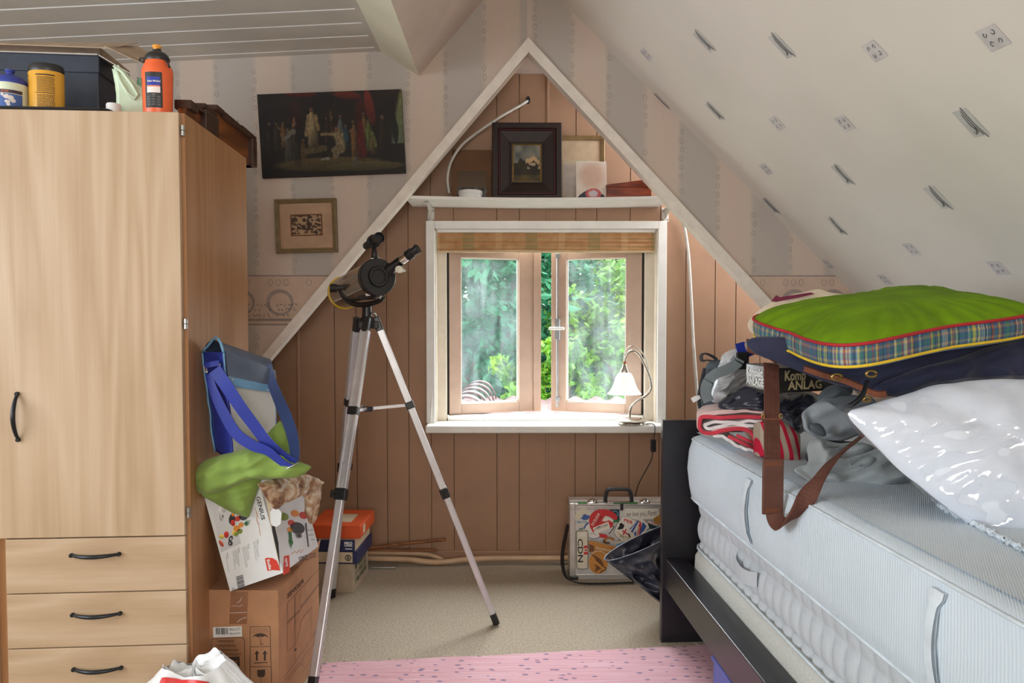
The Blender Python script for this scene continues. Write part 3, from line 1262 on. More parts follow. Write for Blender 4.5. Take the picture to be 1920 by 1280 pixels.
def tree(name, label, base, h, rx, rz, n, mat, size, seed, zc=None, yflat=0.7):
    q = random.Random(seed)
    t = thing(name, label, 'tree', base, None)
    b = V(base)
    top = b + V((0, 0, h))
    pts = [b, b + V((0.05, 0, h * 0.4)), b + V((-0.06, 0.05, h * 0.8))]
    m = MB().tube([tuple(p) for p in pts], [0.12, 0.09, 0.03], 8)
    cen = b + V((0, 0, zc if zc is not None else h * 0.62))
    for k in range(7):
        a = q.uniform(0, 6.28)
        e = cen + V((math.cos(a) * rx * 0.7, math.sin(a) * rx * 0.6, q.uniform(-0.5, 0.6) * rz))
        s = b + V((0, 0, h * q.uniform(0.25, 0.6)))
        m.tube([tuple(s), tuple((s + e) / 2 + V((0, 0, 0.1))), tuple(e)], [0.05, 0.035, 0.012], 5)
    m.build('trunk', 'bark', t, smooth=True)
    lf = MB()
    clumps = []
    for k in range(max(20, n // 70)):
        d = V((q.gauss(0, 1), q.gauss(0, 1), q.gauss(0, 1))).normalized() * (q.random() ** 0.33)
        clumps.append((cen + V((d.x * rx, d.y * rx * yflat, d.z * rz)), q.uniform(0.10, 0.26) * rx))
    for k in range(n):
        c, r = q.choice(clumps)
        d = V((q.gauss(0, 1), q.gauss(0, 1), q.gauss(0, 1)))
        p = c + d.normalized() * (r * q.random() ** 0.4)
        nv = V((q.gauss(0, .6), q.gauss(0, .6) - 0.35, q.gauss(0, .6) + 0.6)).normalized()
        u = nv.cross(V((q.gauss(0, 1), q.gauss(0, 1), q.gauss(0, 1)))).normalized()
        w = nv.cross(u)
        s = size * q.uniform(0.6, 1.3)
        i = len(lf.v)
        lf.v += [p - u * s, p - u * s * .15 + w * s * .5 - nv * s * .12, p + u * s, p - u * s * .15 - w * s * .5 - nv * s * .12, p + nv * s * 0.06]
        lf.face((i, i + 1, i + 4))
        lf.face((i + 1, i + 2, i + 4))
        lf.face((i + 2, i + 3, i + 4))
        lf.face((i + 3, i, i + 4))
    lf.build('foliage', mat, t, kind='stuff', normals=False)
    return t


tree('leafy_tree', 'dense blue-green leafy tree seen through the left casement', (-0.6, 9.4, -4.5), 8.2, 2.0, 2.5, 20000, 'leaf_blue_green', 0.07, 11, 5.9)
tree('leafy_tree', 'bright yellow-green tree seen through the right casement', (1.75, 8.7, -4.5), 7.6, 1.35, 1.7, 15000, 'leaf_yellow_green', 0.055, 12, 5.35)
tree('shrub_tree', 'bright green shrub seen in the gap between the casements', (0.42, 7.7, -4.0), 5.2, 0.62, 1.05, 4500, 'leaf_yellow_green', 0.05, 13, 4.3)
tree('leafy_tree', 'darker green tree standing behind between the two other trees', (0.3, 14.2, -5.0), 9.5, 4.0, 3.6, 22000, 'leaf_mid', 0.13, 14, 6.9)
grd = MB().box(-40, 40, 5.0, 60, -5.2, -5.0).build('ground', 'leaf_mid')
struct(grd, 'green garden ground far below the window')

# ================================================================== wardrobe
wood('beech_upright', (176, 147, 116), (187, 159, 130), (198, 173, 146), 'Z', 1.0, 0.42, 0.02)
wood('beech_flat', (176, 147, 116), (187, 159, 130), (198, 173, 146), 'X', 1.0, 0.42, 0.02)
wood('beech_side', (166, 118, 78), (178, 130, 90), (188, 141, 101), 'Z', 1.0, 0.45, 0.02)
plain('graphite', (48, 50, 54), 0.3, 0.6)
plain('steel', (186, 186, 184), 0.3, 0.9)
plain('drawer_brown', (60, 42, 28), 0.8)  # dark brown of the drawer boxes

WYAW = math.radians(3.5)
w0 = at(352, 592, 2.22)
w0.z = 0
WZ = at(345, 207, 2.20).z - 0.003
wfr = frame_z(w0, WYAW)
wd = thing('wardrobe', 'tall beech-veneer wardrobe with black bow handles and drawers below its door', 'wardrobe', wfr.p(-0.5, 0.3, 0))
WW, WD = 1.10, 0.625
c = MB(wfr)
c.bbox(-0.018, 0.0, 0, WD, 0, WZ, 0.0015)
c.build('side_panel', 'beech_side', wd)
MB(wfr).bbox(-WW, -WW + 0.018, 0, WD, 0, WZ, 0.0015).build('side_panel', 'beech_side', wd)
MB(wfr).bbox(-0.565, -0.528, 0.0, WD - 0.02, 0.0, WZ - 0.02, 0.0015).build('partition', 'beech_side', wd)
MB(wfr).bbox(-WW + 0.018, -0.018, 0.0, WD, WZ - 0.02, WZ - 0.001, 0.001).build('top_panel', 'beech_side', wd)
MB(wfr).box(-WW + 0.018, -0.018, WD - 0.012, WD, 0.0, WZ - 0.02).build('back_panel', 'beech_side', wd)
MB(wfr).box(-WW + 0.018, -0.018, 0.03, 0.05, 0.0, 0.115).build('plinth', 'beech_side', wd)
DZ = at(353, 1003, 2.20).z
# doors
d1 = MB(wfr).bbox(-0.548, -0.010, -0.021, -0.001, DZ, WZ - 0.002, 0.002).build('door', 'beech_upright', wd)
d2 = MB(wfr).bbox(-WW + 0.004, -0.552, -0.021, -0.001, 0.02, WZ - 0.002, 0.002).build('door', 'beech_upright', wd)


def bow(fr, a, b, parent):
    """arched bar handle with flattened ends"""
    A, B = V(a), V(b)
    pts = []
    rs = []
    for i in range(17):
        t = i / 16
        p = A.lerp(B, t)
        p.y -= 0.026 * math.sin(PI * t) ** 0.75
        pts.append(tuple(p))
        rs.append(0.0042 + 0.0022 * math.sin(PI * t))
    m = MB(fr).tube(pts, rs, 10)
    for q in (A, B):
        m.lathe([(0.0065, 0), (0.0065, -0.006), (0.005, -0.009)], 12, (q.x, q.y, q.z), 'y')
    return m.build('handle', 'graphite', parent, smooth=50)


hz0, hz1 = at(24, 824, 2.17).z, at(22, 738, 2.17).z
hx = loc(wfr, at(34, 780, 2.17))[0]
bow(wfr, (hx, -0.021, hz0), (hx, -0.021, hz1), d1)
bow(wfr, (-0.60, -0.021, hz0), (-0.60, -0.021, hz1), d2)
# hinges showing in the slit beside the door
for py in (243, 607, 962):
    zz = at(350, py, 2.2).z
    hg = MB(wfr).lathe([(0.004, -0.016), (0.0062, -0.015), (0.0062, -0.001), (0.004, 0), (0.0062, 0.001), (0.0062, 0.015), (0.004, 0.016)], 12, (-0.003, -0.010, zz))
    hg.build('hinge', 'steel', wd, smooth=40)
# drawers
zt = DZ - 0.004
for k in range(4):
    zb = zt - 0.163
    dr = MB(wfr).bbox(-0.522, -0.010, -0.019, -0.001, max(zb, 0.118) + 0.003, zt, 0.002).build('drawer', 'beech_flat', wd)
    MB(wfr).box(-0.50, -0.03, 0.0, WD - 0.1, zb + 0.02, zt - 0.03).build('drawer_box', 'drawer_brown', dr)
    zh = zt - 0.048 if k == 0 else zt - 0.062
    bow(wfr, (-0.335, -0.019, zh - 0.001), (-0.200, -0.019, zh), dr)
    zt = zb
    if zb < 0.13:
        break

# ------------------------------------------------------------------ things on top of the wardrobe
plain('navy_card', (46, 52, 66), 0.45, var=0.1, bump=0.1, bscale=40)
plain('brown_card', (176, 152, 130), 0.85, var=0.06, scale=20)
plain('paper_grey', (196, 186, 178), 0.8)
plain('orange_plastic', (238, 104, 56), 0.35, var=0.03)
plain('black_plastic', (38, 36, 36), 0.4, var=0.1)
plain('yellow_plastic', (226, 164, 52), 0.35, var=0.03)
plain('amber_plastic', (236, 160, 66), 0.4)
plain('ink_black', (34, 32, 32), 0.6)
plain('ink_brown', (92, 66, 34), 0.6)
plain('blue_plastic', (56, 70, 158), 0.35)
plain('milky_plastic', (226, 232, 206), 0.4, var=0.02)
plain('screen_blue', (36, 56, 160), 0.4)
plain('screen_white', (236, 224, 220), 0.4)
plain('screen_orange', (232, 132, 84), 0.4)
plain('key_grey', (92, 88, 88), 0.5)
plain('pale_green_plastic', (206, 222, 196), 0.35, var=0.04)
plain('teal_plastic', (122, 168, 142), 0.4)
plain('white_plastic', (232, 232, 230), 0.4, var=0.02)
plain('red_plastic', (206, 40, 44), 0.4)
WT = WZ      # top of the wardrobe


def top_pt(px, depth):
    """spot on the wardrobe top under a pixel column"""
    p = at(px, 200, depth)
    p.z = WT
    return p


# black tray
trp = loc(wfr, top_pt(20, 2.24))
tray = MB(wfr)
ol = [(-0.72, 0.012), (-0.245, 0.012), (-0.228, 0.022), (-0.224, 0.04), (-0.224, 0.17), (-0.72, 0.17)]
tray.prism([(x, y) for x, y in ol], WT, WT + 0.011, 'z')
for a, b in zip(ol, ol[1:] + ol[:1]):
    tray.tube([(a[0], a[1], WT + 0.011), (b[0], b[1], WT + 0.011)], 0.0045, 6)
tray = tray.build('flat_tray', 'black_plastic', smooth=30)
tag(tray, 'thin black plastic tray with a rounded corner under bottle and tub', 'tray')
TT = WT + 0.016

# orange drinks bottle with a printed phone
bp = top_pt(296, 2.262)
bf = frame_z(bp, math.radians(-6))
S = 2.275 / 1402
ob = thing('sports_bottle', 'orange sports bottle with a mobile phone printed on it', 'bottle', bp)
prof = [(0.030, 0.0), (0.040, 0.003), (0.0425, 0.012), (0.0435, 0.05), (0.0445, 0.10), (0.0455, 0.122), (0.045, 0.135), (0.041, 0.146), (0.037, 0.153), (0.0345, 0.158), (0.0335, 0.170)]
MB(bf).lathe(prof, 32, sy=0.85).build('body', 'orange_plastic', ob, smooth=50)
cap = MB(bf).lathe([(0.0355, 0.163), (0.0365, 0.166), (0.0365, 0.172), (0.033, 0.180), (0.026, 0.187), (0.015, 0.192), (0.012, 0.194), (0.012, 0.2)], 28, sy=0.85)
cap = cap.build('screw_cap', 'black_plastic', ob, smooth=40)
MB(bf).lathe([(0.0105, 0.198), (0.0105, 0.203), (0.013, 0.205), (0.013, 0.209), (0.010, 0.212)], 20).build('drinking_spout', 'amber_plastic', ob, smooth=40)
lp = [(-0.030, -0.016, 0.168), (-0.045, -0.012, 0.172), (-0.052, -0.006, 0.168), (-0.046, -0.004, 0.163), (-0.034, -0.01, 0.163)]
MB(bf).tube(lp, 0.0028, 6).build('strap_loop', 'black_plastic', ob, smooth=True)
MB(bf).tube([(0.030, -0.014, 0.168), (0.043, -0.016, 0.152), (0.047, -0.014, 0.14)], 0.003, 6).build('strap_end', 'black_plastic', ob, smooth=True)


def wrap(fr, r, sy, x, z, lift=0.0007):
    """wrap flat artwork round a bottle"""
    a = x / r
    return ((r + lift) * math.sin(a), -(r + lift) * sy * math.cos(a), z)


def bottle_print(polys, mat, parent, name, r=0.0452, sy=0.85, lift=0.0007, fr=bf, prof=None):
    mb = MB(fr)
    for pl in polys:
        pts = []
        for (x, z) in pl:
            rr_ = r
            if prof:
                for (r0, h0), (r1, h1) in zip(prof[:-1], prof[1:]):
                    if h0 <= z <= h1:
                        rr_ = r0 + (r1 - r0) * (z - h0) / max(1e-6, h1 - h0)
            pts.append(wrap(fr, rr_, sy, x, z, lift))
        b = mb.verts(pts)
        mb.face([b + i for i in range(len(pts))])
    return mb.build(name, mat, parent, normals=False, kind='stuff' if len(polys) > 1 else None)


def cols(x0, x1, z0, z1, n=8):
    return [rect(x0 + (x1 - x0) * i / n, x0 + (x1 - x0) * (i + 1) / n, a, b) for i in range(n) for a, b in [(z0 + (z1 - z0) * j / 4, z0 + (z1 - z0) * (j + 1) / 4) for j in range(4)]]


bottle_print(cols(-0.017, 0.034, 0.019, 0.122), 'black_plastic', ob, 'printed_phone', prof=prof)
bottle_print(cols(-0.010, 0.028, 0.083, 0.108), 'screen_blue', ob, 'printed_screen', lift=0.0014, prof=prof)
bottle_print(cols(-0.010, 0.028, 0.079, 0.083), 'screen_orange', ob, 'printed_screen', lift=0.0014, prof=prof)
bottle_print(cols(-0.010, 0.028, 0.062, 0.079), 'screen_white', ob, 'printed_screen', lift=0.0014, prof=prof)
keys = []
for j in range(4):
    for i in range(3):
        keys.append(rect(-0.011 + i * 0.0145, -0.001 + i * 0.0145, 0.026 + j * 0.0075, 0.030 + j * 0.0075))
keys += [rect(0.003, 0.015, 0.054, 0.060)]
keys += [rect(-0.014, -0.012, 0.066 + q * 0.012, 0.068 + q * 0.012) for q in range(4)] + [rect(0.030, 0.032, 0.066 + q * 0.012, 0.068 + q * 0.012) for q in range(4)]
bottle_print(keys, 'key_grey', ob, 'printed_keys', lift=0.0014, prof=prof)


def text_polys(s, size, x, z, bold=0.0, sx=1.0, align='LEFT', rot=0.0, shear=0.0):
    cu = bpy.data.curves.new('t', 'FONT')
    cu.body = s
    cu.size = size
    cu.align_x = align
    cu.offset = bold
    cu.shear = shear
    cu.resolution_u = 2
    o = bpy.data.objects.new('t', cu)
    me = o.to_mesh()
    cr, sr = math.cos(rot), math.sin(rot)
    vs_ = [(v.co.x * sx, v.co.y) for v in me.vertices]
    out = [[(x + vs_[i][0] * cr - vs_[i][1] * sr, z + vs_[i][0] * sr + vs_[i][1] * cr) for i in p.vertices] for p in me.polygons]
    o.to_mesh_clear()
    bpy.data.objects.remove(o)
    bpy.data.curves.remove(cu)
    return out


bottle_print(text_polys('Rabo Mobiel', 0.0072, -0.008, 0.093, bold=0.0002), 'screen_white', ob, 'printed_text', lift=0.002, prof=prof)
bottle_print(text_polys('Tour de France 2008', 0.0105, -0.034, 0.018, rot=PI / 2), 'ink_black', ob, 'printed_text', prof=prof)

# yellow tub
yp = top_pt(88, 2.30)
yp.z = TT
yf = frame_z(yp, 0.0)
yt = thing('plastic_tub', 'yellow-orange tub with black lid and small print on the wardrobe', 'tub', yp)
yprof = [(0.046, 0.0), (0.0495, 0.003), (0.0500, 0.01), (0.0505, 0.120), (0.049, 0.124)]
MB(yf).lathe(yprof, 36, sy=0.8).build('body', 'yellow_plastic', yt, smooth=50)
MB(yf).lathe([(0.0485, 0.122), (0.0500, 0.125), (0.0500, 0.140), (0.046, 0.146), (0.030, 0.149), (0.0, 0.150)], 36, sy=0.8).build('lid', 'black_plastic', yt, smooth=45)
lines = [rect(-0.008, 0.046, 0.108, 0.1115), rect(-0.008, 0.046, 0.055, 0.057), rect(-0.049, -0.038, 0.108, 0.111)]
lines = [q for l in lines for q in [rect(l[0][0] + (l[1][0] - l[0][0]) * i / 8, l[0][0] + (l[1][0] - l[0][0]) * (i + 1) / 8, l[0][1], l[2][1]) for i in range(8)]]
bottle_print(lines, 'ink_black', yt, 'printed_bar', 0.0505, 0.8, 0.0007, yf)
q = random.Random(4)
fine = []
for zz in [0.103 - i * 0.0042 for i in range(11)] + [0.050 - i * 0.0042 for i in range(11)]:
    x = -0.004
    while x < 0.044:
        w = q.uniform(0.002, 0.006)
        fine.append(rect(x, min(x + w, 0.046), zz - 0.0011, zz + 0.0011))
        x += w + 0.0012
for i in range(20):
    fine.append(rect(-0.044 + 0.0, -0.040, 0.03 + i * 0.0035, 0.0317 + i * 0.0035))
bottle_print(fine, 'ink_brown', yt, 'printed_lines', 0.0505, 0.8, 0.0007, yf)

# bidon with a world map
mp_ = top_pt(20, 2.28)
mp_.z = TT
mf = frame_z(mp_, 0.0)
mbt = thing('sports_bottle', 'cream bottle with blue lid and a world map printed round it', 'bottle', mp_)
mprof = [(0.044, 0), (0.048, 0.003), (0.049, 0.010), (0.049, 0.052), (0.0475, 0.060), (0.049, 0.066), (0.0495, 0.075), (0.047, 0.082)]
MB(mf).lathe(mprof, 36).build('body', 'milky_plastic', mbt, smooth=50)
MB(mf).lathe([(0.0475, 0.080), (0.048, 0.083), (0.046, 0.092), (0.036, 0.103), (0.022, 0.110), (0.012, 0.112), (0.010, 0.116), (0.010, 0.121), (0.013, 0.122), (0.013, 0.127), (0.009, 0.129)], 32).build('lid', 'blue_plastic', mbt, smooth=45)
plain('map_blue', (74, 104, 172), 0.5)
plain('map_band', (70, 50, 70), 0.5)
bottle_print(cols(-0.06, 0.06, 0.004, 0.046, 16), 'map_blue', mbt, 'printed_sea', 0.0492, 1.0, 0.0006, mf)
bottle_print([rect(-0.06 + i * 0.0075, -0.06 + (i + 1) * 0.0075, 0.048, 0.058) for i in range(16)], 'map_band', mbt, 'printed_band', 0.0488, 1.0, 0.0007, mf)
land = []
for (cx, cz, r) in ((-0.018, 0.036, 0.009), (-0.010, 0.030, 0.007), (-0.006, 0.018, 0.006), (-0.004, 0.011, 0.004), (0.018, 0.037, 0.008), (0.028, 0.034, 0.009), (0.034, 0.026, 0.008), (0.021, 0.022, 0.007), (0.023, 0.014, 0.005), (-0.024, 0.041, 0.006), (0.008, 0.042, 0.004)):
    land.append([(cx + r * (1 + 0.4 * nz((k * 0.9, cx * 60, cz * 50), 1)) * math.cos(k * 0.628), cz + 0.8 * r * (1 + 0.4 * nz((k * 0.7, cz * 70, 3), 1)) * math.sin(k * 0.628)) for k in range(10)])
bottle_print(land, 'screen_white', mbt, 'printed_land', 0.0492, 1.0, 0.0012, mf)
bottle_print(text_polys('THERE  EVER', 0.0085, -0.024, 0.050), 'screen_orange', mbt, 'printed_text', 0.0488, 1.0, 0.0014, mf)

# small white-capped bottle
sp = top_pt(213, 2.265)
sf = frame_z(sp)
sb = thing('small_bottle', 'small white bottle with a red spot, beside the green jug', 'bottle', sp)
MB(sf).lathe([(0.021, 0), (0.0215, 0.004), (0.021, 0.014), (0.020, 0.016)], 24).build('body', 'white_plastic', sb, smooth=40)
MB(sf).lathe([(0.0205, 0.016), (0.0205, 0.036), (0.019, 0.039), (0.0, 0.040)], 24).build('cap', 'white_plastic', sb, smooth=40)
MB(sf).lathe([(0.0, -0.0225), (0.006, -0.022), (0.006, -0.019)], 12, (-0.014, 0, 0.008), 'y').build('printed_spot', 'red_plastic', sb)

# translucent detergent jug with a handle
jf = frame_z(top_pt(262, 2.345), math.radians(12))
sj = 2.345 / 1402
jf = Frame(jf.o, jf.ex * 1.12, jf.ey, jf.ez * 1.3)
jug = thing('detergent_jug', 'pale green plastic jug with slanted handle behind the orange bottle', 'jug', jf.o)
jo = [(-0.052, 0.0), (0.066, 0.0), (0.070, 0.02), (0.060, 0.050), (0.040, 0.066), (-0.010, 0.094), (-0.040, 0.128), (-0.054, 0.133), (-0.064, 0.126), (-0.062, 0.112), (-0.054, 0.075), (-0.054, 0.02)]
bmj = bmesh.new()
fj = bmj.faces.new([bmj.verts.new((x, -0.032, z)) for x, z in jo])
ex_ = bmesh.ops.extrude_face_region(bmj, geom=[fj])
for g in ex_['geom']:
    if isinstance(g, bmesh.types.BMVert):
        g.co.y += 0.064
bmesh.ops.recalc_face_normals(bmj, faces=bmj.faces)
bmesh.ops.bevel(bmj, geom=list(bmj.edges), offset=0.010, segments=3, affect='EDGES')
MB(jf).from_bm(bmj).build('body', 'pale_green_plastic', jug, smooth=60)
MB(jf).tube([(-0.052, -0.034, 0.122), (-0.034, -0.036, 0.112), (-0.012, -0.036, 0.086), (0.004, -0.036, 0.062), (-0.004, -0.036, 0.052), (-0.022, -0.036, 0.064), (-0.040, -0.036, 0.092), (-0.052, -0.034, 0.122)], 0.005, 8).build('grip', 'pale_green_plastic', jug, smooth=True)
MB(jf).lathe([(0.016, 0.0), (0.018, 0.004), (0.018, 0.024), (0.013, 0.03)], 20, (0.012, 0.0, 0.078)).build('cap', 'teal_plastic', jug, smooth=40)

# navy storage box with raised lid and loose card
nf = frame_z(top_pt(186, 2.46), math.radians(6))
nbx = thing('storage_box', 'navy blue cardboard box with brown card sticking out of its lid', 'box', nf.o)
MB(nf).bbox(-0.46, 0.0, 0.0, 0.33, 0.0, 0.20, 0.004).build('body', 'navy_card', nbx)
MB(nf).bbox(-0.465, 0.004, -0.005, 0.335, 0.192, 0.248, 0.004).build('lid', 'navy_card', nbx)
nf2 = nf.moved(0, 0, 0.083)
MB(nf).hexa([nf2.p(*q) for q in ((-0.44, 0.0, 0.166), (0.0, -0.006, 0.166), (0.02, 0.2, 0.168), (-0.44, 0.2, 0.168), (-0.44, 0.0, 0.169), (0.0, -0.006, 0.170), (0.02, 0.2, 0.171), (-0.44, 0.2, 0.171))]).build('tissue_sheet', 'paper_grey', nbx)
# two brown card flaps, one bent up, and a pale one hanging over the side
for nm, mt, q in (('card_flap', 'brown_card', ((-0.46, -0.01, 0.186), (0.045, -0.03, 0.180), (0.105, 0.05, 0.226), (-0.44, 0.12, 0.232))),
                  ('card_flap', 'brown_card', ((0.035, -0.04, 0.182), (0.165, -0.02, 0.128), (0.20, 0.10, 0.150), (0.095, 0.08, 0.226))),
                  ('card_flap', 'paper_grey', ((0.004, -0.008, 0.164), (0.125, -0.02, 0.092), (0.135, 0.10, 0.098), (0.012, 0.10, 0.166)))):
    P = [nf2.p(*k) for k in q]
    up = (P[1] - P[0]).cross(P[3] - P[0]).normalized() * 0.003
    MB().hexa(P + [p + up for p in P]).build(nm, mt, nbx)
MB(nf2).box(-0.46, -0.02, 0.06, 0.31, 0.166, 0.215).build('folded_card', 'brown_card', nbx)

# carved wooden pediment lying along the wardrobe's edge
wood('walnut', (70, 36, 16), (124, 68, 30), (160, 94, 44), 'Y', 2.0, 0.3, 0.05)
plain('walnut_dark', (64, 38, 26), 0.35, var=0.2, scale=30)
px_out = [(349, 197), (363, 198), (376, 195.5), (399, 196), (413, 211), (415, 216), (434, 226), (447, 241), (464, 249), (474, 259), (474, 291)]
pln = wfr.p(-0.03, 0, 0)
side_out = [loc(wfr, hit(a, b, pln, wfr.ex)) for a, b in px_out]
side_out = [(q[1], max(q[2], WT + 0.02)) for q in side_out]
ped = thing('carved_pediment', 'dark carved wooden crest lying along the wardrobe edge', 'ornament', wfr.p(-0.04, 0.4, WT))
y_end = side_out[-1][0]
pm = MB(wfr).prism([(y, z - 0.008) for y, z in side_out] + [(y_end, WT + 0.002), (side_out[0][0], WT + 0.002)], -0.055, -0.03, 'x')
pm.build('board', 'walnut', ped)
for (ya, za), (yb, zb) in zip(side_out[:-1], side_out[1:]):
    MB(wfr).box(-0.065, -0.015, ya, yb, min(za, zb) - 0.010, max(za, zb) if abs(za - zb) < 0.02 else min(za, zb) + 0.004).build('moulding', 'walnut_dark', ped)
for ya, yb, zt_ in ((side_out[2][0], side_out[3][0] + 0.01, side_out[2][1]), (side_out[8][0] + 0.01, y_end, side_out[9][1])):
    MB(wfr).bbox(-0.07, -0.012, ya, yb, WT + 0.002, zt_ - 0.012, 0.004).build('block', 'walnut_dark', ped)
hk = loc(wfr, hit(440, 229, pln, wfr.ex))
MB(wfr).tube([(-0.02, hk[1] + 0.008 * math.cos(a), hk[2] + 0.008 * math.sin(a)) for a in [i * 0.6 for i in range(10)]], 0.0016, 5).build('ring', 'steel', ped, smooth=True)

# ================================================================== sewing-machine carton
plain('kraft', (176, 129, 94), 0.85, var=0.05, scale=12, bump=0.06, bscale=90)
plain('kraft_inner', (150, 108, 78), 0.9)
plain('tape_brown', (148, 100, 70), 0.25, var=0.05)
plain('label_white', (240, 240, 238), 0.6)
plain('carton_ink', (70, 52, 42), 0.7)
byaw = -math.radians(2.4)
b0 = at(522, 1107, 2.36)
BZ = b0.z
b0.z = 0
bxf = frame_z(b0, byaw)            # origin: near right corner on the floor
BWd, BLn = 0.236, 0.435
sbx = thing('carton', 'large brown cardboard carton printed SINGER with handling symbols', 'box', bxf.p(-BWd / 2, BLn / 2, 0))
MB(bxf).bbox(-BWd, 0, 0, BLn, 0, BZ - 0.004, 0.003).build('body', 'kraft', sbx)
MB(bxf).box(-BWd, -0.003, 0.0, BLn * 0.49, BZ - 0.004, BZ).build('flap', 'kraft', sbx)
MB(bxf).box(-BWd, -0.003, BLn * 0.51, BLn, BZ - 0.004, BZ).build('flap', 'kraft', sbx)
fp = [bxf.p(*q) for q in ((-0.004, 0.14, BZ - 0.004), (0.0, 0.14, BZ - 0.004), (0.0, BLn, BZ - 0.004), (-0.004, BLn, BZ - 0.004), (-0.004, 0.16, BZ + 0.004), (0.0, 0.16, BZ + 0.004), (0.008, BLn, BZ + 0.034), (0.004, BLn, BZ + 0.034))]
MB().hexa(fp).build('flap', 'kraft', sbx)
fr_front = Frame(bxf.p(-BWd, 0, 0), bxf.ex, bxf.ey, bxf.ez)
fr_side = Frame(bxf.p(0, 0, 0), bxf.ey, -bxf.ex, bxf.ez)


def ZF(ox, oy, sc):
    return lambda x, y: (ox + x / sc, oy + y / sc)


zc = ZF(360, 1040, 5.332)


def fpx(fr, z):
    return lambda x, y: pxl(fr, *z(x, y))


q_ = fpx(fr_front, zc)
poly_decal('tape', fr_front, [[q_(388, 372), q_(562, 372), q_(548, 690), q_(372, 690)]], 'tape_brown', sbx, 0.0006)
poly_decal('tape_crease', fr_front, stroke([q_(380, 580), q_(550, 572)], 0.0012) + stroke([q_(452, 672), q_(490, 640), q_(545, 622)], 0.0012) + stroke([q_(500, 425), q_(480, 462), q_(452, 475)], 0.001) + stroke([q_(392, 512), q_(440, 505), (q_(470, 515)), q_(510, 495)], 0.0008), 'label_white', sbx, 0.0012)
poly_decal('address_label', fr_front, [[q_(210, 722), q_(498, 711), q_(502, 815), q_(214, 826)]], 'label_white', sbx, 0.0007)
bars = []
bx_ = 240
qq = random.Random(9)
while bx_ < 362:
    w = qq.choice((2, 3, 5, 7))
    bars.append([q_(bx_, 727), q_(bx_ + w, 727), q_(bx_ + w + 2, 793), q_(bx_ + 2, 793)])
    bx_ += w + qq.choice((2, 3, 5))
poly_decal('barcode', fr_front, bars, 'ink_black', sbx, 0.0013)


def text_px(s, fr, z, x0, y0, x1, hpx, mat, parent, bold=0.0, vertical=False, name='printed_text', lift=0.0013, shear=0.0, flip=False, ang=None):
    """lettering that starts at a spot on the face and runs to another; hpx is the cap height there"""
    a = pxl(fr, *z(x0, y0))
    b = pxl(fr, *z(*x1))
    run = math.hypot((b[0] - a[0]) * fr.ex.length, (b[1] - a[1]) * fr.ez.length)
    dx = (fr.ex * (b[0] - a[0]) + fr.ez * (b[1] - a[1])).normalized()
    nrm = fr.ex.cross(fr.ez).normalized()           # points to the frame's -y
    up = nrm.cross(dx).normalized()
    if flip:
        up = -up
    c = pxl(fr, *z(*hpx))
    cap = abs((fr.ex * (c[0] - a[0]) + fr.ez * (c[1] - a[1])).dot(up))
    polys = text_polys(s, 1.0, 0, 0, bold=bold, shear=shear)
    xs = [p[0] for pl in polys for p in pl]
    ys = [p[1] for pl in polys for p in pl]
    kx = run / (max(xs) - min(xs))
    ky = cap / 0.70
    mb = MB()
    o = fr.p(a[0], 0, a[1]) + nrm * lift
    for pl in polys:
        i = mb.verts([o + dx * ((x - min(xs)) * kx) + up * (y * ky) for x, y in pl], local=False)
        mb.face([i + k for k in range(len(pl))])
    return mb.build(name, mat, parent, normals=False, kind='stuff')


text_px('4826C077', fr_front, zc, 374, 758, (488, 752), (374, 728), 'carton_ink', sbx, 0.0)
text_px('BELGIUM', fr_front, zc, 380, 794, (482, 790), (380, 776), 'carton_ink', sbx, 0.0)
# rounded certificate panel
pts = [q_(196, 1230), q_(194, 870), q_(200, 845), q_(222, 832), q_(498, 824), q_(518, 834), (q_(526, 856)), q_(530, 1235)]
poly_decal('printed_outline', fr_front, stroke(pts, 0.0016), 'carton_ink', sbx, 0.0007)
lines = []
for k, yy in enumerate((855, 900, 945, 988)):
    for dy, xe in ((0, (420, 436, 466, 494)[k]), (14, (416, 442, 456, 476)[k])):
        x = 262
        while x < xe:
            w = qq.uniform(14, 40)
            lines += stroke([q_(x, yy + dy), q_(min(x + w, xe), yy + dy - 2)], 0.0018)
            x += w + 6
    lines += stroke([q_(246, yy + 1), q_(252, yy + 1)], 0.002)
poly_decal('printed_lines', fr_front, lines, 'carton_ink', sbx, 0.0007)
poly_decal('printed_logo', fr_front, [[q_(250, 1022), q_(476, 1014), q_(480, 1112), q_(252, 1114)], [q_(252, 1126), q_(480, 1122), q_(480, 1146), q_(252, 1146)]], 'carton_ink', sbx, 0.0007)
text_px('BVQi', fr_front, zc, 284, 1108, (452, 1106), (284, 1050), 'kraft', sbx, 0.02)
# handling symbols
sym = frame_ = []
sym += stroke([q_(582, 1300), q_(582, 718), q_(782, 712), q_(794, 1300)], 0.0016) + stroke([q_(584, 918), q_(786, 914)], 0.0016) + stroke([q_(586, 1116), q_(790, 1114)], 0.0016)
for i in range(8):
    for j in range(3):
        x, y = 600 + i * 21 + j * 3, 738 + j * 17 - i * 1
        sym += stroke([q_(x, y + 8), q_(x + 7, y)], 0.0013)
um = [q_(612, 822)] + [q_(684 + 74 * math.cos(a), 824 - 42 * math.sin(a)) for a in [PI - PI * i / 12 for i in range(13)]] + [q_(730, 806), q_(706, 822), q_(684, 812), q_(660, 824), q_(636, 808)]
sym.append(um)
sym += stroke([q_(684, 812), q_(685, 886), q_(692, 898), q_(704, 894), q_(708, 880)], 0.0016)
for cx in (650, 730):
    sym.append([q_(cx - 26, 990), q_(cx, 952), q_(cx + 24, 988)])
    sym.append([q_(cx - 11, 985), q_(cx + 9, 985), q_(cx + 9, 1056), q_(cx - 11, 1056)])
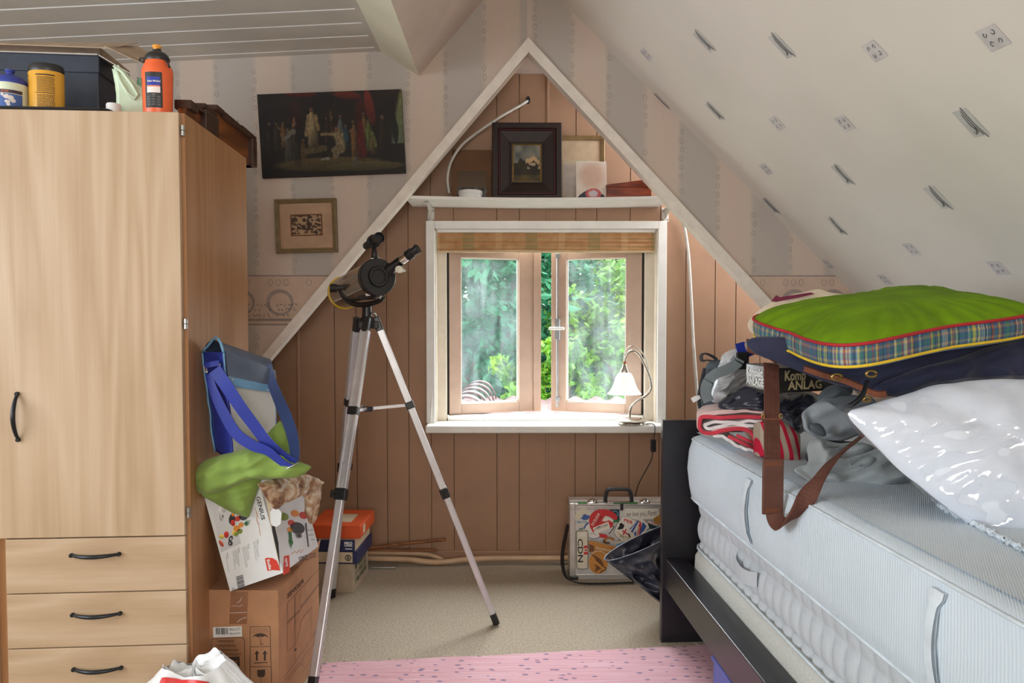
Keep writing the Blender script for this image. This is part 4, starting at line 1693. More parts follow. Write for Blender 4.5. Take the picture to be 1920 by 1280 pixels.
sym.append([q_(622, 1074), q_(756, 1069), q_(757, 1077), q_(622, 1083)])
sym.append([q_(652, 1148), q_(732, 1144), q_(732, 1196), q_(718, 1218), q_(668, 1222), q_(652, 1200)])
sym += stroke([q_(692, 1220), q_(694, 1300)], 0.0016)
poly_decal('handling_symbols', fr_front, sym, 'carton_ink', sbx, 0.0007)
# right-hand side: name and line drawing of a sewing machine
qs = fpx(fr_side, zc)
text_px('SINGER', fr_side, zc, 950, 437, (1118, 272), (950, 390), 'carton_ink', sbx, 0.012)
ln = []
for pth in ([(950, 970), (952, 500), (962, 470), (1310, 92)], [(1310, 92), (1298, 290)], [(1028, 420), (1028, 690)], [(1082, 372), (1078, 528)], [(1078, 528), (1306, 236)], [(1084, 540), (1306, 250)], [(952, 672), (1078, 545)], [(955, 684), (1078, 558)],
            [(955, 968), (1030, 890), (1050, 850), (1075, 760), (1088, 660), (1120, 610), (1196, 522), (1198, 560), (1188, 820)], [(1188, 820), (1250, 742)], [(1028, 690), (1032, 1060)],
            [(932, 1200), (1030, 1070), (1120, 950), (1240, 770)], [(932, 1200), (934, 1250), (1080, 1070), (1216, 880)], [(960, 1250), (1090, 1085), (1104, 1100), (1100, 1150)], [(1100, 1180), (1216, 1000)], [(1112, 1010), (1112, 1090)]):
    ln += stroke([qs(*p) for p in pth], 0.0016)
poly_decal('machine_drawing', fr_side, ln, 'carton_ink', sbx, 0.0007)
poly_decal('machine_drawing', fr_side, stroke([qs(1027, 420), qs(1027, 690)], 0.004) + stroke([qs(1024, 950), qs(1040, 940)], 0.008), 'carton_ink', sbx, 0.0009)

# ================================================================== juicer carton leaning against the wardrobe
plain('carton_white', (228, 230, 232), 0.45, var=0.02, scale=10)
plain('carton_edge', (206, 188, 164), 0.8)
plain('solis_red', (216, 62, 46), 0.5)
plain('ink_grey', (120, 120, 122), 0.6)
so = V((-0.8815, 2.345, 0.4285))
sex, sez, sey = V((0.169, 0, 0.0585)), V((-0.0795, 0, 0.308)), V((0.031, 0.315, -0.013))
sol = thing('carton', 'white juicer carton tilted on the brown carton, printed with fruit and GENIUS', 'box', so)
P8 = [so, so + sex, so + sex + sey, so + sey]
MB().hexa(P8 + [p + sez for p in P8]).build('body', 'carton_white', sol)
ff = Frame(so, sex.normalized(), sey.normalized(), sez.normalized())
fs = Frame(so + sex, sey.normalized(), -sex.normalized(), sez.normalized())
SWd, SHt, SDp = sex.length, sez.length, sey.length
zs = ZF(360, 860, 4.571)
g_ = fpx(ff, zs)
h_ = fpx(fs, zs)
MATS['flat_print'] = attr_mat('flat_print', 0.5)


def blobs_fn(bg, items):
    """little painted picture: soft coloured patches over a ground; items = (x, y, rx, ry, colour, angle)"""
    def fn(u, v):
        c = bg(u, v)
        for (x, y, rx, ry, col, an) in items:
            dx, dy = u - x, v - y
            a, b = dx * math.cos(an) + dy * math.sin(an), -dx * math.sin(an) + dy * math.cos(an)
            d = math.hypot(a / rx, b / ry)
            if d < 1.0:
                k = min(1.0, (1 - d) * 5)
                sh = 1.0 + 0.25 * (b / ry)
                c = tuple(min(255, c[i] * (1 - k) + col[i] * sh * k) for i in range(3))
        return c
    return fn


RED_, ORG_, YEL_, GRN_, DRK_ = (196, 52, 44), (232, 140, 40), (224, 196, 90), (110, 136, 50), (44, 46, 54)
# photo panel on the front: quad from its corners
A, B, C_, D_ = g_(222, 810), g_(398, 745), g_(290, 400), g_(115, 430)


def quad_print(fr, A, B, C, D, nx, ny, fn, parent, name, lift=0.0009):
    """picture stretched over four points of a face: A low left, B low right, C top right, D top left"""
    mb = MB(fr)
    mb.grid(nx, ny, lambda u, v: ((A[0] * (1 - u) + B[0] * u) * (1 - v) + (D[0] * (1 - u) + C[0] * u) * v, -lift, (A[1] * (1 - u) + B[1] * u) * (1 - v) + (D[1] * (1 - u) + C[1] * u) * v))
    o = mb.build(name, 'flat_print', parent, normals=False)
    a = o.data.color_attributes.new('print', 'FLOAT_COLOR', 'POINT')
    cs = []
    for j in range(ny + 1):
        for i in range(nx + 1):
            cs.extend(lin(fn(i / nx, j / ny)))
            cs.append(1.0)
    a.data.foreach_set('color', cs)
    return o


def bg_grey(u, v):
    k = 0.5 + 0.5 * v
    return (176 + 52 * k, 178 + 52 * k, 184 + 48 * k)


quad_print(ff, A, B, C_, D_, 60, 90, blobs_fn(bg_grey, [
    (0.35, 0.80, 0.13, 0.17, (222, 222, 224), 0), (0.30, 0.80, 0.015, 0.16, (120, 122, 128), 0), (0.44, 0.74, 0.03, 0.04, DRK_, 0), (0.55, 0.92, 0.16, 0.12, (226, 226, 228), 0),
    (0.86, 0.62, 0.22, 0.12, DRK_, 0.3), (0.84, 0.52, 0.12, 0.08, RED_, 0), (0.95, 0.70, 0.1, 0.05, ORG_, 0), (0.88, 0.38, 0.10, 0.07, ORG_, 0.4), (0.98, 0.36, 0.10, 0.08, GRN_, 0), (0.78, 0.30, 0.10, 0.06, YEL_, 0.3), (0.95, 0.27, 0.09, 0.05, (150, 160, 60), 0.2),
    (0.18, 0.32, 0.13, 0.055, YEL_, -0.2), (0.42, 0.32, 0.13, 0.08, RED_, 0), (0.10, 0.18, 0.13, 0.06, (196, 84, 64), -0.6), (0.58, 0.20, 0.13, 0.06, DRK_, 0.2), (0.52, 0.10, 0.12, 0.06, DRK_, -0.1), (0.58, 0.19, 0.05, 0.03, (196, 196, 200), 0), (0.50, 0.10, 0.04, 0.025, (190, 190, 196), 0)]), sol, 'fruit_picture')
# fruit spilling right of the picture panel
def fruit(fr, g, items, parent, lift=0.0014):
    for (cx, cy, r, mt) in items:
        poly_decal('printed_fruit', fr, [[g(cx + r * math.cos(a), cy + r * 0.9 * math.sin(a)) for a in [2 * PI * i / 14 for i in range(14)]]], mt, parent, lift)


plain('fruit_red', (196, 62, 48), 0.5)
plain('fruit_orange', (228, 146, 60), 0.5)
plain('fruit_green', (128, 148, 62), 0.5)
plain('fruit_leaf', (56, 116, 64), 0.5)
plain('fruit_dark', (60, 62, 70), 0.5)
plain('ochre_ink', (196, 110, 46), 0.5)
fruit(ff, g_, [(408, 520, 42, 'fruit_dark'), (355, 540, 26, 'fruit_red'), (388, 594, 24, 'fruit_orange'), (352, 622, 28, 'fruit_orange'), (382, 646, 24, 'fruit_green'), (350, 668, 20, 'fruit_green')], sol)
lv = [[g_(415, 590), g_(440, 545), g_(430, 580)], [g_(420, 590), g_(482, 556), g_(438, 594)], [g_(420, 598), g_(478, 580), g_(440, 606)], [g_(410, 590), g_(462, 550), g_(432, 590)]]
poly_decal('printed_leaves', ff, lv, 'fruit_leaf', sol, 0.002)
text_px('GENIUS', ff, zs, 508, 372, (570, 566), (540, 362), 'ink_black', sol, 0.012)
poly_decal('brush_mark', ff, stroke([g_(498, 452), g_(530, 520), g_(522, 560), g_(545, 600), g_(566, 690)], 0.0013) + stroke([g_(515, 500), g_(540, 540), g_(528, 570), g_(552, 600)], 0.001), 'ochre_ink', sol)
fine = []
qf = random.Random(21)
for (x0, y0, x1, y1, L, n) in ((545, 720, 590, 905, 0, 4), (465, 755, 510, 945, 0, 5), (380, 780, 415, 970, 0, 5), (280, 815, 330, 1030, 0, 2)):
    for k in range(n):
        ox = -k * 13 + (0 if k else 0)
        t = 0.0 if k == 0 else 0.06
        end = 0.22 if k == 0 else qf.uniform(0.6, 1.0)
        while t < end:
            dt = qf.uniform(0.05, 0.14)
            a = (x0 + (x1 - x0) * t + ox, y0 + (y1 - y0) * t + 3 * k)
            b = (x0 + (x1 - x0) * min(t + dt, end) + ox, y0 + (y1 - y0) * min(t + dt, end) + 3 * k)
            fine += stroke([g_(*a), g_(*b)], 0.0016 if k == 0 else 0.0011)
            t += dt + 0.02
poly_decal('small_print', ff, fine, 'ink_grey', sol)
red = [g_(622, 886), g_(640, 878), g_(690, 884), g_(730, 908), g_(752, 950), g_(766, 992), g_(700, 984), g_(652, 988)]
poly_decal('red_emblem', ff, [red], 'solis_red', sol)
text_px('Solis', ff, zs, 640, 892, (668, 980), (664, 886), 'label_white', sol, 0.03, lift=0.002)
bars = []
yb = 1004
while yb < 1116:
    w = qf.choice((2, 3, 4, 6))
    bars.append([g_(372 + (yb - 1004) * .25, yb + 14), g_(434 + (yb - 1004) * .25, yb), g_(434 + (yb - 1004) * .25, yb + w), g_(372 + (yb - 1004) * .25, yb + w + 14)])
    yb += w + qf.choice((2, 3, 4))
poly_decal('barcode', ff, bars, 'ink_black', sol)
text_px('CE', ff, zs, 340, 1108, (352, 1140), (360, 1102), 'ink_black', sol, 0.02)
# side face
red = [h_(788, 826), h_(832, 808), h_(836, 960), h_(778, 1000)]
poly_decal('red_emblem', fs, [red], 'solis_red', sol)
text_px('Solis', fs, zs, 818, 910, (806, 838), (798, 912), 'label_white', sol, 0.03, lift=0.002)
text_px('SOLIS GENIUS', fs, zs, 1046, 758, (904, 822), (1056, 800), 'ink_black', sol, 0.012)
poly_decal('brush_mark', fs, stroke([h_(848, 800), h_(880, 770), h_(890, 786), h_(918, 752), h_(925, 780), h_(948, 742)], 0.002), 'ochre_ink', sol)
fruit(fs, h_, [(790, 470, 40, 'fruit_green'), (850, 520, 30, 'fruit_red'), (900, 560, 60, 'fruit_dark'), (880, 430, 34, 'fruit_orange'), (950, 440, 36, 'fruit_red'), (840, 580, 26, 'fruit_orange'), (910, 625, 26, 'ink_grey'), (910, 625, 14, 'fruit_dark')], sol)
poly_decal('printed_leaves', fs, [[h_(825, 600), h_(850, 600), h_(856, 690), h_(846, 755), (h_(834, 690))], [h_(830, 610), h_(862, 690), h_(858, 720)], [h_(838, 610), h_(826, 690), h_(834, 730)]], 'fruit_leaf', sol, 0.002)
poly_decal('printed_fork', fs, [[h_(962, 510), h_(974, 505), h_(980, 600), h_(992, 715), h_(984, 720), h_(972, 610)]], 'fruit_dark', sol, 0.002)
poly_decal('small_print', fs, stroke([h_(985, 568), h_(1030, 560)], 0.002) + stroke([h_(990, 610), h_(1032, 602)], 0.002) + stroke([h_(1010, 650), h_(1040, 644)], 0.002), 'ink_grey', sol)
# gaping slit with tuck flap
poly_decal('slit', ff, [[g_(640, 470), g_(690, 610), g_(735, 760), g_(770, 1000), g_(755, 930), g_(715, 800), g_(672, 660)]], 'gap_black', sol, 0.0008)
poly_decal('fold_strip', ff, [[g_(560, 270), g_(600, 300), g_(665, 480), g_(725, 720), g_(768, 1000), g_(748, 930), g_(700, 770), g_(640, 560)]], 'carton_edge', sol, 0.0006)
tb = [g_(648, 500), g_(662, 480), g_(690, 470), g_(735, 492), g_(752, 520), g_(750, 605), g_(720, 625), g_(680, 618), g_(660, 590)]
mbt_ = MB(ff)
mbt_.prism([p for p in tb], -0.006, -0.004, 'y')
mbt_.build('tuck_flap', 'carton_white', sol)

# ================================================================== folded green pillow on the carton
cloth('pillow_green', (132, 158, 78), 500)
zp = ZF(340, 620, 2.56)
pf = Frame(at(466, 880, 2.33), (1, 0, 0), (0, 1, 0), (0, 0, 1))


def o_(lst, fr=pf, z=zp):
    return [pxl(fr, *z(a, b)) for a, b in lst]


pil = thing('pillow', 'limp green pillow folded double over the white juicer carton', 'pillow', pf.p(0, 0.05, -0.05))
puff(pf.moved(0, -0.035, 0), o_([(78, 700), (95, 650), (150, 605), (250, 575), (360, 552), (470, 545), (520, 570), (560, 610), (628, 636), (634, 648), (590, 684), (520, 692), (430, 700), (390, 690), (300, 720), (200, 760), (110, 765)]), 0.052, 0.075, 'pillow_green', 'upper_fold', pil, wr=0.006, ws=14, seed=3, n=140, rings=20, ridge=0.02, power=3.0)
puff(pf, o_([(76, 705), (120, 668), (200, 652), (300, 655), (392, 668), (396, 690), (372, 750), (345, 830), (326, 888), (316, 894), (240, 870), (150, 815), (92, 775)]), 0.046, 0.02, 'pillow_green', 'lower_fold', pil, wr=0.006, ws=12, seed=8, n=140, rings=20, ridge=0.016)
pk = Frame(at(510, 840, 2.37), (1, 0, 0), (0, 1, 0), (0, 0, 1))
puff(pk, o_([(380, 530), (420, 485), (460, 445), (474, 434), (490, 460), (518, 495), (520, 540), (514, 600), (440, 620), (385, 590)], pk), 0.03, 0.05, 'pillow_green', 'corner', pil, wr=0.005, ws=16, seed=5)

# ================================================================== crumpled patterned paper bag
def mat_floral():
    m = new_mat('printed_paper', (180, 160, 140), 0.55, 0, 0.4)
    t = NT(m)
    v = t.coord()
    n1 = t.n('ShaderNodeTexNoise')
    n1.inputs['Scale'].default_value = 22
    n1.inputs['Detail'].default_value = 5
    n1.inputs['Distortion'].default_value = 1.2
    t.l(v, n1.inputs['Vector'])
    t.color(t.ramp(n1.outputs['Fac'], [(0.28, (92, 62, 46)), (0.42, (160, 122, 92)), (0.52, (196, 170, 140)), (0.62, (214, 204, 190)), (0.72, (150, 96, 92))]))
    t.bump(t.noise(v, 60, 4), 0.2, 0.003)


mat_floral()
ge = at(607, 900, 2.64) - at(484, 900, 2.285)
ge.z = 0
ge.normalize()
gf = Frame(at(545, 930, 2.375), ge, V((-ge.y, ge.x, 0)), (0, 0, 1))
pb = thing('paper_bag', 'crumpled floral printed paper bag under the green pillow', 'bag', gf.p(0, 0, -0.08))
puff(gf, o_([(368, 735), (430, 712), (520, 698), (602, 688), (650, 706), (686, 727), (640, 760), (560, 800), (500, 826), (455, 858), (440, 850), (410, 800)], gf), 0.022, 0.03, 'printed_paper', 'folded_top', pb, wr=0.006, ws=22, seed=2, smooth_out=False, ridge=0.012, n=120)
puff(gf.moved(0, 0.012, 0), o_([(600, 770), (640, 742), (686, 728), (680, 800), (660, 905), (648, 928), (632, 926), (620, 890), (612, 820)], gf), 0.02, 0.02, 'printed_paper', 'hanging_side', pb, wr=0.008, ws=30, seed=6, smooth_out=False)

# ================================================================== blue shoulder bag
plain('vinyl_blue', (40, 56, 152), 0.32, var=0.06, scale=8, bump=0.05, bscale=30)
plain('vinyl_navy', (42, 66, 122), 0.35, var=0.08, scale=8)
plain('vinyl_slate', (84, 96, 118), 0.4, var=0.08, scale=9, bump=0.05, bscale=25)
plain('vinyl_pale', (206, 204, 198), 0.45, var=0.04, scale=9, bump=0.08, bscale=18)
plain('vinyl_sky', (112, 160, 198), 0.4, var=0.03)
zb_ = ZF(360, 620, 4.571)
LBt, LFt, RFt, RBt = at(381, 660, 2.335), at(420, 660, 2.27), at(513, 697, 2.48), at(500, 690, 2.60)
LBb, LFb, RFb, RBb = at(404, 846, 2.345), at(436, 862, 2.29), at(520, 822, 2.50), at(510, 815, 2.60)
bag = thing('shoulder_bag', 'blue and white vinyl shoulder bag with long strap leaning on the wardrobe', 'bag', LFb)


def bagpt(u, v):
    """u round the section (0..1), v down from the top"""
    cs = [LBt.lerp(LBb, v), LFt.lerp(LFb, v), RFt.lerp(RFb, v), RBt.lerp(RBb, v)]
    k = u * 4
    i = int(k) % 4
    f = k - int(k)
    p = cs[i].lerp(cs[(i + 1) % 4], f)
    cen = (cs[0] + cs[1] + cs[2] + cs[3]) / 4
    bulge = 0.16 * math.sin(PI * f) * (0.4 + 0.6 * math.sin(PI * min(1, v * 1.05)))
    d = p - cen
    p = p + d.normalized() * bulge * 0.05
    p += V((1, 0, 0)) * 0.004 * nz((u * 6, v * 5, 1), 1.3)
    return p


bm_ = MB()
bm_.grid(48, 24, lambda u, v: bagpt(u % 1.0, v), close_u=True, local=False)
n = 48
bm_.face([k for k in range(n)])
bm_.face([24 * n + k for k in range(n)])
bm_.build('body', 'vinyl_blue', bag, smooth=True)


def bag_face(u0, u1, v0, v1, mat, name, lift, nu=16, nv=10):
    """panel sewn on the front of the bag"""
    out = (LFt - LBt).cross(V((0, 0, 1)))
    nf_ = ((RFt - LFt).cross(LFb - LFt)).normalized()
    if nf_.y > 0:
        nf_ = -nf_
    m = MB()
    m.grid(nu, nv, lambda a, b: bagpt(0.25 + 0.25 * (u0 + (u1 - u0) * a), v0 + (v1 - v0) * b) + nf_ * lift, local=False)
    m.grid(nu, nv, lambda a, b: bagpt(0.25 + 0.25 * (u0 + (u1 - u0) * a), v0 + (v1 - v0) * b) + nf_ * (lift - 0.006), local=False)
    return m.build(name, mat, bag, smooth=True)


bag_face(0.02, 0.97, 0.30, 0.99, 'vinyl_pale', 'front_panel', 0.003)
bag_face(0.0, 0.99, -0.02, 0.22, 'vinyl_slate', 'flap', 0.009)
bag_face(0.0, 0.99, 0.22, 0.31, 'vinyl_sky', 'flap_trim', 0.0095, 16, 4)
# rolled top of the bag
tp = MB()
tp.grid(16, 10, lambda a, b: (LFt.lerp(RFt, a)).lerp(LBt.lerp(RBt, a), b) + V((0, 0, 0.034 * math.sin(PI * b) ** 0.7 + 0.004)), local=False)
tp.build('rolled_top', 'vinyl_slate', bag, smooth=True)
sd = MB().tube([tuple(LBt.lerp(LFt, i / 8) + V((0, -0.004, 0.038 * math.sin(PI * i / 8) ** 0.7 - 0.012 * math.sin(2 * PI * i / 8)))) for i in range(9)], 0.004, 8)
sd.build('end_piping', 'vinyl_sky', bag, smooth=True)
MB().tube([tuple(bagpt(0.0, v) + V((-0.001, -0.003, 0))) for v in [i / 14 for i in range(15)]], 0.003, 6).build('side_piping', 'vinyl_sky', bag, smooth=True)
MB().tube([tuple(bagpt(0.495, v) + V((0.001, -0.003, 0))) for v in [0.25 + 0.75 * i / 14 for i in range(15)]], 0.0026, 6).build('side_piping', 'vinyl_sky', bag, smooth=True)
MB().tube([tuple(bagpt(0.255, v) + V((0, -0.006, 0))) for v in [i / 14 * 0.34 for i in range(15)]], 0.003, 6).build('front_piping', 'vinyl_sky', bag, smooth=True)


def bp(x, y, d):
    return at(*zb_(x, y), d)


# long strap: upper run, lower run and the far run, meeting in the buckle
r1 = catmull([bp(195, 330, 2.255), bp(300, 480, 2.25), bp(420, 660, 2.25), bp(540, 820, 2.255), bp(640, 950, 2.26), bp(760, 1060, 2.27), bp(880, 1140, 2.28)], 6)
MB().ribbon([tuple(p) for p in r1], [0.040 - 0.010 * (i / len(r1)) for i in range(len(r1))], V((0.75, 0, 0.66)), 0.003, local=False).build('strap', 'vinyl_blue', bag, smooth=40)
r2 = catmull([bp(140, 370, 2.262), bp(190, 520, 2.26), bp(270, 700, 2.258), bp(380, 880, 2.255), bp(520, 980, 2.25), bp(650, 1030, 2.25), bp(760, 1120, 2.255), bp(850, 1172, 2.26)], 6)
MB().ribbon([tuple(p) for p in r2], [0.022 + 0.014 * math.sin(PI * min(1, i / len(r2) * 1.2)) for i in range(len(r2))], V((0.6, -0.15, 0.78)), 0.003, local=False).build('strap', 'vinyl_blue', bag, smooth=40)
r3 = catmull([bp(645, 290, 2.45), bp(680, 430, 2.44), bp(740, 580, 2.42), bp(800, 720, 2.39), bp(850, 860, 2.36), bp(878, 1000, 2.32), bp(882, 1120, 2.285)], 6)
MB().ribbon([tuple(p) for p in r3], [0.024 + 0.012 * math.sin(PI * i / len(r3)) for i in range(len(r3))], V((1, 0.2, 0.2)), 0.003, local=False).build('strap', 'vinyl_navy', bag, smooth=40)
MB().tube([tuple(bp(796, 1190, 2.252)), tuple(bp(914, 1130, 2.262))], 0.0026, 6).build('buckle_bar', 'steel', bag, smooth=True)
cb = [bp(102, 300, 2.262), bp(108, 340, 2.258), bp(132, 356, 2.256), bp(120, 320, 2.262)]
MB().tube([tuple(p) for p in catmull(cb, 4)], 0.0022, 6).build('strap_ring', 'steel', bag, smooth=True)
MB().tube([tuple(bp(238, 280, 2.262)), tuple(bp(242, 318, 2.258))], 0.0026, 6).build('strap_ring', 'steel', bag, smooth=True)
MB().ribbon([tuple(bp(105, 300, 2.268)), tuple(bp(160, 288, 2.262)), tuple(bp(235, 275, 2.262))], 0.016, V((0, 0, 1)), 0.003, local=False).build('strap_tab', 'vinyl_blue', bag)
MB().tube([tuple(bp(330, 400, 2.262)), tuple(bp(338, 425, 2.26)), tuple(bp(350, 425, 2.26)), tuple(bp(352, 402, 2.262))], 0.0016, 5).build('zip_pull', 'steel', bag, smooth=True)

# ================================================================== white carrier bag at the bottom edge
plain('film_white', (236, 238, 240), 0.3, var=0.03, scale=12, bump=0.2, bscale=26)
plain('film_red', (220, 48, 48), 0.35, var=0.05, bump=0.2, bscale=26)
cbf = frame_z(V((at(372, 1275, 2.06).x, 2.03, 0)))
cbag = thing('carrier_bag', 'crumpled white plastic carrier bag with red print before the drawers', 'bag', cbf.o)


def crumple(u, v):
    a = 2 * PI * u
    z = 0.345 * v ** 0.9
    r = 0.125 * (0.85 + 0.35 * math.sin(PI * min(1, v * 0.9 + 0.1)) - 0.30 * v ** 4)
    k = 1 + 0.20 * nz((math.cos(a) * 1.6, math.sin(a) * 1.6, z * 9), 1.2) + 0.05 * nz((math.cos(a) * 3, math.sin(a) * 3, z * 22), 1.3)
    return (r * k * math.cos(a) * 1.22, r * k * math.sin(a) * 0.9, z + 0.035 * v ** 3 * nz((math.cos(a) * 1.2, math.sin(a) * 1.2, 3), 1.2))


cm = MB(cbf)
cm.grid(96, 34, crumple, close_u=True)
top0 = len(cm.v)
cm.grid(96, 6, lambda u, v: (crumple(u, 1)[0] * (1 - 0.92 * v), crumple(u, 1)[1] * (1 - 0.92 * v), crumple(u, 1)[2] - 0.03 * math.sin(PI * v * 0.8) + 0.02 * nz((u * 20, v * 6, 2), 1)), close_u=True)
cm.build('film', 'film_white', cbag, smooth=True)
pr = MB(cbf)
pr.grid(22, 6, lambda u, v: tuple(V(crumple(0.66 + 0.2 * u, 0.90 + 0.075 * v - 0.03 * (2 * u - 1) ** 2)) * 1.0 + V((0, -0.003, 0.004))))
pr.build('printed_patch', 'film_red', cbag, smooth=True)

# ================================================================== stack of boxes behind the tripod
plain('card_grey', (178, 160, 138), 0.85, var=0.04)
plain('card_cream', (206, 188, 158), 0.8, var=0.03)
plain('card_navy', (38, 44, 84), 0.5, var=0.05)
plain('card_orange', (214, 86, 40), 0.5, var=0.04)
plain('ink_green', (52, 74, 44), 0.6)
zk = ZF(570, 940, 6.74)
sk = frame_z(on_z(662.7, 1112, 0.0), -math.radians(3))
sk.o.z = 0
gb = thing('carton', 'plain greyish card box lowest in the small stack behind the tripod', 'box', sk.p(-0.1, 0.14, 0))
MB(sk).bbox(-0.21, 0, 0, 0.29, 0, 0.141, 0.003).build('body', 'card_grey', gb)
s1 = Frame(sk.o, sk.ey, -sk.ex, sk.ez)
qg = random.Random(31)
for ya, yb_, xe in ((0.100, 0.128, 0.25), (0.064, 0.088, 0.25), (0.034, 0.055, 0.25)):
    x_ = 0.04
    marks = []
    while x_ < xe:
        w_ = qg.uniform(0.010, 0.018)
        marks += stroke([(x_, ya), (x_, yb_)], 0.005) + stroke([(x_ + 0.003, yb_ - 0.003), (x_ + w_ - 0.004, yb_ - 0.003)], 0.005)
        if qg.random() < 0.6:
            marks += stroke([(x_ + 0.003, (ya + yb_) / 2), (x_ + w_ - 0.005, (ya + yb_) / 2)], 0.004)
        if qg.random() < 0.6:
            marks += stroke([(x_ + w_ - 0.004, ya), (x_ + w_ - 0.004, yb_ - 0.006)], 0.004)
        x_ += w_ + (0.014 if qg.random() < 0.2 else 0.002)
    poly_decal('printed_text', s1, marks, 'ink_green', gb)
lo = sk.moved(0.022, -0.012, 0.142)
b2 = thing('model_box', 'cream and navy box with a round emblem on the grey card box', 'box', lo.p(-0.1, 0.14, 0))
MB(lo).bbox(-0.225, 0, 0, 0.30, 0, 0.058, 0.002).build('body', 'card_navy', b2)
MB(lo).box(-0.22, -0.022, -0.0015, 0.0, 0.008, 0.056).build('front_label', 'card_cream', b2)
l2 = Frame(lo.p(0, -0.0015, 0), lo.ex, lo.ey, lo.ez)
poly_decal('round_emblem', l2, ring(-0.042, 0.030, 0.013, 0.004, 18) + stroke([(-0.046, 0.022), (-0.046, 0.037)], 0.003) + stroke([(-0.038, 0.022), (-0.038, 0.037)], 0.003) + stroke([(-0.042, 0.020), (-0.042, 0.040)], 0.003), 'ink_black', b2)
up_ = sk.moved(0.012, -0.010, 0.2015)
b3 = thing('model_box', 'navy box lettered PIKO with a cream lid side, under the orange box', 'box', up_.p(-0.1, 0.14, 0))
MB(up_).bbox(-0.225, 0, 0, 0.285, 0, 0.056, 0.002).build('body', 'card_cream', b3)
MB(up_).box(-0.2245, -0.0005, -0.0015, 0.0, 0.001, 0.055).build('front_label', 'card_navy', b3)
u2 = Frame(up_.p(0, -0.0015, 0), up_.ex, up_.ey, up_.ez)
pls = text_polys('PIKO', 1.0, 0, 0, bold=0.05)
xs = [p[0] for pl in pls for p in pl]
poly_decal('printed_text', u2, [[(-0.05 + (x - min(xs)) / (max(xs) - min(xs)) * 0.038, 0.031 + y / 0.7 * 0.014) for x, y in pl] for pl in pls] + [rect(-0.05, -0.012, 0.024, 0.028), rect(-0.046, -0.014, 0.010, 0.014)], 'label_white', b3)
oc = sk.moved(0.036, -0.004, 0.259)
b4 = thing('model_box', 'orange box with a pale corner label on top of the small stack', 'box', oc.p(-0.1, 0.14, 0))
MB(oc).bbox(-0.25, 0, 0, 0.29, 0, 0.062, 0.004).build('body', 'card_orange', b4)
MB(oc).box(-0.0005, 0.001, 0.05, 0.09, 0.012, 0.052).build('side_label', 'card_cream', b4)
MB(oc).box(-0.14, -0.06, 0.06, 0.2, 0.062, 0.0632).build('top_label', 'card_cream', b4)

# ================================================================== pipes and sticks along the skirting
plain('pipe_paint', (200, 166, 132), 0.4, var=0.05)
wood('stick_wood', (96, 56, 30), (134, 84, 50), (160, 106, 68), 'X', 4, 0.6)


def pipe(name, pts, r, mat, label, cat, group=None):
    p = [at(a, b, d) for a, b, d in pts]
    o = MB().tube([tuple(k) for k in catmull(p, 6)], r, 10, local=False).build(name, mat, smooth=50)
    return tag(o, label, cat, group)


pipe('heating_pipe', [(640, 1045, 3.86), (720, 1047, 3.86), (770, 1049, 3.855), (800, 1053, 3.85), (832, 1053, 3.85), (870, 1049, 3.86), (930, 1046, 3.87), (1060, 1046, 3.87), (1300, 1042, 3.87)], 0.0145, 'pipe_paint', 'long painted heating pipe running along the foot of the panelling', 'pipe')
pipe('heating_pipe', [(640, 1036, 3.90), (760, 1037, 3.90), (800, 1039, 3.90), (818, 1044, 3.895), (830, 1049, 3.89)], 0.0115, 'pipe_paint', 'shorter painted heating pipe bending down to the long pipe', 'pipe')
pipe('wooden_stick', [(650, 1033, 3.80), (740, 1021, 3.84), (836, 1011, 3.88)], 0.0085, 'stick_wood', 'upper brown wooden stick slanting up against the panelling', 'stick')
pipe('wooden_stick', [(650, 1030, 3.83), (740, 1031, 3.85), (819, 1032, 3.87)], 0.0075, 'stick_wood', 'lower brown wooden stick lying level on the heating pipe', 'stick')
o = MB().bbox(at(695, 1060, 3.8).x, at(742, 1060, 3.8).x, 3.80, 3.815, 0.0, 0.012, 0.003).build('metal_strip', 'steel')
tag(o, 'short flat metal strip on the carpet beside the box stack', 'strip')

# ================================================================== telescope on its tripod
plain('alu', (206, 204, 206), 0.38, 0.55, var=0.03)
plain('alu_groove', (150, 148, 150), 0.45, 0.5)
plain('black_satin', (28, 28, 30), 0.35, var=0.1)
plain('black_metal', (22, 22, 24), 0.28, 0.2)
plain('tube_silver', (196, 190, 180), 0.12, 0.85, var=0.03)
plain('rim_yellow', (206, 168, 30), 0.4)
plain('chrome', (226, 226, 228), 0.08, 1.0, var=0.01)
plain('knob_white', (206, 200, 184), 0.4)

hub = at(688, 602, 3.06)
FA, FB, FC = on_z(932, 1171, 0.0), on_z(624, 1116, 0.0), on_z(584, 1299, 0.0)
FB.y -= 0.03
tel = thing('telescope', 'silver reflector telescope with black cap on an aluminium tripod', 'telescope', V((hub.x, hub.y, 0)))


def leg_frame(top, foot):
    d = (foot - top).normalized()
    out = V((foot.x - hub.x, foot.y - hub.y, 0)).normalized()
    s = d.cross(out).normalized()
    o = s.cross(d).normalized()
    return Frame(top, s, o, d)       # z runs down the leg


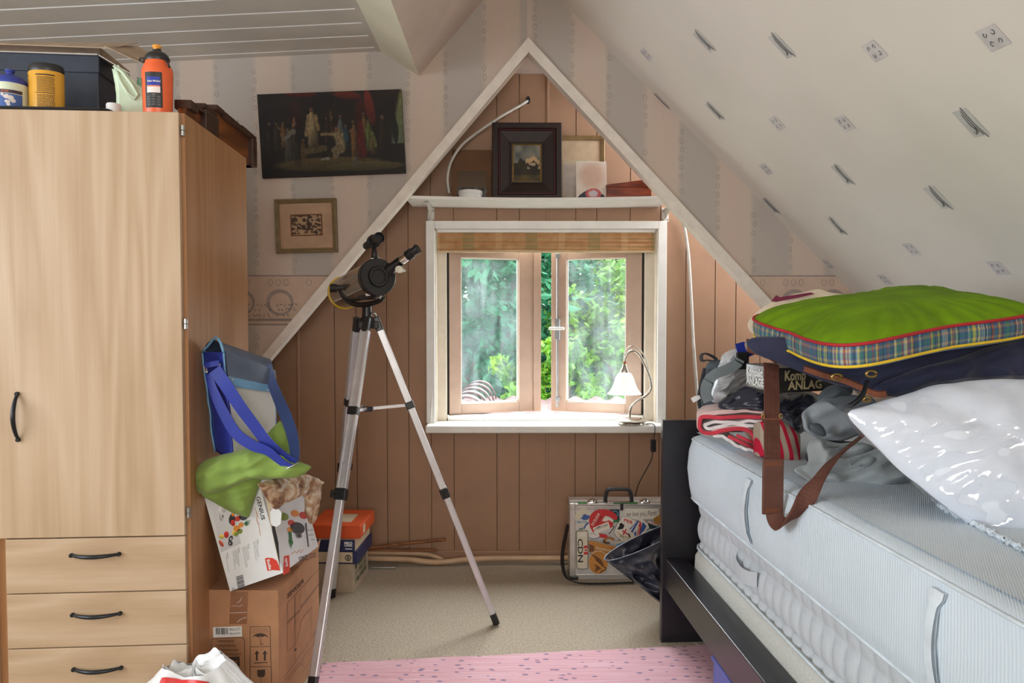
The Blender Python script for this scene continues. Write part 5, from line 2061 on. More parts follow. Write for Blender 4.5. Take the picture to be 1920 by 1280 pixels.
def leg(top, foot, split, wide=0.038):
    fr = leg_frame(top, foot)
    L = (foot - top).length
    a = split * L
    root = MB(fr).bbox(-wide / 2, -wide / 2 + 0.010, -0.013, 0.013, 0.03, a, 0.002).bbox(wide / 2 - 0.010, wide / 2, -0.013, 0.013, 0.03, a, 0.002).box(-wide / 2 + 0.008, wide / 2 - 0.008, -0.007, 0.007, 0.03, a)
    root = root.build('leg', 'alu', tel)
    MB(fr).bbox(-0.0145, 0.0145, -0.0125, 0.0125, a - 0.12, L - 0.05, 0.004).build('lower_section', 'alu', root)
    MB(fr).bbox(-wide / 2 - 0.004, wide / 2 + 0.004, -0.017, 0.017, a - 0.022, a + 0.022, 0.004).tube([(wide / 2, 0, a), (wide / 2 + 0.018, 0, a)], 0.004, 8).tube([(wide / 2 + 0.018, 0, a - 0.014), (wide / 2 + 0.018, 0, a + 0.014)], 0.005, 8).build('clamp', 'black_satin', root)
    MB(fr).bbox(-0.0155, 0.0155, -0.0135, 0.0135, L - 0.055, L - 0.006, 0.003).lathe([(0.008, L - 0.006), (0.006, L)], 10, (0, 0, 0)).build('foot', 'black_satin', root)
    MB(fr).bbox(-0.014, 0.014, -0.015, 0.015, -0.028, 0.034, 0.005).build('leg_joint', 'black_satin', root)
    return fr, L


TA, TB, TC = at(708, 606, 3.07), at(669, 607, 3.12), at(687, 607, 3.015)
la = leg(TA, FA, 0.555)
lb = leg(TB, FB, 0.50)
lc = leg(TC, FC, 0.50)
# spreader bars
cen = at(690, 766, 3.05)
for (fr, L), (px, py) in ((la, (760, 764)), (lb, (655, 768)), (lc, (672, 768))):
    t = 0.33
    e = fr.p(0, 0, L * 0.265)
    MB().ribbon([tuple(e), tuple(cen)], 0.012, V((0, 0, 1)), 0.004, local=False).build('spreader_bar', 'alu', tel)
    MB(fr).bbox(-0.02, 0.02, -0.017, 0.017, L * 0.265 - 0.016, L * 0.265 + 0.016, 0.003).build('spreader_joint', 'black_satin', tel)
MB(Frame(cen, (1, 0, 0), (0, 1, 0), (0, 0, 1))).bbox(-0.022, 0.022, -0.018, 0.018, -0.01, 0.008, 0.003).build('spreader_hub', 'black_satin', tel)
# hub and azimuth column
hf = Frame(hub, (1, 0, 0), (0, 1, 0), (0, 0, 1))
MB(hf).lathe([(0.030, -0.026), (0.034, -0.022), (0.034, 0.006), (0.026, 0.014), (0.021, 0.018), (0.019, 0.060), (0.022, 0.062), (0.022, 0.066)], 20).build('tripod_head', 'black_satin', tel, smooth=40)
for nm, a in (('lug', 0.25), ('lug', 2.6), ('lug', 4.4)):
    MB(hf).bbox(0.02 * math.cos(a) - 0.02, 0.03 * math.cos(a) + 0.02, 0.03 * math.sin(a) - 0.016, 0.03 * math.sin(a) + 0.016, -0.03, 0.0, 0.004).build(nm, 'black_satin', tel)
MB(hf).tube([(0.02, -0.01, 0.034), (0.036, -0.014, 0.028)], 0.004, 8).tube([(0.036, -0.02, 0.036), (0.038, -0.008, 0.018)], 0.005, 8).build('lock_screw', 'steel', tel, smooth=True)
# tube
c_f, c_r = at(709.4, 518.4, 2.87), at(645, 549, 3.24)
ax = (c_f - c_r).normalized()
ux = ax.cross(V((0, 0, 1))).normalized()
uz = ux.cross(ax).normalized()
if uz.z < 0:
    uz = -uz
tf_ = Frame(c_r, ux, uz, ax)          # local z along the tube towards the front cap
TL = (c_f - c_r).length
R0 = 0.0675
ot = MB(tf_).lathe([(R0, 0.006), (R0, TL - 0.03)], 48).build('optical_tube', 'tube_silver', tel, smooth=50)
MB(tf_).lathe([(R0 - 0.008, -0.004), (R0 + 0.004, -0.004), (R0 + 0.0045, 0.008), (R0, 0.010)], 48, cap=False).build('rear_rim', 'rim_yellow', ot, smooth=50)
MB(tf_).lathe([(0.0, 0.03), (R0 - 0.004, 0.03)], 40).build('rear_cell', 'black_satin', ot)
MB(tf_).lathe([(R0, TL - 0.034), (R0 + 0.004, TL - 0.032), (R0 + 0.0045, TL - 0.004), (R0 + 0.001, TL), (0.041, TL - 0.001), (0.040, TL + 0.004), (0.037, TL + 0.008), (0.028, TL + 0.008), (0.026, TL + 0.003), (0.0, TL + 0.002)], 48).build('front_cap', 'black_satin', ot, smooth=35)
# finder on a foot above the tube
ff0 = at(701, 452, 2.93)
fd = (V((0.45, -0.80, 0.22))).normalized()
fd = (ax * 0.97 + V((0.0, 0, 0.02))).normalized()
fux = fd.cross(V((0, 0, 1))).normalized()
ffr = Frame(ff0, fux, fux.cross(fd).normalized(), fd)
finder = MB(ffr).lathe([(0.012, -0.09), (0.016, -0.085), (0.016, -0.03), (0.0145, -0.02), (0.0145, 0.02), (0.020, 0.03), (0.0215, 0.034), (0.0215, 0.062), (0.019, 0.064), (0.019, 0.045), (0.0, 0.044)], 24)
finder = finder.build('finder_scope', 'black_satin', tel, smooth=35)
MB(ffr).lathe([(0.017, -0.012), (0.026, -0.010), (0.026, 0.004), (0.017, 0.006)], 24).build('finder_ring', 'black_metal', finder, smooth=35)
base_f = at(703, 492, 2.93)
MB().tube([tuple(ff0 + V((0, 0, -0.018))), tuple(ff0.lerp(base_f, 0.55)), tuple(base_f)], [0.008, 0.011, 0.018], 10).build('finder_foot', 'black_satin', finder, smooth=True)
for dx in (-0.010, 0.014):
    MB().tube([tuple(base_f + V((dx - 0.006, -0.02, 0.012))), tuple(base_f + V((dx + 0.01, -0.022, 0.014)))], 0.004, 8).build('finder_screw', 'chrome', finder, smooth=True)
# focuser and eyepiece
f0, f1 = at(733, 503, 2.90), at(782, 467, 2.86)
fa = (f1 - f0)
FL = fa.length
fa.normalize()
fx = fa.cross(V((0, 1, 0))).normalized()
fo = Frame(f0, fx, fa.cross(fx).normalized(), fa)
foc = MB(fo).lathe([(0.024, -0.03), (0.022, 0.004), (0.0185, 0.012), (0.0185, FL * 0.40)], 24).build('focuser', 'black_metal', tel, smooth=40)
MB(fo).lathe([(0.0165, FL * 0.38), (0.0165, FL * 0.70), (0.0185, FL * 0.705), (0.0185, FL * 0.74)], 24).build('draw_tube', 'chrome', foc, smooth=40)
MB(fo).lathe([(0.0185, FL * 0.62), (0.0205, FL * 0.64), (0.0205, FL * 0.82), (0.0165, FL * 0.84), (0.0165, FL * 0.97), (0.0195, FL * 0.98), (0.0195, FL * 1.04), (0.010, FL * 1.045), (0.0, FL * 1.03)], 24).build('eyepiece', 'black_satin', foc, smooth=40)
kn = at(749, 505, 2.845)
knf = Frame(kn, (1, 0, 0), (0.15, 0.98, 0), (0, 0, 1))
MB(knf).lathe([(0.0, -0.012), (0.0135, -0.010), (0.0145, 0.0), (0.0135, 0.012), (0.007, 0.014), (0.007, 0.06)], 20, axis='y').build('focus_knob', 'knob_white', foc, smooth=40)
# fork mount: a bent U with two prongs and locking knobs
mid = at(690, 572, 3.02)
Lp, Rp = at(635, 541, 3.06), at(716, 556, 2.99)
U = catmull([at(638, 535, 3.075), at(642, 552, 3.07), at(655, 566, 3.06), at(672, 571, 3.04), at(695, 569, 3.02), at(712, 563, 3.0), at(718, 556, 2.985)], 5)
MB().tube([tuple(p) for p in U], 0.0105, 10, local=False).build('fork', 'black_satin', tel, smooth=True)
U2 = catmull([at(648, 541, 3.02), at(668, 545, 2.99), at(676, 556, 2.96), at(690, 558, 2.92), at(706, 557, 2.90)], 5)
MB().tube([tuple(p) for p in U2], 0.0085, 10, local=False).build('slow_motion_rod', 'black_satin', tel, smooth=True)
MB().tube([tuple(at(620, 540, 3.06)), tuple(at(631, 540, 3.06))], 0.018, 14, local=False).tube([tuple(at(629, 540, 3.06)), tuple(at(660, 536, 3.08))], 0.011, 12, local=False).build('side_knob', 'black_satin', tel, smooth=40)
MB().tube([tuple(at(686, 552, 2.90)), tuple(at(695, 551, 2.90))], 0.008, 10, local=False).build('tension_screw', 'chrome', tel, smooth=40)
MB().tube([tuple(at(711, 559, 2.92)), tuple(at(716, 553, 2.92))], 0.005, 10, local=False).build('tension_screw', 'chrome', tel, smooth=40)

# ================================================================== aluminium case with stickers
plain('case_alu', (196, 190, 184), 0.35, 0.45, var=0.05)
plain('case_panel', (206, 202, 198), 0.42, 0.25, var=0.05, scale=30)
plain('case_dark', (38, 38, 42), 0.35)
ca = on_z(1068, 1087, 0.0)
cf = frame_z(ca, math.radians(-0.5))
CWd, CHt, CDp = 0.49, 0.378, 0.135
case = thing('camera_case', 'aluminium case covered in travel stickers standing below the window', 'suitcase', cf.p(CWd / 2, CDp / 2, 0))
MB(cf).bbox(0.004, CWd - 0.004, 0.003, CDp - 0.003, 0.004, CHt - 0.003, 0.004).build('shell', 'case_panel', case)
for (x0, x1, z0, z1) in ((0, 0.03, 0, CHt), (CWd - 0.03, CWd, 0, CHt), (0.03, CWd - 0.03, 0, 0.03), (0.03, CWd - 0.03, CHt - 0.03, CHt)):
    MB(cf).bbox(x0, x1, 0, 0.01, z0, z1, 0.004).build('edge_profile', 'case_alu', case)
MB(cf).bbox(0, CWd, 0.0, 0.055, CHt - 0.012, CHt + 0.001, 0.004).build('top_profile', 'case_alu', case)
MB(cf).bbox(0, CWd, 0.06, CDp, CHt - 0.012, CHt + 0.004, 0.004).build('top_profile', 'case_alu', case)
MB(cf).bbox(0, 0.008, 0, CDp, 0, CHt, 0.003).build('side_profile', 'case_alu', case)
for x, z in ((0.0, 0.0), (CWd - 0.04, 0.0)):
    MB(cf).bbox(x - 0.002, x + 0.045, -0.003, CDp + 0.002, z, z + 0.022, 0.008, 3).build('corner_cap', 'case_dark', case)
MB(cf).bbox(-0.002, 0.026, -0.002, 0.05, CHt - 0.028, CHt + 0.003, 0.006).build('corner_cap', 'case_alu', case)
zq = ZF(1050, 900, 6.095)
cface = Frame(cf.p(0, 0, 0), cf.ex, cf.ey, cf.ez)
k_ = fpx(cface, zq)


def kx(x):
    return k_(x, 600)[0]


for x in (375, 978):
    MB(cf).bbox(kx(x) - 0.024, kx(x) + 0.024, 0.004, 0.05, CHt + 0.001, CHt + 0.008, 0.003).lathe([(0.020, 0.006), (0.016, 0.016), (0.010, 0.018), (0, 0.018)], 16, (kx(x), 0.026, CHt)).build('latch', 'chrome', case, smooth=40)
hx_a, hx_b = kx(525), kx(828)
hp = [(hx_a, 0.03, CHt + 0.004), (hx_a + 0.002, 0.028, CHt + 0.035), (hx_a + 0.010, 0.027, CHt + 0.060), (hx_a + 0.028, 0.027, CHt + 0.066), (hx_b - 0.028, 0.027, CHt + 0.066), (hx_b - 0.010, 0.027, CHt + 0.060), (hx_b - 0.002, 0.028, CHt + 0.035), (hx_b, 0.03, CHt + 0.004)]
MB(cf).tube([tuple(p) for p in catmull(hp, 4)], 0.0095, 10).build('handle', 'case_dark', case, smooth=True)
MB(cf).bbox(kx(545), kx(810), 0.015, 0.045, CHt + 0.001, CHt + 0.006, 0.002).build('handle_plate', 'chrome', case)
for (a, b) in ((205, 312), (612, 890)):
    MB(cf).box(kx(a), kx(b), -0.0006, 0.03, CHt - 0.0005, CHt + 0.0022).build('green_sticker', 'sticker_green' if 'sticker_green' in MATS else plain('sticker_green', (44, 108, 52), 0.5), case)
MB(cf).bbox(k_(690, 0)[0], k_(725, 0)[0], -0.004, 0.02, k_(700, 345)[1], CHt + 0.002, 0.002).build('clasp', 'case_dark', case)
for nm, c in (('st_red', (200, 44, 46)), ('st_white', (226, 218, 206)), ('st_blue', (58, 92, 158)), ('st_lblue', (110, 160, 196)), ('st_orange', (196, 132, 58)), ('st_brown', (112, 70, 40)), ('st_black', (34, 32, 32)), ('st_cream', (214, 204, 184)), ('st_teal', (34, 62, 66)), ('st_green', (48, 116, 60)), ('st_ochre', (170, 120, 50)), ('st_yellow', (196, 170, 66))):
    plain(nm, c, 0.45, var=0.03)
LV = [0.0006]


def stick(polys, mat, name='sticker', dl=0.00025):
    LV[0] += dl
    return poly_decal(name, cface, [[k_(x, y) for x, y in p] for p in polys], mat, case, LV[0])


def circ(cx, cy, r, n=24, ry=None, a0=0, a1=2 * PI):
    ry = ry or r
    return [(cx + r * math.cos(a0 + (a1 - a0) * i / n), cy + ry * math.sin(a0 + (a1 - a0) * i / n)) for i in range(n + (0 if abs(a1 - a0) > 6.2 else 1))]


def stext(s, x0, y0, x1, hp, mat, bold=0.02, shear=0.0):
    LV[0] += 0.0002
    return text_px(s, cface, zq, x0, y0, x1, hp, mat, case, bold, lift=LV[0], shear=shear)


stick([circ(272, 425, 100)], 'st_cream')
stick([[(218, 445), (250, 425), (268, 390), (300, 384), (296, 396), (335, 402), (344, 418), (318, 450), (270, 455), (245, 440)]], 'st_blue', 'printed_fish')
stext('MAR', 196, 492, (318, 488), (196, 462), 'st_lblue')
stick([circ(360, 570, 100)], 'st_white')
stick([[(262, 552), (290, 500), (330, 470), (330, 490), (300, 520), (282, 556)]], 'st_blue')
stick([[(215, 552), (262, 548), (262, 560), (215, 562)]], 'st_green')
stick([[(560, 332), (678, 332), (678, 478), (600, 478)]], 'st_teal')
stick([[(600, 452), (676, 452), (676, 480), (600, 480)]], 'st_green')
stick([stroke([(590, 372), (610, 350), (640, 350), (660, 372), (660, 400), (620, 405)], 7)[i] for i in range(5)], 'st_lblue', 'printed_mark')
# red kangaroo-shaped C sticker
redc = [(330, 450), (345, 400), (390, 350), (450, 332), (520, 332), (590, 350), (640, 390), (658, 430), (640, 452), (600, 440), (560, 410), (520, 405), (498, 430), (540, 448), (590, 455), (608, 490), (600, 530), (570, 548), (480, 560), (430, 600), (480, 612), (530, 620), (545, 645), (510, 660), (440, 645), (380, 600), (340, 530)]
stick([redc[:17], [(330, 450), (600, 530), (570, 548), (480, 560), (430, 600), (380, 600), (340, 530)], [(430, 600), (480, 612), (530, 620), (545, 645), (510, 660), (440, 645), (380, 600)]], 'st_red')
stick([[(478, 462), (515, 405), (580, 428), (612, 452), (600, 480), (560, 455), (510, 470)]], 'st_white')
stext('EXCELSIOR', 378, 520, (460, 382), (352, 506), 'st_white', 0.01)
stext('LANDER', 430, 504, (484, 414), (414, 494), 'st_black', 0.01)
stick([[(374, 542), (552, 470), (572, 545), (402, 622)]], 'st_white')
stext('WORLD COURIER', 398, 572, (548, 514), (392, 552), 'st_black', 0.01)
stick([[(408, 545), (440, 525), (484, 520), (450, 535)]], 'st_black', 'printed_mark')
stick(stroke([(556, 610), (575, 590), (600, 560), (620, 520)], 8) , 'st_black', 'printed_mark')
stick([circ(390, 630, 60, ry=40)], 'st_white')
stick(stroke([(330, 650), (370, 665), (420, 660), (452, 646)], 8) + stroke([(340, 610), (380, 600), (410, 625)], 5), 'st_blue', 'printed_mark')
stick(stroke(circ(560, 680, 48, 10, 24, 2.6, 6.4), 22), 'st_orange', 'printed_arc')
stick(stroke(circ(545, 690, 48, 10, 24, 1.2, 3.4), 18), 'st_brown', 'printed_arc')
# signature card
stick([[(738, 322), (1126, 318), (1130, 440), (738, 448)]], 'st_white')
stext('we love you, Perth!', 760, 410, (1112, 398), (760, 352), 'st_black', -0.004, 0.25)
# shield
stick([[(726, 410), (780, 412), (850, 450), (880, 560), (850, 680), (790, 705), (700, 690), (640, 640), (612, 590), (650, 500), (690, 440)]], 'st_white')
stick(stroke([(726, 410), (780, 412), (850, 450)], 4) + stroke([(690, 440), (650, 500), (612, 590), (640, 640), (700, 690)], 4), 'st_black', 'printed_outline')
stext('PER', 726, 462, (826, 500), (740, 432), 'st_red', 0.03)
stick([[(650, 555), (700, 480), (735, 510), (720, 548), (680, 560)], [(672, 500), (690, 485), (720, 500), (700, 525)], [(770, 600), (790, 605), (806, 640), (790, 655)]], 'st_black', 'printed_bird')
stick(stroke([(712, 572), (768, 612)], 14) + stroke([(752, 556), (720, 616)], 14), 'st_red', 'printed_cross')
stick(stroke([(650, 580), (690, 625), (740, 640), (790, 655)], 8), 'st_yellow', 'printed_ribbon')
stext('W A', 676, 640, (722, 660), (684, 622), 'st_black')
# radio diamond
stick([[(926, 424), (1030, 520), (900, 710), (762, 545)]], 'st_white')
stick([[(885, 450), (900, 462), (824, 600), (806, 580)], [(862, 480), (876, 470), (800, 560), (790, 552)], [(945, 470), (985, 520), (960, 570), (925, 600), (905, 690), (888, 640)], [(840, 600), (872, 570), (862, 650)], [(985, 560), (1020, 540), (960, 600)]], 'st_blue', 'printed_stripe')
stick([[(905, 455), (930, 490), (893, 700), (866, 692), (884, 560)]], 'st_red')
stext('RADIO 1', 890, 680, (914, 490), (872, 676), 'st_white', 0.015)
stick([[(1010, 448), (1110, 500), (1100, 552), (1020, 548), (1000, 490)]], 'st_teal')
stick([[(1012, 450), (1108, 500), (1106, 520), (1000, 480)]], 'st_white')
stext('Canon', 1008, 478, (1098, 508), (1014, 462), 'st_red', 0.02)
stick([[(1062, 430), (1150, 380), (1150, 500), (1080, 490)]], 'st_ochre')
stick([circ(1032, 640, 100, ry=86)], 'st_white')
stick([circ(1035, 640, 88, ry=78)], 'st_green')
stick([circ(1060, 600, 46, ry=36), circ(1020, 640, 22, ry=30)], 'st_brown', 'printed_mark')
stick([[(625, 700), (780, 660), (790, 728), (640, 752)]], 'st_cream')
stick([[(636, 722), (784, 686), (788, 724), (642, 748)]], 'st_lblue')
stick([[(740, 740), (860, 690), (880, 700), (700, 770)]], 'st_red')
# licence-plate style sticker
stick([[(184, 590), (196, 574), (300, 568), (314, 582), (316, 990), (300, 1006), (204, 1004), (190, 985)]], 'st_cream')
stick(stroke([(184, 590), (196, 574), (300, 568), (314, 582), (316, 990), (300, 1006), (204, 1004), (190, 985), (184, 590)], 6), 'st_black', 'printed_outline')
stick([[(206, 592), (290, 588), (292, 634), (208, 638)]], 'st_white')
stext('CDN', 200, 660, (204, 928), (258, 660), 'st_black', 0.02)
stick([[(268, 740), (316, 738), (316, 766), (268, 768)], [(268, 812), (316, 810), (316, 838), (268, 840)], circ(292, 790, 14, 8)], 'st_red', 'printed_flag')
# orange animal stickers
stick([[(326, 690), (360, 684), (650, 760), (640, 800), (560, 830), (420, 830), (330, 815)]], 'st_orange')
stext('Streetbike', 404, 770, (594, 812), (410, 744), 'st_cream', 0.02)
stick([[(330, 720), (386, 740), (388, 800), (330, 812)]], 'st_brown')
stick([circ(434, 930, 116, 28, 136)], 'st_cream')
stick([circ(434, 930, 110, 28, 128)], 'st_orange')
stick([[(340, 830), (400, 850), (470, 900), (500, 960), (470, 965), (410, 910), (390, 870)], [(392, 1040), (410, 980), (380, 945), (440, 970), (470, 1000), (420, 1020)]], 'st_brown', 'printed_animal')
stick(stroke([(470, 960), (520, 990), (515, 1015), (480, 1030), (455, 1045)], 12), 'st_brown', 'printed_tail')
MB(cf).bbox(kx(122), kx(168), -0.0025, 0.003, k_(140, 340)[1], k_(140, 292)[1], 0.001).lathe([(0.009, -0.006), (0.007, -0.008), (0, -0.008)], 12, (kx(145), 0, k_(0, 318)[1]), 'y').build('rivet_plate', 'case_alu', case)
# shoulder strap hanging round the left side and along the carpet
sp_ = [cf.p(-0.004, 0.06, 0.26), cf.p(-0.016, 0.05, 0.21), cf.p(-0.030, 0.03, 0.15), cf.p(-0.036, 0.0, 0.09), cf.p(-0.022, -0.04, 0.035), cf.p(0.02, -0.06, 0.012), cf.p(0.09, -0.07, 0.008), cf.p(0.20, -0.065, 0.008), cf.p(0.33, -0.05, 0.008)]
spp = catmull(sp_, 5)
sides = []
for i, p in enumerate(spp):
    f = min(1, max(0, (i / len(spp) - 0.45) * 4))
    sides.append((V((0.5, -0.8, 0.1)) * (1 - f) + V((0.1, -0.75, 0.5)) * f))
MB().ribbon([tuple(p) for p in spp], 0.026, sides, 0.003, local=False).build('shoulder_strap', 'case_dark', case, smooth=40)

# ================================================================== black bag slumped behind the footboard
plain('black_film', (46, 48, 60), 0.26, var=0.15, scale=10, bump=0.35, bscale=14)
plain('film_edge', (150, 156, 168), 0.4)
bb = thing('black_bag', 'shiny black open bag slumped between the case and the bed', 'bag', on_z(1235, 1170, 0.0))
rim_c, bot_c = at(1212, 1012, 3.26), at(1296, 1168, 3.14)
bot_c.z = 0.02


def rimpt(a):
    e1 = at(1133, 1048, 3.13) - rim_c
    return rim_c + e1 * math.cos(a) + V((0.004, -0.05, -0.014)) * math.sin(a)


def bbp(u, v):
    a = 2 * PI * u
    r = rimpt(a)
    b = bot_c + V((math.cos(a) * -0.055, math.sin(a) * -0.05, 0))
    p = r.lerp(b, v)
    w1 = nz((math.cos(a) * 1.3 + v, math.sin(a) * 1.3, v * 2.2), 1.6, 4)
    w2 = nz((math.cos(a) * 2.2 - v, math.sin(a) * 2.2, v * 5), 1.7, 8)
    amp = min(1, v * 5) * (1 - 0.5 * v)
    p += V((0.25, -1, 0.1)).normalized() * (0.030 * math.sin(a) * math.sin(PI * v) + amp * (0.050 * (0.5 - 2.4 * abs(w1)) + 0.026 * (0.5 - 2.4 * abs(w2))))
    p.z = max(p.z, 0.004)
    return p


m = MB()
m.grid(96, 48, bbp, close_u=True, local=False)
m.face([48 * 96 + k for k in range(96)])
m.build('film', 'black_film', bb, smooth=True, normals=False)
MB().tube([tuple(bbp(i / 48, 0)) for i in range(48)], 0.0014, 6, closed=True, local=False).build('rim', 'film_edge', bb, smooth=True)

# ================================================================== rag rug
def mat_rug():
    m = new_mat('rag_rug', (222, 150, 150), 0.95, 0, 0.1)
    t = NT(m)
    v = t.coord((3, 160, 1))
    f = t.noise(v, 1.0, 3)
    base = t.ramp(f, [(0.3, (196, 140, 146)), (0.5, (214, 168, 174)), (0.7, (226, 198, 206))])
    wide = t.noise(t.coord((0.8, 3, 1)), 1.5, 2)
    base = t.mix(t.math('MULTIPLY', wide, 0.6), base, (222, 176, 188))
    # little blue-grey wefts on a brick-like scatter
    br = t.n('ShaderNodeTexVoronoi')
    br.inputs['Scale'].default_value = 1.0
    br.inputs['Randomness'].default_value = 0.75
    t.l(t.coord((24, 46, 1)), br.inputs['Vector'])
    dash = t.math('LESS_THAN', br.outputs['Distance'], 0.27)
    c = t.mix(t.math('MULTIPLY', dash, 0.8), base, (122, 112, 138))
    t.color(c)
    t.bump(t.noise(t.coord((40, 300, 1)), 1.0, 2), 0.6, 0.004)


mat_rug()
r0_, r1_ = on_z(605, 1247, 0.0), on_z(1315, 1213, 0.0)
rfr = frame_z(r0_, math.atan2(r1_.y - r0_.y, r1_.x - r0_.x))
rw = (r1_ - r0_).length + 0.12
rug = thing('rag_rug', 'pink woven rag rug with blue flecks in front of the bed', 'rug', rfr.p(rw / 2, -0.35, 0))
MB(rfr).grid(60, 30, lambda u, v: (rw * u, -0.75 * v + 0.006 * nz((u * 12, v * 3, 0), 1), 0.009 + 0.003 * nz((u * 6, v * 5, 2), 1))).build('weave', 'rag_rug', rug, smooth=True)
MB(rfr).box(0, rw, -0.75, 0.0, 0.0005, 0.006).build('backing', 'rag_rug', rug)
plain('fringe_thread', (216, 204, 196), 0.9)
fm = random.Random(5)
for i in range(34):
    x = fm.uniform(0.01, rw - 0.02)
    L = fm.uniform(0.01, 0.035)
    a = fm.uniform(-0.9, 0.9)
    MB(rfr).tube([(x, -0.004, 0.008), (x + 0.3 * L * math.sin(a), 0.4 * L, 0.007), (x + L * math.sin(a), L * math.cos(a) * 0.9, 0.004)], 0.0016, 5).build('fringe', 'fringe_thread', rug, smooth=True)

# ================================================================== shelf above the window
plain('bracket_white', (214, 208, 198), 0.45)
YS0 = 3.655
zsh = at(1000, 372, YS0).z
sx0, sx1 = at(760, 370, YS0).x, at(1258, 370, YS0).x
sh = thing('wall_shelf', 'white painted shelf on two brackets above the window', 'shelf', ((sx0 + sx1) / 2, 3.8, zsh))
zup = at(1000, 366.5, YS0).z
mb = MB()
mb.grid(40, 1, lambda u, v: (sx0 + (sx1 - sx0) * u, YS0 if v < 0.5 else YN - 0.002, zsh - 0.010 * math.sin(PI * u)))
mb.grid(40, 1, lambda u, v: (sx0 + (sx1 - sx0) * u, YS0 if v < 0.5 else YN - 0.002, zup - 0.010 * math.sin(PI * u)))
mb.grid(40, 1, lambda u, v: (sx0 + (sx1 - sx0) * u, YS0, (zsh if v < 0.5 else zup) - 0.010 * math.sin(PI * u)))
mb.grid(1, 1, lambda u, v: (sx0, YS0 + (YN - 0.002 - YS0) * u, zsh + (zup - zsh) * v))
mb.grid(1, 1, lambda u, v: (sx1, YS0 + (YN - 0.002 - YS0) * u, zsh + (zup - zsh) * v))
mb.build('board', 'window_white', sh)
for px in (808, 1247):
    xb = at(px, 400, YN).x
    zb0 = at(px, 416, YN).z
    br = MB().bbox(xb - 0.018, xb + 0.018, YN - 0.006, YN, zb0, zsh - 0.004, 0.002)
    br = br.build('bracket', 'bracket_white', sh)
    MB().box(xb - 0.010, xb + 0.010, YS0 + 0.06, YN, zsh - 0.013, zsh - 0.009).build('bracket_arm', 'bracket_white', br)
    MB().prism([(YN - 0.004, zb0 + 0.01), (YN - 0.004, zsh - 0.010), (YS0 + 0.09, zsh - 0.010)], xb - 0.0015, xb + 0.0015, 'x').build('bracket_web', 'bracket_white', br)
    for sx_ in (-0.013, 0.013):
        for zz in (zb0 + 0.010, zsh - 0.022):
            MB().lathe([(0.003, -0.0085), (0.003, -0.006)], 8, (xb + sx_, YN, zz), 'y').build('screw', 'black_plastic', br)
ST = zup - 0.004      # shelf top


def shelf_top(px):
    u = (at(px, 370, 3.78).x - sx0) / (sx1 - sx0)
    return zup - 0.010 * math.sin(PI * min(1, max(0, u)))


z3 = ZF(740, 60, 3.5556)


def sframe(px, depth, lean=0.0):
    p = at(px, 365, depth)
    p.z = shelf_top(px)
    return Frame(p, (1, 0, 0), (0, math.cos(lean), -math.sin(lean)), (0, math.sin(lean), math.cos(lean)))


def size_at(a, b, depth):
    return abs(b - a) * depth / F_PX


# round white tin
tnx = at((425 + 585) / 2 / 3.5556 + 740, 365, 3.73)
tnx.z = shelf_top(882)
tn = thing('round_tin', 'small round white tin at the left end of the shelf', 'tin', tnx)
tfz = frame_z(tnx)
MB(tfz).lathe([(0.055, 0.0), (0.057, 0.002), (0.057, 0.024), (0.055, 0.026)], 32).build('base', 'white_plastic', tn, smooth=40)
MB(tfz).lathe([(0.0585, 0.022), (0.0595, 0.024), (0.0595, 0.038), (0.056, 0.041), (0.0, 0.0415)], 32).build('lid', 'white_plastic', tn, smooth=40)


# mounted photograph leaning at the back, left
def picture(name, label, x0, x1, y0, y1, depth, lean, fw, fd, fmat, cat='picture', lip=None):
    """framed picture leaning on the wall; pixel box x0..x1, y0 (top)..y1 on the photo gives its size"""
    fr = sframe((x0 + x1) / 2, depth, lean)
    w, h = size_at(x0, x1, depth), size_at(y0, y1, depth) + 0.161 * (depth - YS0)   # the shelf edge hides the lowest strip
    t = thing(name, label, cat, fr.o)
    return t, fr, w, h


brown_mount = plain('mount_brown', (116, 82, 56), 0.8, var=0.05)
t, fr, w, h = picture('mounted_photo', 'old group photograph on brown card at the left of the shelf', 847, 921, 274, 365, 3.86, 0.14, 0, 0, None, 'photo')
MB(fr).box(-w / 2, w / 2, 0, 0.006, 0, h).build('mount', 'mount_brown', t)


def photo_old(u, v):
    g = 176 - 40 * abs(u - 0.5)
    if v < 0.45:
        k = nz((u * 7, v * 5, 1), 1.3)
        g = 96 + 70 * k
        if v < 0.12:
            g = 120
    else:
        g = 110 - 30 * (v - 0.45)
        return (g * 1.0, g * 0.80, g * 0.62)
    return (g, g * 0.98, g * 0.95)


print_grid('photograph', fr.moved(-w / 2 + 0.028, -0.001, 0.012), w * 0.74, h * 0.56, 34, 30, photo_old, 'flat_print', t)
# big dark frame
plain('frame_dark', (38, 24, 20), 0.55, var=0.15)
plain('frame_wine', (66, 24, 26), 0.3)
plain('gilt', (150, 118, 58), 0.4, 0.6, var=0.2, scale=60)


def moulded_frame(fr, x0, x1, z0, z1, prof, mat, parent, name='moulding'):
    """mitred frame: prof is (inset, height towards the viewer) from the outer edge inwards"""
    m = MB(fr)
    rings_ = []
    for ins, hh in prof:
        rings_.append(m.verts([(x0 + ins, -hh, z0 + ins), (x1 - ins, -hh, z0 + ins), (x1 - ins, -hh, z1 - ins), (x0 + ins, -hh, z1 - ins)]))
    for a, b in zip(rings_[:-1], rings_[1:]):
        for k in range(4):
            j = (k + 1) % 4
            m.face((a + k, a + j, b + j, b + k))
    return m.build(name, mat, parent, normals=True)


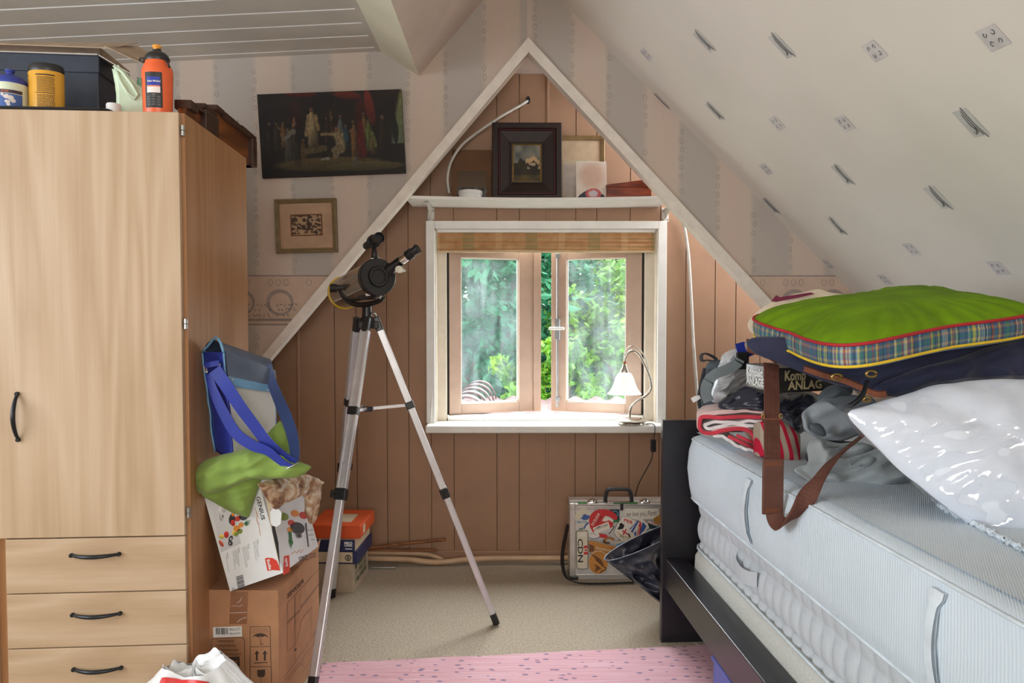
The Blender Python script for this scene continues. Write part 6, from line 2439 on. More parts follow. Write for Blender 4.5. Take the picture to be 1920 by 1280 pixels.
t, fr, w, h = picture('framed_painting', 'small landscape in a wide dark moulded frame, middle of the shelf', 923, 1053, 225, 364, 3.80, 0.10, 0, 0, None)
MB(fr).box(-w / 2 + 0.01, w / 2 - 0.01, 0.0, 0.01, 0.005, h - 0.005).build('backing', 'frame_dark', t)
moulded_frame(fr, -w / 2, w / 2, 0, h, [(0, -0.008), (0, 0.03), (0.004, 0.034), (0.028, 0.034), (0.032, 0.026)], 'frame_dark', t, 'outer_moulding')
moulded_frame(fr, -w / 2 + 0.030, w / 2 - 0.030, 0.030, h - 0.030, [(0, 0.024), (0.004, 0.030), (0.009, 0.030), (0.012, 0.022)], 'frame_wine', t, 'bead')
moulded_frame(fr, -w / 2 + 0.040, w / 2 - 0.040, 0.040, h - 0.040, [(0, 0.024), (0.002, 0.026), (0.052, 0.008), (0.054, 0.012), (0.062, 0.012), (0.064, 0.004)], 'frame_dark', t, 'inner_moulding')
ix = w / 2 - 0.104
moulded_frame(fr, -ix - 0.004, ix + 0.004, 0.098, h - 0.098, [(0, 0.004), (0.002, 0.007), (0.007, 0.007), (0.009, 0.002)], 'gilt', t, 'slip')


def landscape(u, v):
    n_ = nz((u * 4, v * 4, 2), 1.2)
    sky = (112 + 60 * n_, 112 + 50 * n_, 104 + 40 * n_)
    hill = 0.46 + 0.16 * math.exp(-((u - 0.3) / 0.16) ** 2) + 0.12 * math.exp(-((u - 0.72) / 0.1) ** 2) + 0.05 * nz((u * 9, 0, 1), 1.5)
    if v > hill:
        if v < hill + 0.12 and 0.45 < u < 0.95:
            return (190 + 30 * n_, 160, 120)
        return sky
    if 0.35 < v < 0.62 and u > 0.5 and nz((u * 5, v * 9, 4), 1.3) > 0.15:
        return (170, 150, 126)
    if v < 0.2:
        return (70 + 30 * n_, 60 + 20 * n_, 36)
    return (44 + 16 * n_, 38 + 14 * n_, 26)


print_grid('canvas', fr.moved(-ix, -0.001, 0.102), 2 * ix, h - 0.204, 40, 50, landscape, 'flat_print', t)

# pale frame behind on the right
plain('frame_gold', (150, 124, 84), 0.4, 0.3, var=0.1)
plain('mat_board', (196, 170, 140), 0.8)
t, fr, w, h = picture('framed_print', 'pale print in a thin gilt frame behind the portrait photo', 1036, 1134, 248, 364, 3.90, 0.07, 0, 0, None)
moulded_frame(fr, -w / 2, w / 2, 0, h, [(0, -0.008), (0, 0.010), (0.004, 0.013), (0.012, 0.008), (0.014, 0.011), (0.022, 0.006), (0.024, 0.0)], 'frame_gold', t)
MB(fr).box(-w / 2 + 0.01, w / 2 - 0.01, 0.002, 0.006, 0.01, h - 0.01).build('mat_board', 'mat_board', t)


def pale(u, v):
    n_ = nz((u * 6, v * 6, 5), 1.2)
    if u < 0.12:
        return (176, 146, 84)
    return (176 + 16 * n_, 162 + 14 * n_, 150 + 12 * n_) if v < 0.9 else (196, 178, 152)


print_grid('print', fr.moved(-w / 2 + 0.03, -0.0, 0.02), w - 0.085, h * 0.60, 20, 20, pale, 'flat_print', t)
# portrait photograph, its face blurred away as in the picture
t, fr, w, h = picture('portrait_photo', 'blurred portrait photograph on white card leaning at the right of the shelf', 1081, 1138, 296, 365, 3.80, 0.16, 0, 0, None, 'photo')
MB(fr).box(-w / 2, w / 2, 0.0, 0.003, 0, h).build('card', 'label_white', t)


def portrait(u, v):
    c = (214, 200, 186)
    n_ = nz((u * 5, v * 5, 3), 1.0)
    d = math.hypot((u - 0.52) / 0.52, (v - 0.66) / 0.42)
    if d < 1:
        k = min(1, (1 - d) * 2.2)
        c = tuple(a * (1 - k) + b * k for a, b in zip(c, (196, 166, 148)))
    if v < 0.30 - 0.9 * (u - 0.5) ** 2:
        c = (54, 52, 60)
    dd = math.hypot((u - 0.56) / 0.26, (v - 0.20) / 0.13)
    if dd < 1:
        c = (186, 90, 92) if dd > 0.6 else (190, 182, 186)
    return tuple(x + 6 * n_ for x in c)


print_grid('photograph', fr.moved(-w / 2 + 0.001, -0.0015, 0.001), w - 0.002, h - 0.004, 36, 44, portrait, 'flat_print', t)
# red-brown wooden box
wood('mahogany', (78, 30, 14), (112, 48, 26), (136, 64, 36), 'X', 3, 0.35)
fr = sframe(1180, 3.82)
x0 = at(1137, 350, 3.80).x - fr.o.x
x1 = at(1221, 350, 3.80).x - fr.o.x
bx = thing('wooden_box', 'red-brown wooden box with a sloping lid at the right end of the shelf', 'box', fr.o)
za, zb2 = size_at(346, 365, 3.8) + 0.023, size_at(333, 365, 3.8) + 0.023
MB(fr).bbox(x0, x1, -0.03, 0.06, 0.0, za - 0.004, 0.003).build('body', 'mahogany', bx)
MB(fr).hexa([fr.p(*q) for q in ((x0 - 0.002, -0.033, za - 0.004), (x1 + 0.002, -0.033, za - 0.004), (x1 + 0.002, 0.06, za - 0.004), (x0 - 0.002, 0.06, za - 0.004), (x0 - 0.002, -0.033, za + 0.006), (x1 + 0.002, -0.033, zb2), (x1 + 0.002, 0.06, zb2), (x0 - 0.002, 0.06, za + 0.006))]).build('lid', 'mahogany', bx)
# cable from the wall
p = [at(989, 189, YN - 0.004), at(975, 198, 3.90), at(940, 218, 3.87), at(900, 245, 3.85), at(866, 272, 3.83), at(845, 305, 3.82), at(839, 335, 3.82), at(842, 362, 3.83)]
cb = thing('cable', 'thick white cable curving from the panelling down to the shelf', 'cable', p[-1])
MB().tube([tuple(k) for k in catmull(p, 6)], 0.0072, 8, local=False).build('sheath', 'bracket_white', cb, smooth=True)
MB().lathe([(0.016, -0.003), (0.014, 0.004)], 12, tuple(at(990, 188, YN)), 'y', sx=0.7, sy=1.3).build('hole', 'gap_black', cb)
p = [at(1277, 402, 3.90), at(1284, 430, 3.91), at(1291, 480, 3.92), at(1296, 560, 3.925), at(1300, 640, 3.925), at(1306, 720, 3.925), at(1311, 790, 3.92), at(1312, 860, 3.92)]
o = MB().tube([tuple(k) for k in catmull(p, 6)], 0.0085, 8, local=False).build('cable', 'bracket_white', smooth=True)
tag(o, 'white cable hanging down the panelling right of the window', 'cable')

# ================================================================== small lamp on the sill
def mat_opal():
    m = new_mat('opal_glass', (246, 246, 242), 0.25, 0, 0.5)
    b = m.node_tree.nodes['Principled BSDF']
    b.inputs['Transmission Weight'].default_value = 0.0
    b.inputs['Subsurface Weight'].default_value = 0.0
    t = NT(m)
    tl = t.n('ShaderNodeBsdfTranslucent')
    tl.inputs['Color'].default_value = (0.95, 0.95, 0.93, 1)
    mx = t.n('ShaderNodeMixShader')
    mx.inputs['Fac'].default_value = 0.5
    t.l(t.b.outputs[0], mx.inputs[1])
    t.l(tl.outputs[0], mx.inputs[2])
    t.l(mx.outputs[0], t.t.nodes['Material Output'].inputs['Surface'])


mat_opal()
plain('nickel', (196, 190, 180), 0.18, 0.9, var=0.02)
LD = 3.875
lb_ = at(1184, 796, LD)
lb_.z = 0.7375
lf = frame_z(lb_)
lamp = thing('table_lamp', 'nickel lamp with white bell shade and curved neck on the sill', 'lamp', lb_)
MB(lf).lathe([(0.066, 0.0), (0.070, 0.004), (0.068, 0.010), (0.062, 0.014), (0.080, 0.017), (0.084, 0.021), (0.080, 0.025), (0.05, 0.030), (0.014, 0.033), (0.0, 0.033)], 40).build('base', 'nickel', lamp, smooth=50)
path = [at(a, b, LD) for a, b in ((1181, 787), (1181, 772), (1185, 760), (1196, 750), (1210, 742), (1219, 731), (1221, 719), (1216, 700), (1207, 680), (1199, 665), (1190, 658), (1181, 659), (1173, 667), (1171, 678))]
MB().tube([tuple(k) for k in catmull(path, 5)], 0.0068, 10, local=False).build('neck', 'nickel', lamp, smooth=True)
path = [at(a, b, LD + 0.004) for a, b in ((1221, 720), (1217, 697), (1209, 670), (1200, 656), (1189, 649), (1178, 651), (1171, 661), (1170, 674))]
MB().tube([tuple(k) for k in catmull(path, 5)], 0.0028, 8, local=False).build('wire_loop', 'nickel', lamp, smooth=True)
sc = at(1171, 738, LD)
sf2 = frame_z(sc)
zt_ = at(1171, 697, LD).z - sc.z
MB(sf2).lathe([(0.089, 0.0), (0.079, 0.010), (0.066, 0.030), (0.056, 0.055), (0.046, 0.085), (0.036, 0.104), (0.022, zt_), (0.018, zt_ + 0.001)], 40, cap=False).build('shade', 'opal_glass', lamp, smooth=True)
MB(sf2).lathe([(0.024, zt_ - 0.004), (0.025, zt_ + 0.006), (0.016, zt_ + 0.022), (0.013, zt_ + 0.036), (0.008, zt_ + 0.042)], 24).build('lamp_holder', 'nickel', lamp, smooth=40)
plain('copper_ring', (176, 96, 60), 0.35, 0.5)
MB(sf2).lathe([(0.0075, zt_ + 0.040), (0.0085, zt_ + 0.044), (0.0075, zt_ + 0.054)], 14).build('neck_ring', 'copper_ring', lamp, smooth=40)
MB(sf2).lathe([(0.0, 0.02), (0.022, 0.03), (0.028, 0.05), (0.020, 0.075), (0.013, 0.09)], 20).build('bulb', 'opal_glass', lamp, smooth=True)
cp = [at(1211, 795, LD), at(1219, 794, 3.85), at(1227, 797, 3.81), at(1228, 808, 3.80), at(1226, 822, 3.80)]
MB().tube([tuple(k) for k in catmull(cp, 5)], 0.0026, 6, local=False).build('flex', 'black_plastic', lamp, smooth=True)
sw_ = frame_z(at(1225, 847, 3.80), 0.1)
MB(sw_).bbox(-0.014, 0.014, -0.009, 0.009, 0.0, 0.066, 0.005).build('switch', 'black_plastic', lamp)
cp = [at(1224, 847, 3.80), at(1221, 862, 3.80), at(1212, 880, 3.81), at(1202, 898, 3.83), at(1194, 918, 3.85), at(1190, 950, 3.87), at(1190, 1020, 3.89)]
MB().tube([tuple(k) for k in catmull(cp, 5)], 0.0026, 6, local=False).build('flex', 'black_plastic', lamp, smooth=True)

# ================================================================== pictures on the gable wall
plain('canvas_edge', (74, 44, 30), 0.8, var=0.2)
mats_dark = None
TLc, TRc, BRc, BLc = at(482, 177, YG - 0.035), at(752, 167, YG - 0.035), at(761, 324, YG - 0.020), at(492, 334, YG - 0.020)
can = thing('canvas_painting', 'large dark unframed canvas with robed figures, hung askew on the wallpaper', 'painting', BLc)
back = V((0, 0.018, 0))
MB().hexa([BLc, BRc, BRc + back, BLc + back, TLc, TRc, TRc + back, TLc + back]).build('stretcher', 'canvas_edge', can)


FIG = []      # x, foot, height, half width, robe colour, head colour, lean


def fig(x, foot, h, robe, head=(138, 104, 78), lean=0.0, w=0.024):
    FIG.append((x, foot, h, w, robe, head, lean))


GROUND = [(0.30, 0.99, 0.12, 0.05, (96, 36, 28), -0.1), (0.62, 0.95, 0.11, 0.05, (104, 40, 30), -0.2), (0.775, 0.80, 0.035, 0.24, (112, 42, 32), 0.08), (0.71, 0.70, 0.045, 0.22, (66, 28, 24), 0), (0.26, 0.72, 0.05, 0.2, (52, 28, 24), 0),
          (0.48, 0.14, 0.42, 0.09, (84, 70, 42), 0.0), (0.72, 0.10, 0.30, 0.06, (84, 74, 44), 0.0)]
for (x, f, h, c, w) in ((0.07, 0.30, 0.38, (50, 40, 34), 0.026), (0.12, 0.30, 0.38, (66, 52, 40), 0.026), (0.165, 0.34, 0.34, (132, 92, 48), 0.022), (0.47, 0.38, 0.34, (64, 46, 34), 0.02), (0.51, 0.42, 0.30, (72, 48, 34), 0.018),
                        (0.565, 0.34, 0.40, (104, 112, 112), 0.024), (0.60, 0.32, 0.30, (60, 92, 100), 0.03), (0.73, 0.40, 0.36, (140, 108, 60), 0.022), (0.76, 0.26, 0.42, (110, 124, 64), 0.026), (0.86, 0.28, 0.44, (56, 42, 32), 0.036),
                        (0.25, 0.12, 0.56, (58, 48, 38), 0.028), (0.20, 0.16, 0.44, (92, 86, 72), 0.036), (0.30, 0.16, 0.30, (104, 70, 42), 0.022), (0.785, 0.22, 0.30, (112, 86, 54), 0.028), (0.70, 0.16, 0.50, (104, 34, 30), 0.026), (0.655, 0.16, 0.52, (150, 104, 60), 0.026)):
    fig(x, f, h, c, w=w)
fig(0.37, 0.34, 0.50, (196, 170, 122), (132, 92, 66), w=0.040)
LIMBS = [((0.345, 0.72), (0.325, 0.50), 0.014, (190, 162, 116)), ((0.395, 0.72), (0.41, 0.56), 0.014, (180, 152, 108)), ((0.54, 0.50), (0.43, 0.50), 0.014, (172, 142, 102)),
         ((0.545, 0.50), (0.56, 0.32), 0.040, (176, 154, 112)), ((0.56, 0.34), (0.52, 0.30), 0.034, (166, 148, 110)), ((0.52, 0.24), (0.55, 0.34), 0.026, (150, 134, 102)), ((0.30, 0.30), (0.44, 0.33), 0.030, (112, 94, 62)),
         ((0.235, 0.60), (0.245, 0.70), 0.008, (150, 104, 74)), ((0.17, 0.46), (0.235, 0.55), 0.022, (150, 142, 124)), ((0.42, 0.20), (0.47, 0.205), 0.010, (168, 164, 150)), ((0.50, 0.66), (0.502, 0.78), 0.007, (128, 92, 60)), ((0.65, 0.20), (0.64, 0.10), 0.010, (112, 112, 112)), ((0.665, 0.20), (0.68, 0.10), 0.010, (100, 100, 100)),
         ((0.66, 0.58), (0.63, 0.52), 0.010, (150, 108, 76)), ((0.70, 0.62), (0.72, 0.24), 0.022, (118, 36, 32)), ((0.78, 0.50), (0.80, 0.34), 0.014, (118, 124, 70)), ((0.13, 0.60), (0.18, 0.50), 0.010, (120, 88, 58))]
HEADS = [(0.537, 0.56, 0.016, 0.034, (150, 110, 80))]
pbase = blobs_fn(lambda u, v: ((30 + 14 * v + 9 * nz((u * 6, v * 6, 1), 1)), 26 + 9 * v + 7 * nz((u * 6, v * 6, 1), 1), 23 + 8 * v + 5 * nz((u * 6, v * 6, 4), 1)), GROUND)


def paint(u, v):
    c = pbase(u, v)
    left = 0.985 - 0.12 * (1 - v) ** 0.8
    if u > left and 0.36 < v:
        k = min(1, (u - left) * 40)
        s_ = (92 + 40 * v, 112 + 20 * v, 74 + 30 * (1 - v))
        c = tuple(a * (1 - k) + b * k for a, b in zip(c, s_))
        if math.hypot((u - 0.945) / 0.020, (v - 0.50) / 0.15) < 1 or math.hypot((u - 0.945) / 0.01, (v - 0.66) / 0.03) < 1:
            c = (34, 36, 34)
    uu = u + 0.006 * nz((u * 30, v * 18, 3), 1.0)
    vv = v + 0.010 * nz((u * 26, v * 16, 7), 1.0)
    for (x, f, h, w, robe, head, lean) in FIG:
        t = (vv - f) / h
        if 0 <= t <= 1.0:
            dx = uu - x
            if t < 0.86:
                hw = w * (1.05 - 0.25 * t) if t < 0.62 else w * (0.95 - 2.3 * (t - 0.62))
                if abs(dx) < hw:
                    fold_ = 0.82 + 0.30 * nz((uu * 130, vv * 7, x * 9), 1.0)
                    lt = 1.0 - 0.38 * dx / hw
                    k = min(1, (hw - abs(dx)) / (0.25 * w)) * min(1, t * 9 + 0.25) * (0.45 + 0.55 * min(1, t * 1.8))
                    c = tuple(a * (1 - k) + b * fold_ * lt * k for a, b in zip(c, robe))
            d = math.hypot(dx / (w * 0.36), (t - 0.92) * h / (w * 0.95))
            if d < 1:
                sh = 0.75 - 0.35 * dx / w
                top_ = 0.45 if t > 0.945 else 1.0
                c = tuple(b * sh * top_ for b in head)
    for (p0, p1, w, col) in LIMBS:
        ax_, ay_ = p1[0] - p0[0], (p1[1] - p0[1]) * 0.6
        qx, qy = uu - p0[0], (vv - p0[1]) * 0.6
        L2 = ax_ * ax_ + ay_ * ay_
        t = max(0, min(1, (qx * ax_ + qy * ay_) / L2))
        d = math.hypot(qx - ax_ * t, qy - ay_ * t)
        if d < w:
            k = min(1, (w - d) / (0.4 * w))
            sh = 0.8 + 0.3 * nz((uu * 90, vv * 30, 2), 1.0)
            c = tuple(a * (1 - k) + b * sh * k for a, b in zip(c, col))
    for (x, y, rx, ry, col) in HEADS:
        if math.hypot((uu - x) / rx, (vv - y) / ry) < 1:
            c = tuple(b * (0.8 if vv < y + 0.01 else 0.5) for b in col)
    n_ = 1 + 0.14 * nz((u * 40, v * 24, 2), 1.0)
    return tuple(max(0, x * n_ * 0.80) for x in c)


def quad3(A, B, C, D, nx, ny, fn, parent, name, mat='flat_print'):
    mb = MB()
    mb.grid(nx, ny, lambda u, v: A.lerp(B, u).lerp(D.lerp(C, u), v), local=False)
    o = mb.build(name, mat, parent, smooth=True, normals=False)
    a = o.data.color_attributes.new('print', 'FLOAT_COLOR', 'POINT')
    cs = []
    for j in range(ny + 1):
        for i in range(nx + 1):
            cs.extend(lin(fn(i / nx, j / ny)))
            cs.append(1.0)
    a.data.foreach_set('color', cs)
    return o


off = V((0, -0.001, 0))
attr_mat('oil_print', 0.55, 0.3, 0.15, 260)
quad3(BLc + off, BRc + off, TRc + off, TLc + off, 220, 130, paint, can, 'painted_surface', 'oil_print')

# small framed print below it
A, B, C_, D_ = at(518, 475, YG - 0.022), at(633, 472, YG - 0.022), at(630, 370, YG - 0.03), at(514, 374, YG - 0.03)
pe = (B - A).normalized()
pz = (D_ - A).normalized()
pw, ph = (B - A).length, (D_ - A).length
pfr = Frame(A, pe, V((0, 1, 0)), pz)
pic = thing('framed_print', 'small ink print in an olive wooden frame on the wallpaper', 'picture', A)
plain('frame_olive', (128, 108, 76), 0.5, var=0.08, scale=30)
plain('mat_tan', (196, 162, 134), 0.7)
moulded_frame(pfr, 0, pw, 0, ph, [(0, -0.020), (0, 0.006), (0.004, 0.010), (0.010, 0.006), (0.013, 0.010), (0.020, 0.002), (0.022, -0.004)], 'frame_olive', pic)
MB(pfr).box(0.015, pw - 0.015, 0.004, 0.008, 0.015, ph - 0.015).build('mat_board', 'mat_tan', pic)


def inkart(u, v):
    n_ = nz((u * 7 + 2 * v, v * 8 - 2 * u, 3), 1.1) + 0.6 * nz((u * 17, v * 15, 6), 1.0)
    d = math.hypot((u - 0.5) / 0.34, (v - 0.48) / 0.40)
    t_ = n_ + (0.25 - 0.4 * d if d < 1 else -0.1)
    if u < 0.04 or u > 0.96 or v < 0.05 or v > 0.95:
        return (110, 66, 44)
    return (40, 32, 28) if t_ > 0.02 else ((120, 92, 68) if t_ > -0.14 else (188, 156, 122))


ia, ib = pxl(pfr, 545, 443), pxl(pfr, 603, 401)
print_grid('print', pfr.moved(ia[0], 0.003, ia[1]), ib[0] - ia[0], ib[1] - ia[1], 60, 46, inkart, 'flat_print', pic)
def mat_clear():
    m = bpy.data.materials.new('picture_glass')
    m.use_nodes = True
    nt = m.node_tree
    nt.nodes.clear()
    o = nt.nodes.new('ShaderNodeOutputMaterial')
    tr = nt.nodes.new('ShaderNodeBsdfTransparent')
    gl = nt.nodes.new('ShaderNodeBsdfGlossy')
    gl.inputs['Roughness'].default_value = 0.03
    mx = nt.nodes.new('ShaderNodeMixShader')
    mx.inputs['Fac'].default_value = 0.09
    nt.links.new(tr.outputs[0], mx.inputs[1])
    nt.links.new(gl.outputs[0], mx.inputs[2])
    nt.links.new(mx.outputs[0], o.inputs['Surface'])
    MATS['picture_glass'] = m


mat_clear()
MB(pfr).box(0.018, pw - 0.018, 0.0, 0.0015, 0.018, ph - 0.018).build('glass', 'picture_glass', pic)

# ================================================================== bed
plain('bed_black', (36, 34, 38), 0.28, var=0.08, scale=20)


def mat_ticking(name, c, s, amt=0.35, rot=0.5):
    m = new_mat(name, c, 0.85, 0, 0.2)
    t = NT(m)
    v = t.coord((1, 1, 1), (0, 0, rot))
    w = t.n('ShaderNodeTexWave')
    w.inputs['Scale'].default_value = s
    w.inputs['Distortion'].default_value = 0.4
    t.l(v, w.inputs['Vector'])
    f = t.noise(t.coord(), 5, 3)
    t.color(t.ramp(f, [(0.3, tuple(x * 0.96 for x in c)), (0.7, c)]))
    t.bump(w.outputs['Fac'], amt, 0.002)


mat_ticking('ticking_white', (214, 226, 236), 70)
mat_ticking('ticking_grey', (200, 206, 212), 90, 0.2)
plain('ticking_base', (204, 204, 198), 0.9, var=0.05, scale=200, bump=0.3, bscale=500)
plain('piping_white', (216, 226, 234), 0.7)
bo = on_z(1241, 1205, 0.0)
bo.z = 0
bedf = frame_z(bo, math.radians(2.8))
BLEN, BWID = 2.02, 0.99
bed = thing('bed', 'single bed with black-brown footboard and side rail', 'bed', bedf.p(0.5, -1.0, 0))
FZ = at(1241, 788, bo.y).z
MB(bedf).bbox(-0.002, BWID, 0.0, 0.032, 0.0, FZ, 0.003).build('footboard', 'bed_black', bed)
MB(bedf).bbox(0.010, 0.095, -BLEN, 0.0, 0.222, 0.342, 0.003).build('side_rail', 'bed_black', bed)
MB(bedf).bbox(BWID - 0.09, BWID - 0.012, -BLEN, 0.0, 0.222, 0.342, 0.003).build('side_rail', 'bed_black', bed)
MB(bedf).bbox(0.0, BWID, -BLEN - 0.03, -BLEN, 0.0, 0.95, 0.003).build('headboard', 'bed_black', bed)
for i in range(9):
    y = -0.12 - i * 0.22
    MB(bedf).bbox(0.09, BWID - 0.085, y - 0.035, y + 0.035, 0.262, 0.280, 0.002).build('slat', 'beech_flat', bed)


def plan_pt(u, x0, x1, y0, y1, r):
    """point on a rounded rectangle, u in 0..1, and its outward direction"""
    segs = []
    w, h = x1 - x0 - 2 * r, y1 - y0 - 2 * r
    arc = PI * r / 2
    tot = 2 * (w + h) + 4 * arc
    d = (u % 1.0) * tot
    cs = [(x1 - r, y0 + r, -PI / 2), (x1 - r, y1 - r, 0), (x0 + r, y1 - r, PI / 2), (x0 + r, y0 + r, PI)]
    ed = [(x0 + r, y0, 1, 0, w), (x1, y0 + r, 0, 1, h), (x1 - r, y1, -1, 0, w), (x0, y1 - r, 0, -1, h)]
    for k in range(4):
        ex, ey, dx, dy, L = ed[k]
        if d <= L:
            return (ex + dx * d, ey + dy * d), (dy, -dx)
        d -= L
        if d <= arc:
            cx, cy, a0 = cs[k]
            a = a0 + d / r
            return (cx + r * math.cos(a), cy + r * math.sin(a)), (math.cos(a), math.sin(a))
        d -= arc
    return (x0 + r, y0), (0, -1)


def mattress(name, label, x0, x1, y0, y1, z0, z1, r, prof, mat, quilt=None, nu=260):
    t = thing(name, label, 'mattress', bedf.p((x0 + x1) / 2, (y0 + y1) / 2, z0))
    m = MB(bedf)
    nv = len(prof) - 1

    def f(u, v):
        k = v * nv
        i = min(int(k), nv - 1)
        a, b = prof[i], prof[i + 1]
        q = k - i
        off, z = a[0] + (b[0] - a[0]) * q, a[1] + (b[1] - a[1]) * q
        (x, y), (nx, ny) = plan_pt(u, x0, x1, y0, y1, r)
        if quilt:
            off += quilt(u, v)
        return (x + nx * off, y + ny * off, z)
    rows = 40 if quilt else nv
    m.grid(nu, rows, f, close_u=True)
    last = len(m.v) - nu
    cx, cy = (x0 + x1) / 2, (y0 + y1) / 2
    # top surface as shrinking rings
    prev = last
    for s in (0.93, 0.8, 0.6, 0.35):
        b = len(m.v)
        for k in range(nu):
            (x, y), _ = plan_pt(k / nu, x0, x1, y0, y1, r)
            X = min(max(x, x0 + (1 - s) * 0.5), x1 - (1 - s) * 0.5)
            Y = min(max(y, y0 + (1 - s) * 0.5), y1 - (1 - s) * 0.5)
            m.v.append(bedf.p(X, Y, z1 + 0.002))
        for k in range(nu):
            j = (k + 1) % nu
            m.face((prev + k, prev + j, b + j, b + k))
        prev = b
    m.face([prev + k for k in range(nu)])
    m.face([k for k in range(nu)][::-1])
    m.build('cover', mat, t, smooth=60)
    return t


Y0, Y1 = -1.99, -0.012
mt3 = mattress('mattress', 'pale grey bed base inside the black rails, lowest of the three', 0.100, 0.925, Y0, Y1 - 0.02, 0.285, 0.412, 0.09, [(-0.03, 0.285), (-0.004, 0.30), (0.004, 0.34), (0.002, 0.38), (-0.012, 0.404), (-0.03, 0.412)], 'ticking_base')


def quilt(u, v):
    # diamond-free square quilting on the border
    s = u * 2 * (0.82 + 1.96)
    a = abs(math.sin(s / 0.062 * PI))
    b = abs(math.sin(v * 3.0 * PI + 0.35))
    return 0.016 * (min(a, 1) ** 0.4) * (b ** 0.55) - 0.010


mt2 = mattress('mattress', 'quilted white mattress lying between bed base and top mattress', 0.112, 0.92, Y0, Y1 - 0.03, 0.413, 0.603, 0.10, [(-0.010, 0.413), (0.004, 0.43), (0.006, 0.50), (0.004, 0.58), (-0.010, 0.603)], 'ticking_grey', quilt, 700)
mt1 = mattress('mattress', 'thick white top mattress with ribbed ticking and sewn handles', 0.082, 0.945, Y0, Y1, 0.604, 0.846, 0.12, [(-0.006, 0.604), (0.002, 0.612), (0.010, 0.65), (0.018, 0.72), (0.012, 0.79), (0.0, 0.828), (-0.004, 0.833), (-0.02, 0.842), (-0.05, 0.846)], 'ticking_white')
for zz, off, r in ((0.606, 0.0, 0.0045), (0.830, 0.0, 0.004)):
    MB(bedf).tube([(p[0] + n_[0] * off, p[1] + n_[1] * off, zz) for p, n_ in [plan_pt(i / 140, 0.082, 0.945, Y0, Y1, 0.12) for i in range(140)]], r, 6, closed=True).build('edge_piping', 'piping_white', mt1, smooth=True)
MB(bedf).tube([(p[0], p[1], 0.416) for p, n_ in [plan_pt(i / 140, 0.104, 0.93, Y0, Y1 - 0.02, 0.10) for i in range(140)]], 0.004, 6, closed=True).build('edge_piping', 'piping_white', mt2, smooth=True)


def side_y(px, x=0.07):
    """distance along the bed's near side under a pixel column"""
    return loc(bedf, hit(px, 900, bedf.p(x, 0, 0), bedf.ex))[1]


for px in (1404, 1762):
    y = side_y(px)
    st = MB(bedf)
    st.grid(2, 14, lambda u, v: (0.082 - 0.019 * math.sin(PI * (0.12 + 0.76 * v)) - 0.006 - 0.004 * math.sin(PI * v), y + 0.022 * (u - 0.5) * (1.8 if v < 0.08 or v > 0.92 else 1), 0.625 + 0.19 * v))
    st.grid(2, 14, lambda u, v: (0.082 - 0.019 * math.sin(PI * (0.12 + 0.76 * v)) - 0.002, y + 0.022 * (u - 0.5) * (1.8 if v < 0.08 or v > 0.92 else 1), 0.625 + 0.19 * v))
    st.build('sewn_handle', 'piping_white', mt1, smooth=True)
ya, yb_ = side_y(1378, 0.10), side_y(1424, 0.10)
hs = MB(bedf)
hs.grid(12, 2, lambda u, v: (0.102 - 0.006 - 0.010 * math.sin(PI * u), ya + (yb_ - ya) * u, 0.49 + 0.045 * v - 0.018 * math.sin(PI * u)))
hs.build('sewn_handle', 'ticking_grey', mt2, smooth=True)
MT = 0.849
# corner of a lilac box under the bed
plain('lilac_plastic', (104, 112, 186), 0.4)
ub = on_z(1336, 1290, 0.0)
ubf = frame_z(ub, math.radians(2.8))
u_ = thing('storage_box', 'lilac plastic storage box pushed under the bed rail', 'box', ubf.p(0.2, -0.25, 0))
MB(ubf).bbox(0, 0.4, -0.5, 0, 0, 0.10, 0.01, 3).build('tub', 'lilac_plastic', u_)
MB(ubf).bbox(-0.006, 0.406, -0.506, 0.006, 0.10, 0.118, 0.006).build('lid', 'lilac_plastic', u_)

# ================================================================== the pile on the bed
zu = ZF(1290, 540, 3.2)
zv = ZF(1280, 520, 3.0)


def ofr(px, py, d, lean=0.0, yaw=0.0):
    m_ = Matrix.Rotation(yaw, 3, 'Z') @ Matrix.Rotation(-lean, 3, 'X')
    return Frame(at(px, py, d), m_ @ V((1, 0, 0)), m_ @ V((0, 1, 0)), m_ @ V((0, 0, 1)))


def ol(fr, lst, z=zu):
    return [pxl(fr, *z(a, b)) for a, b in lst]


# ---- green cushion with plaid border
cloth('cushion_green', (104, 140, 6), 520, 0.9, 0.10)
MATS['cushion_green'].node_tree.nodes['Principled BSDF'].inputs['Sheen Weight'].default_value = 0.0
cloth('cushion_under', (84, 122, 158), 420)
plain('piping_red', (176, 34, 42), 0.7)
plain('piping_yellow', (226, 190, 44), 0.7)
plaid_m = attr_mat('plaid_print', 0.9, 0.2, 0.25, 700)
N_, L_, R_ = V((0.762, 1.69, 1.221)), V((0.712, 2.29, 1.290)), V((1.40, 1.90, 1.318))
F_ = L_ + R_ - N_
cnrm = (R_ - N_).cross(L_ - N_).normalized()
if cnrm.z < 0:
    cnrm = -cnrm
cush = thing('cushion', 'large bright green cushion with plaid border and red piping on the pile', 'cushion', (N_ + F_) / 2 - V((0, 0, 0.08)))


def cpt(a, s, h):
    """a round the edge, s from centre to edge"""
    c, d = math.cos(a), math.sin(a)
    e = 0.34
    x, y = sgnpow(c, e), sgnpow(d, e)
    k = 1.0 - 0.05 * (1 - abs(x * y)) ** 2
    x, y = x * k * s, y * k * s
    p = N_ + (R_ - N_) * (0.5 + 0.5 * x) + (L_ - N_) * (0.5 + 0.5 * y)
    return p + cnrm * h


NA = 720
AN = [2 * PI * i / NA for i in range(NA)]
# even spacing round the edge
edge = [cpt(a, 1.0, 0) for a in AN]
edge = resample(edge, NA)


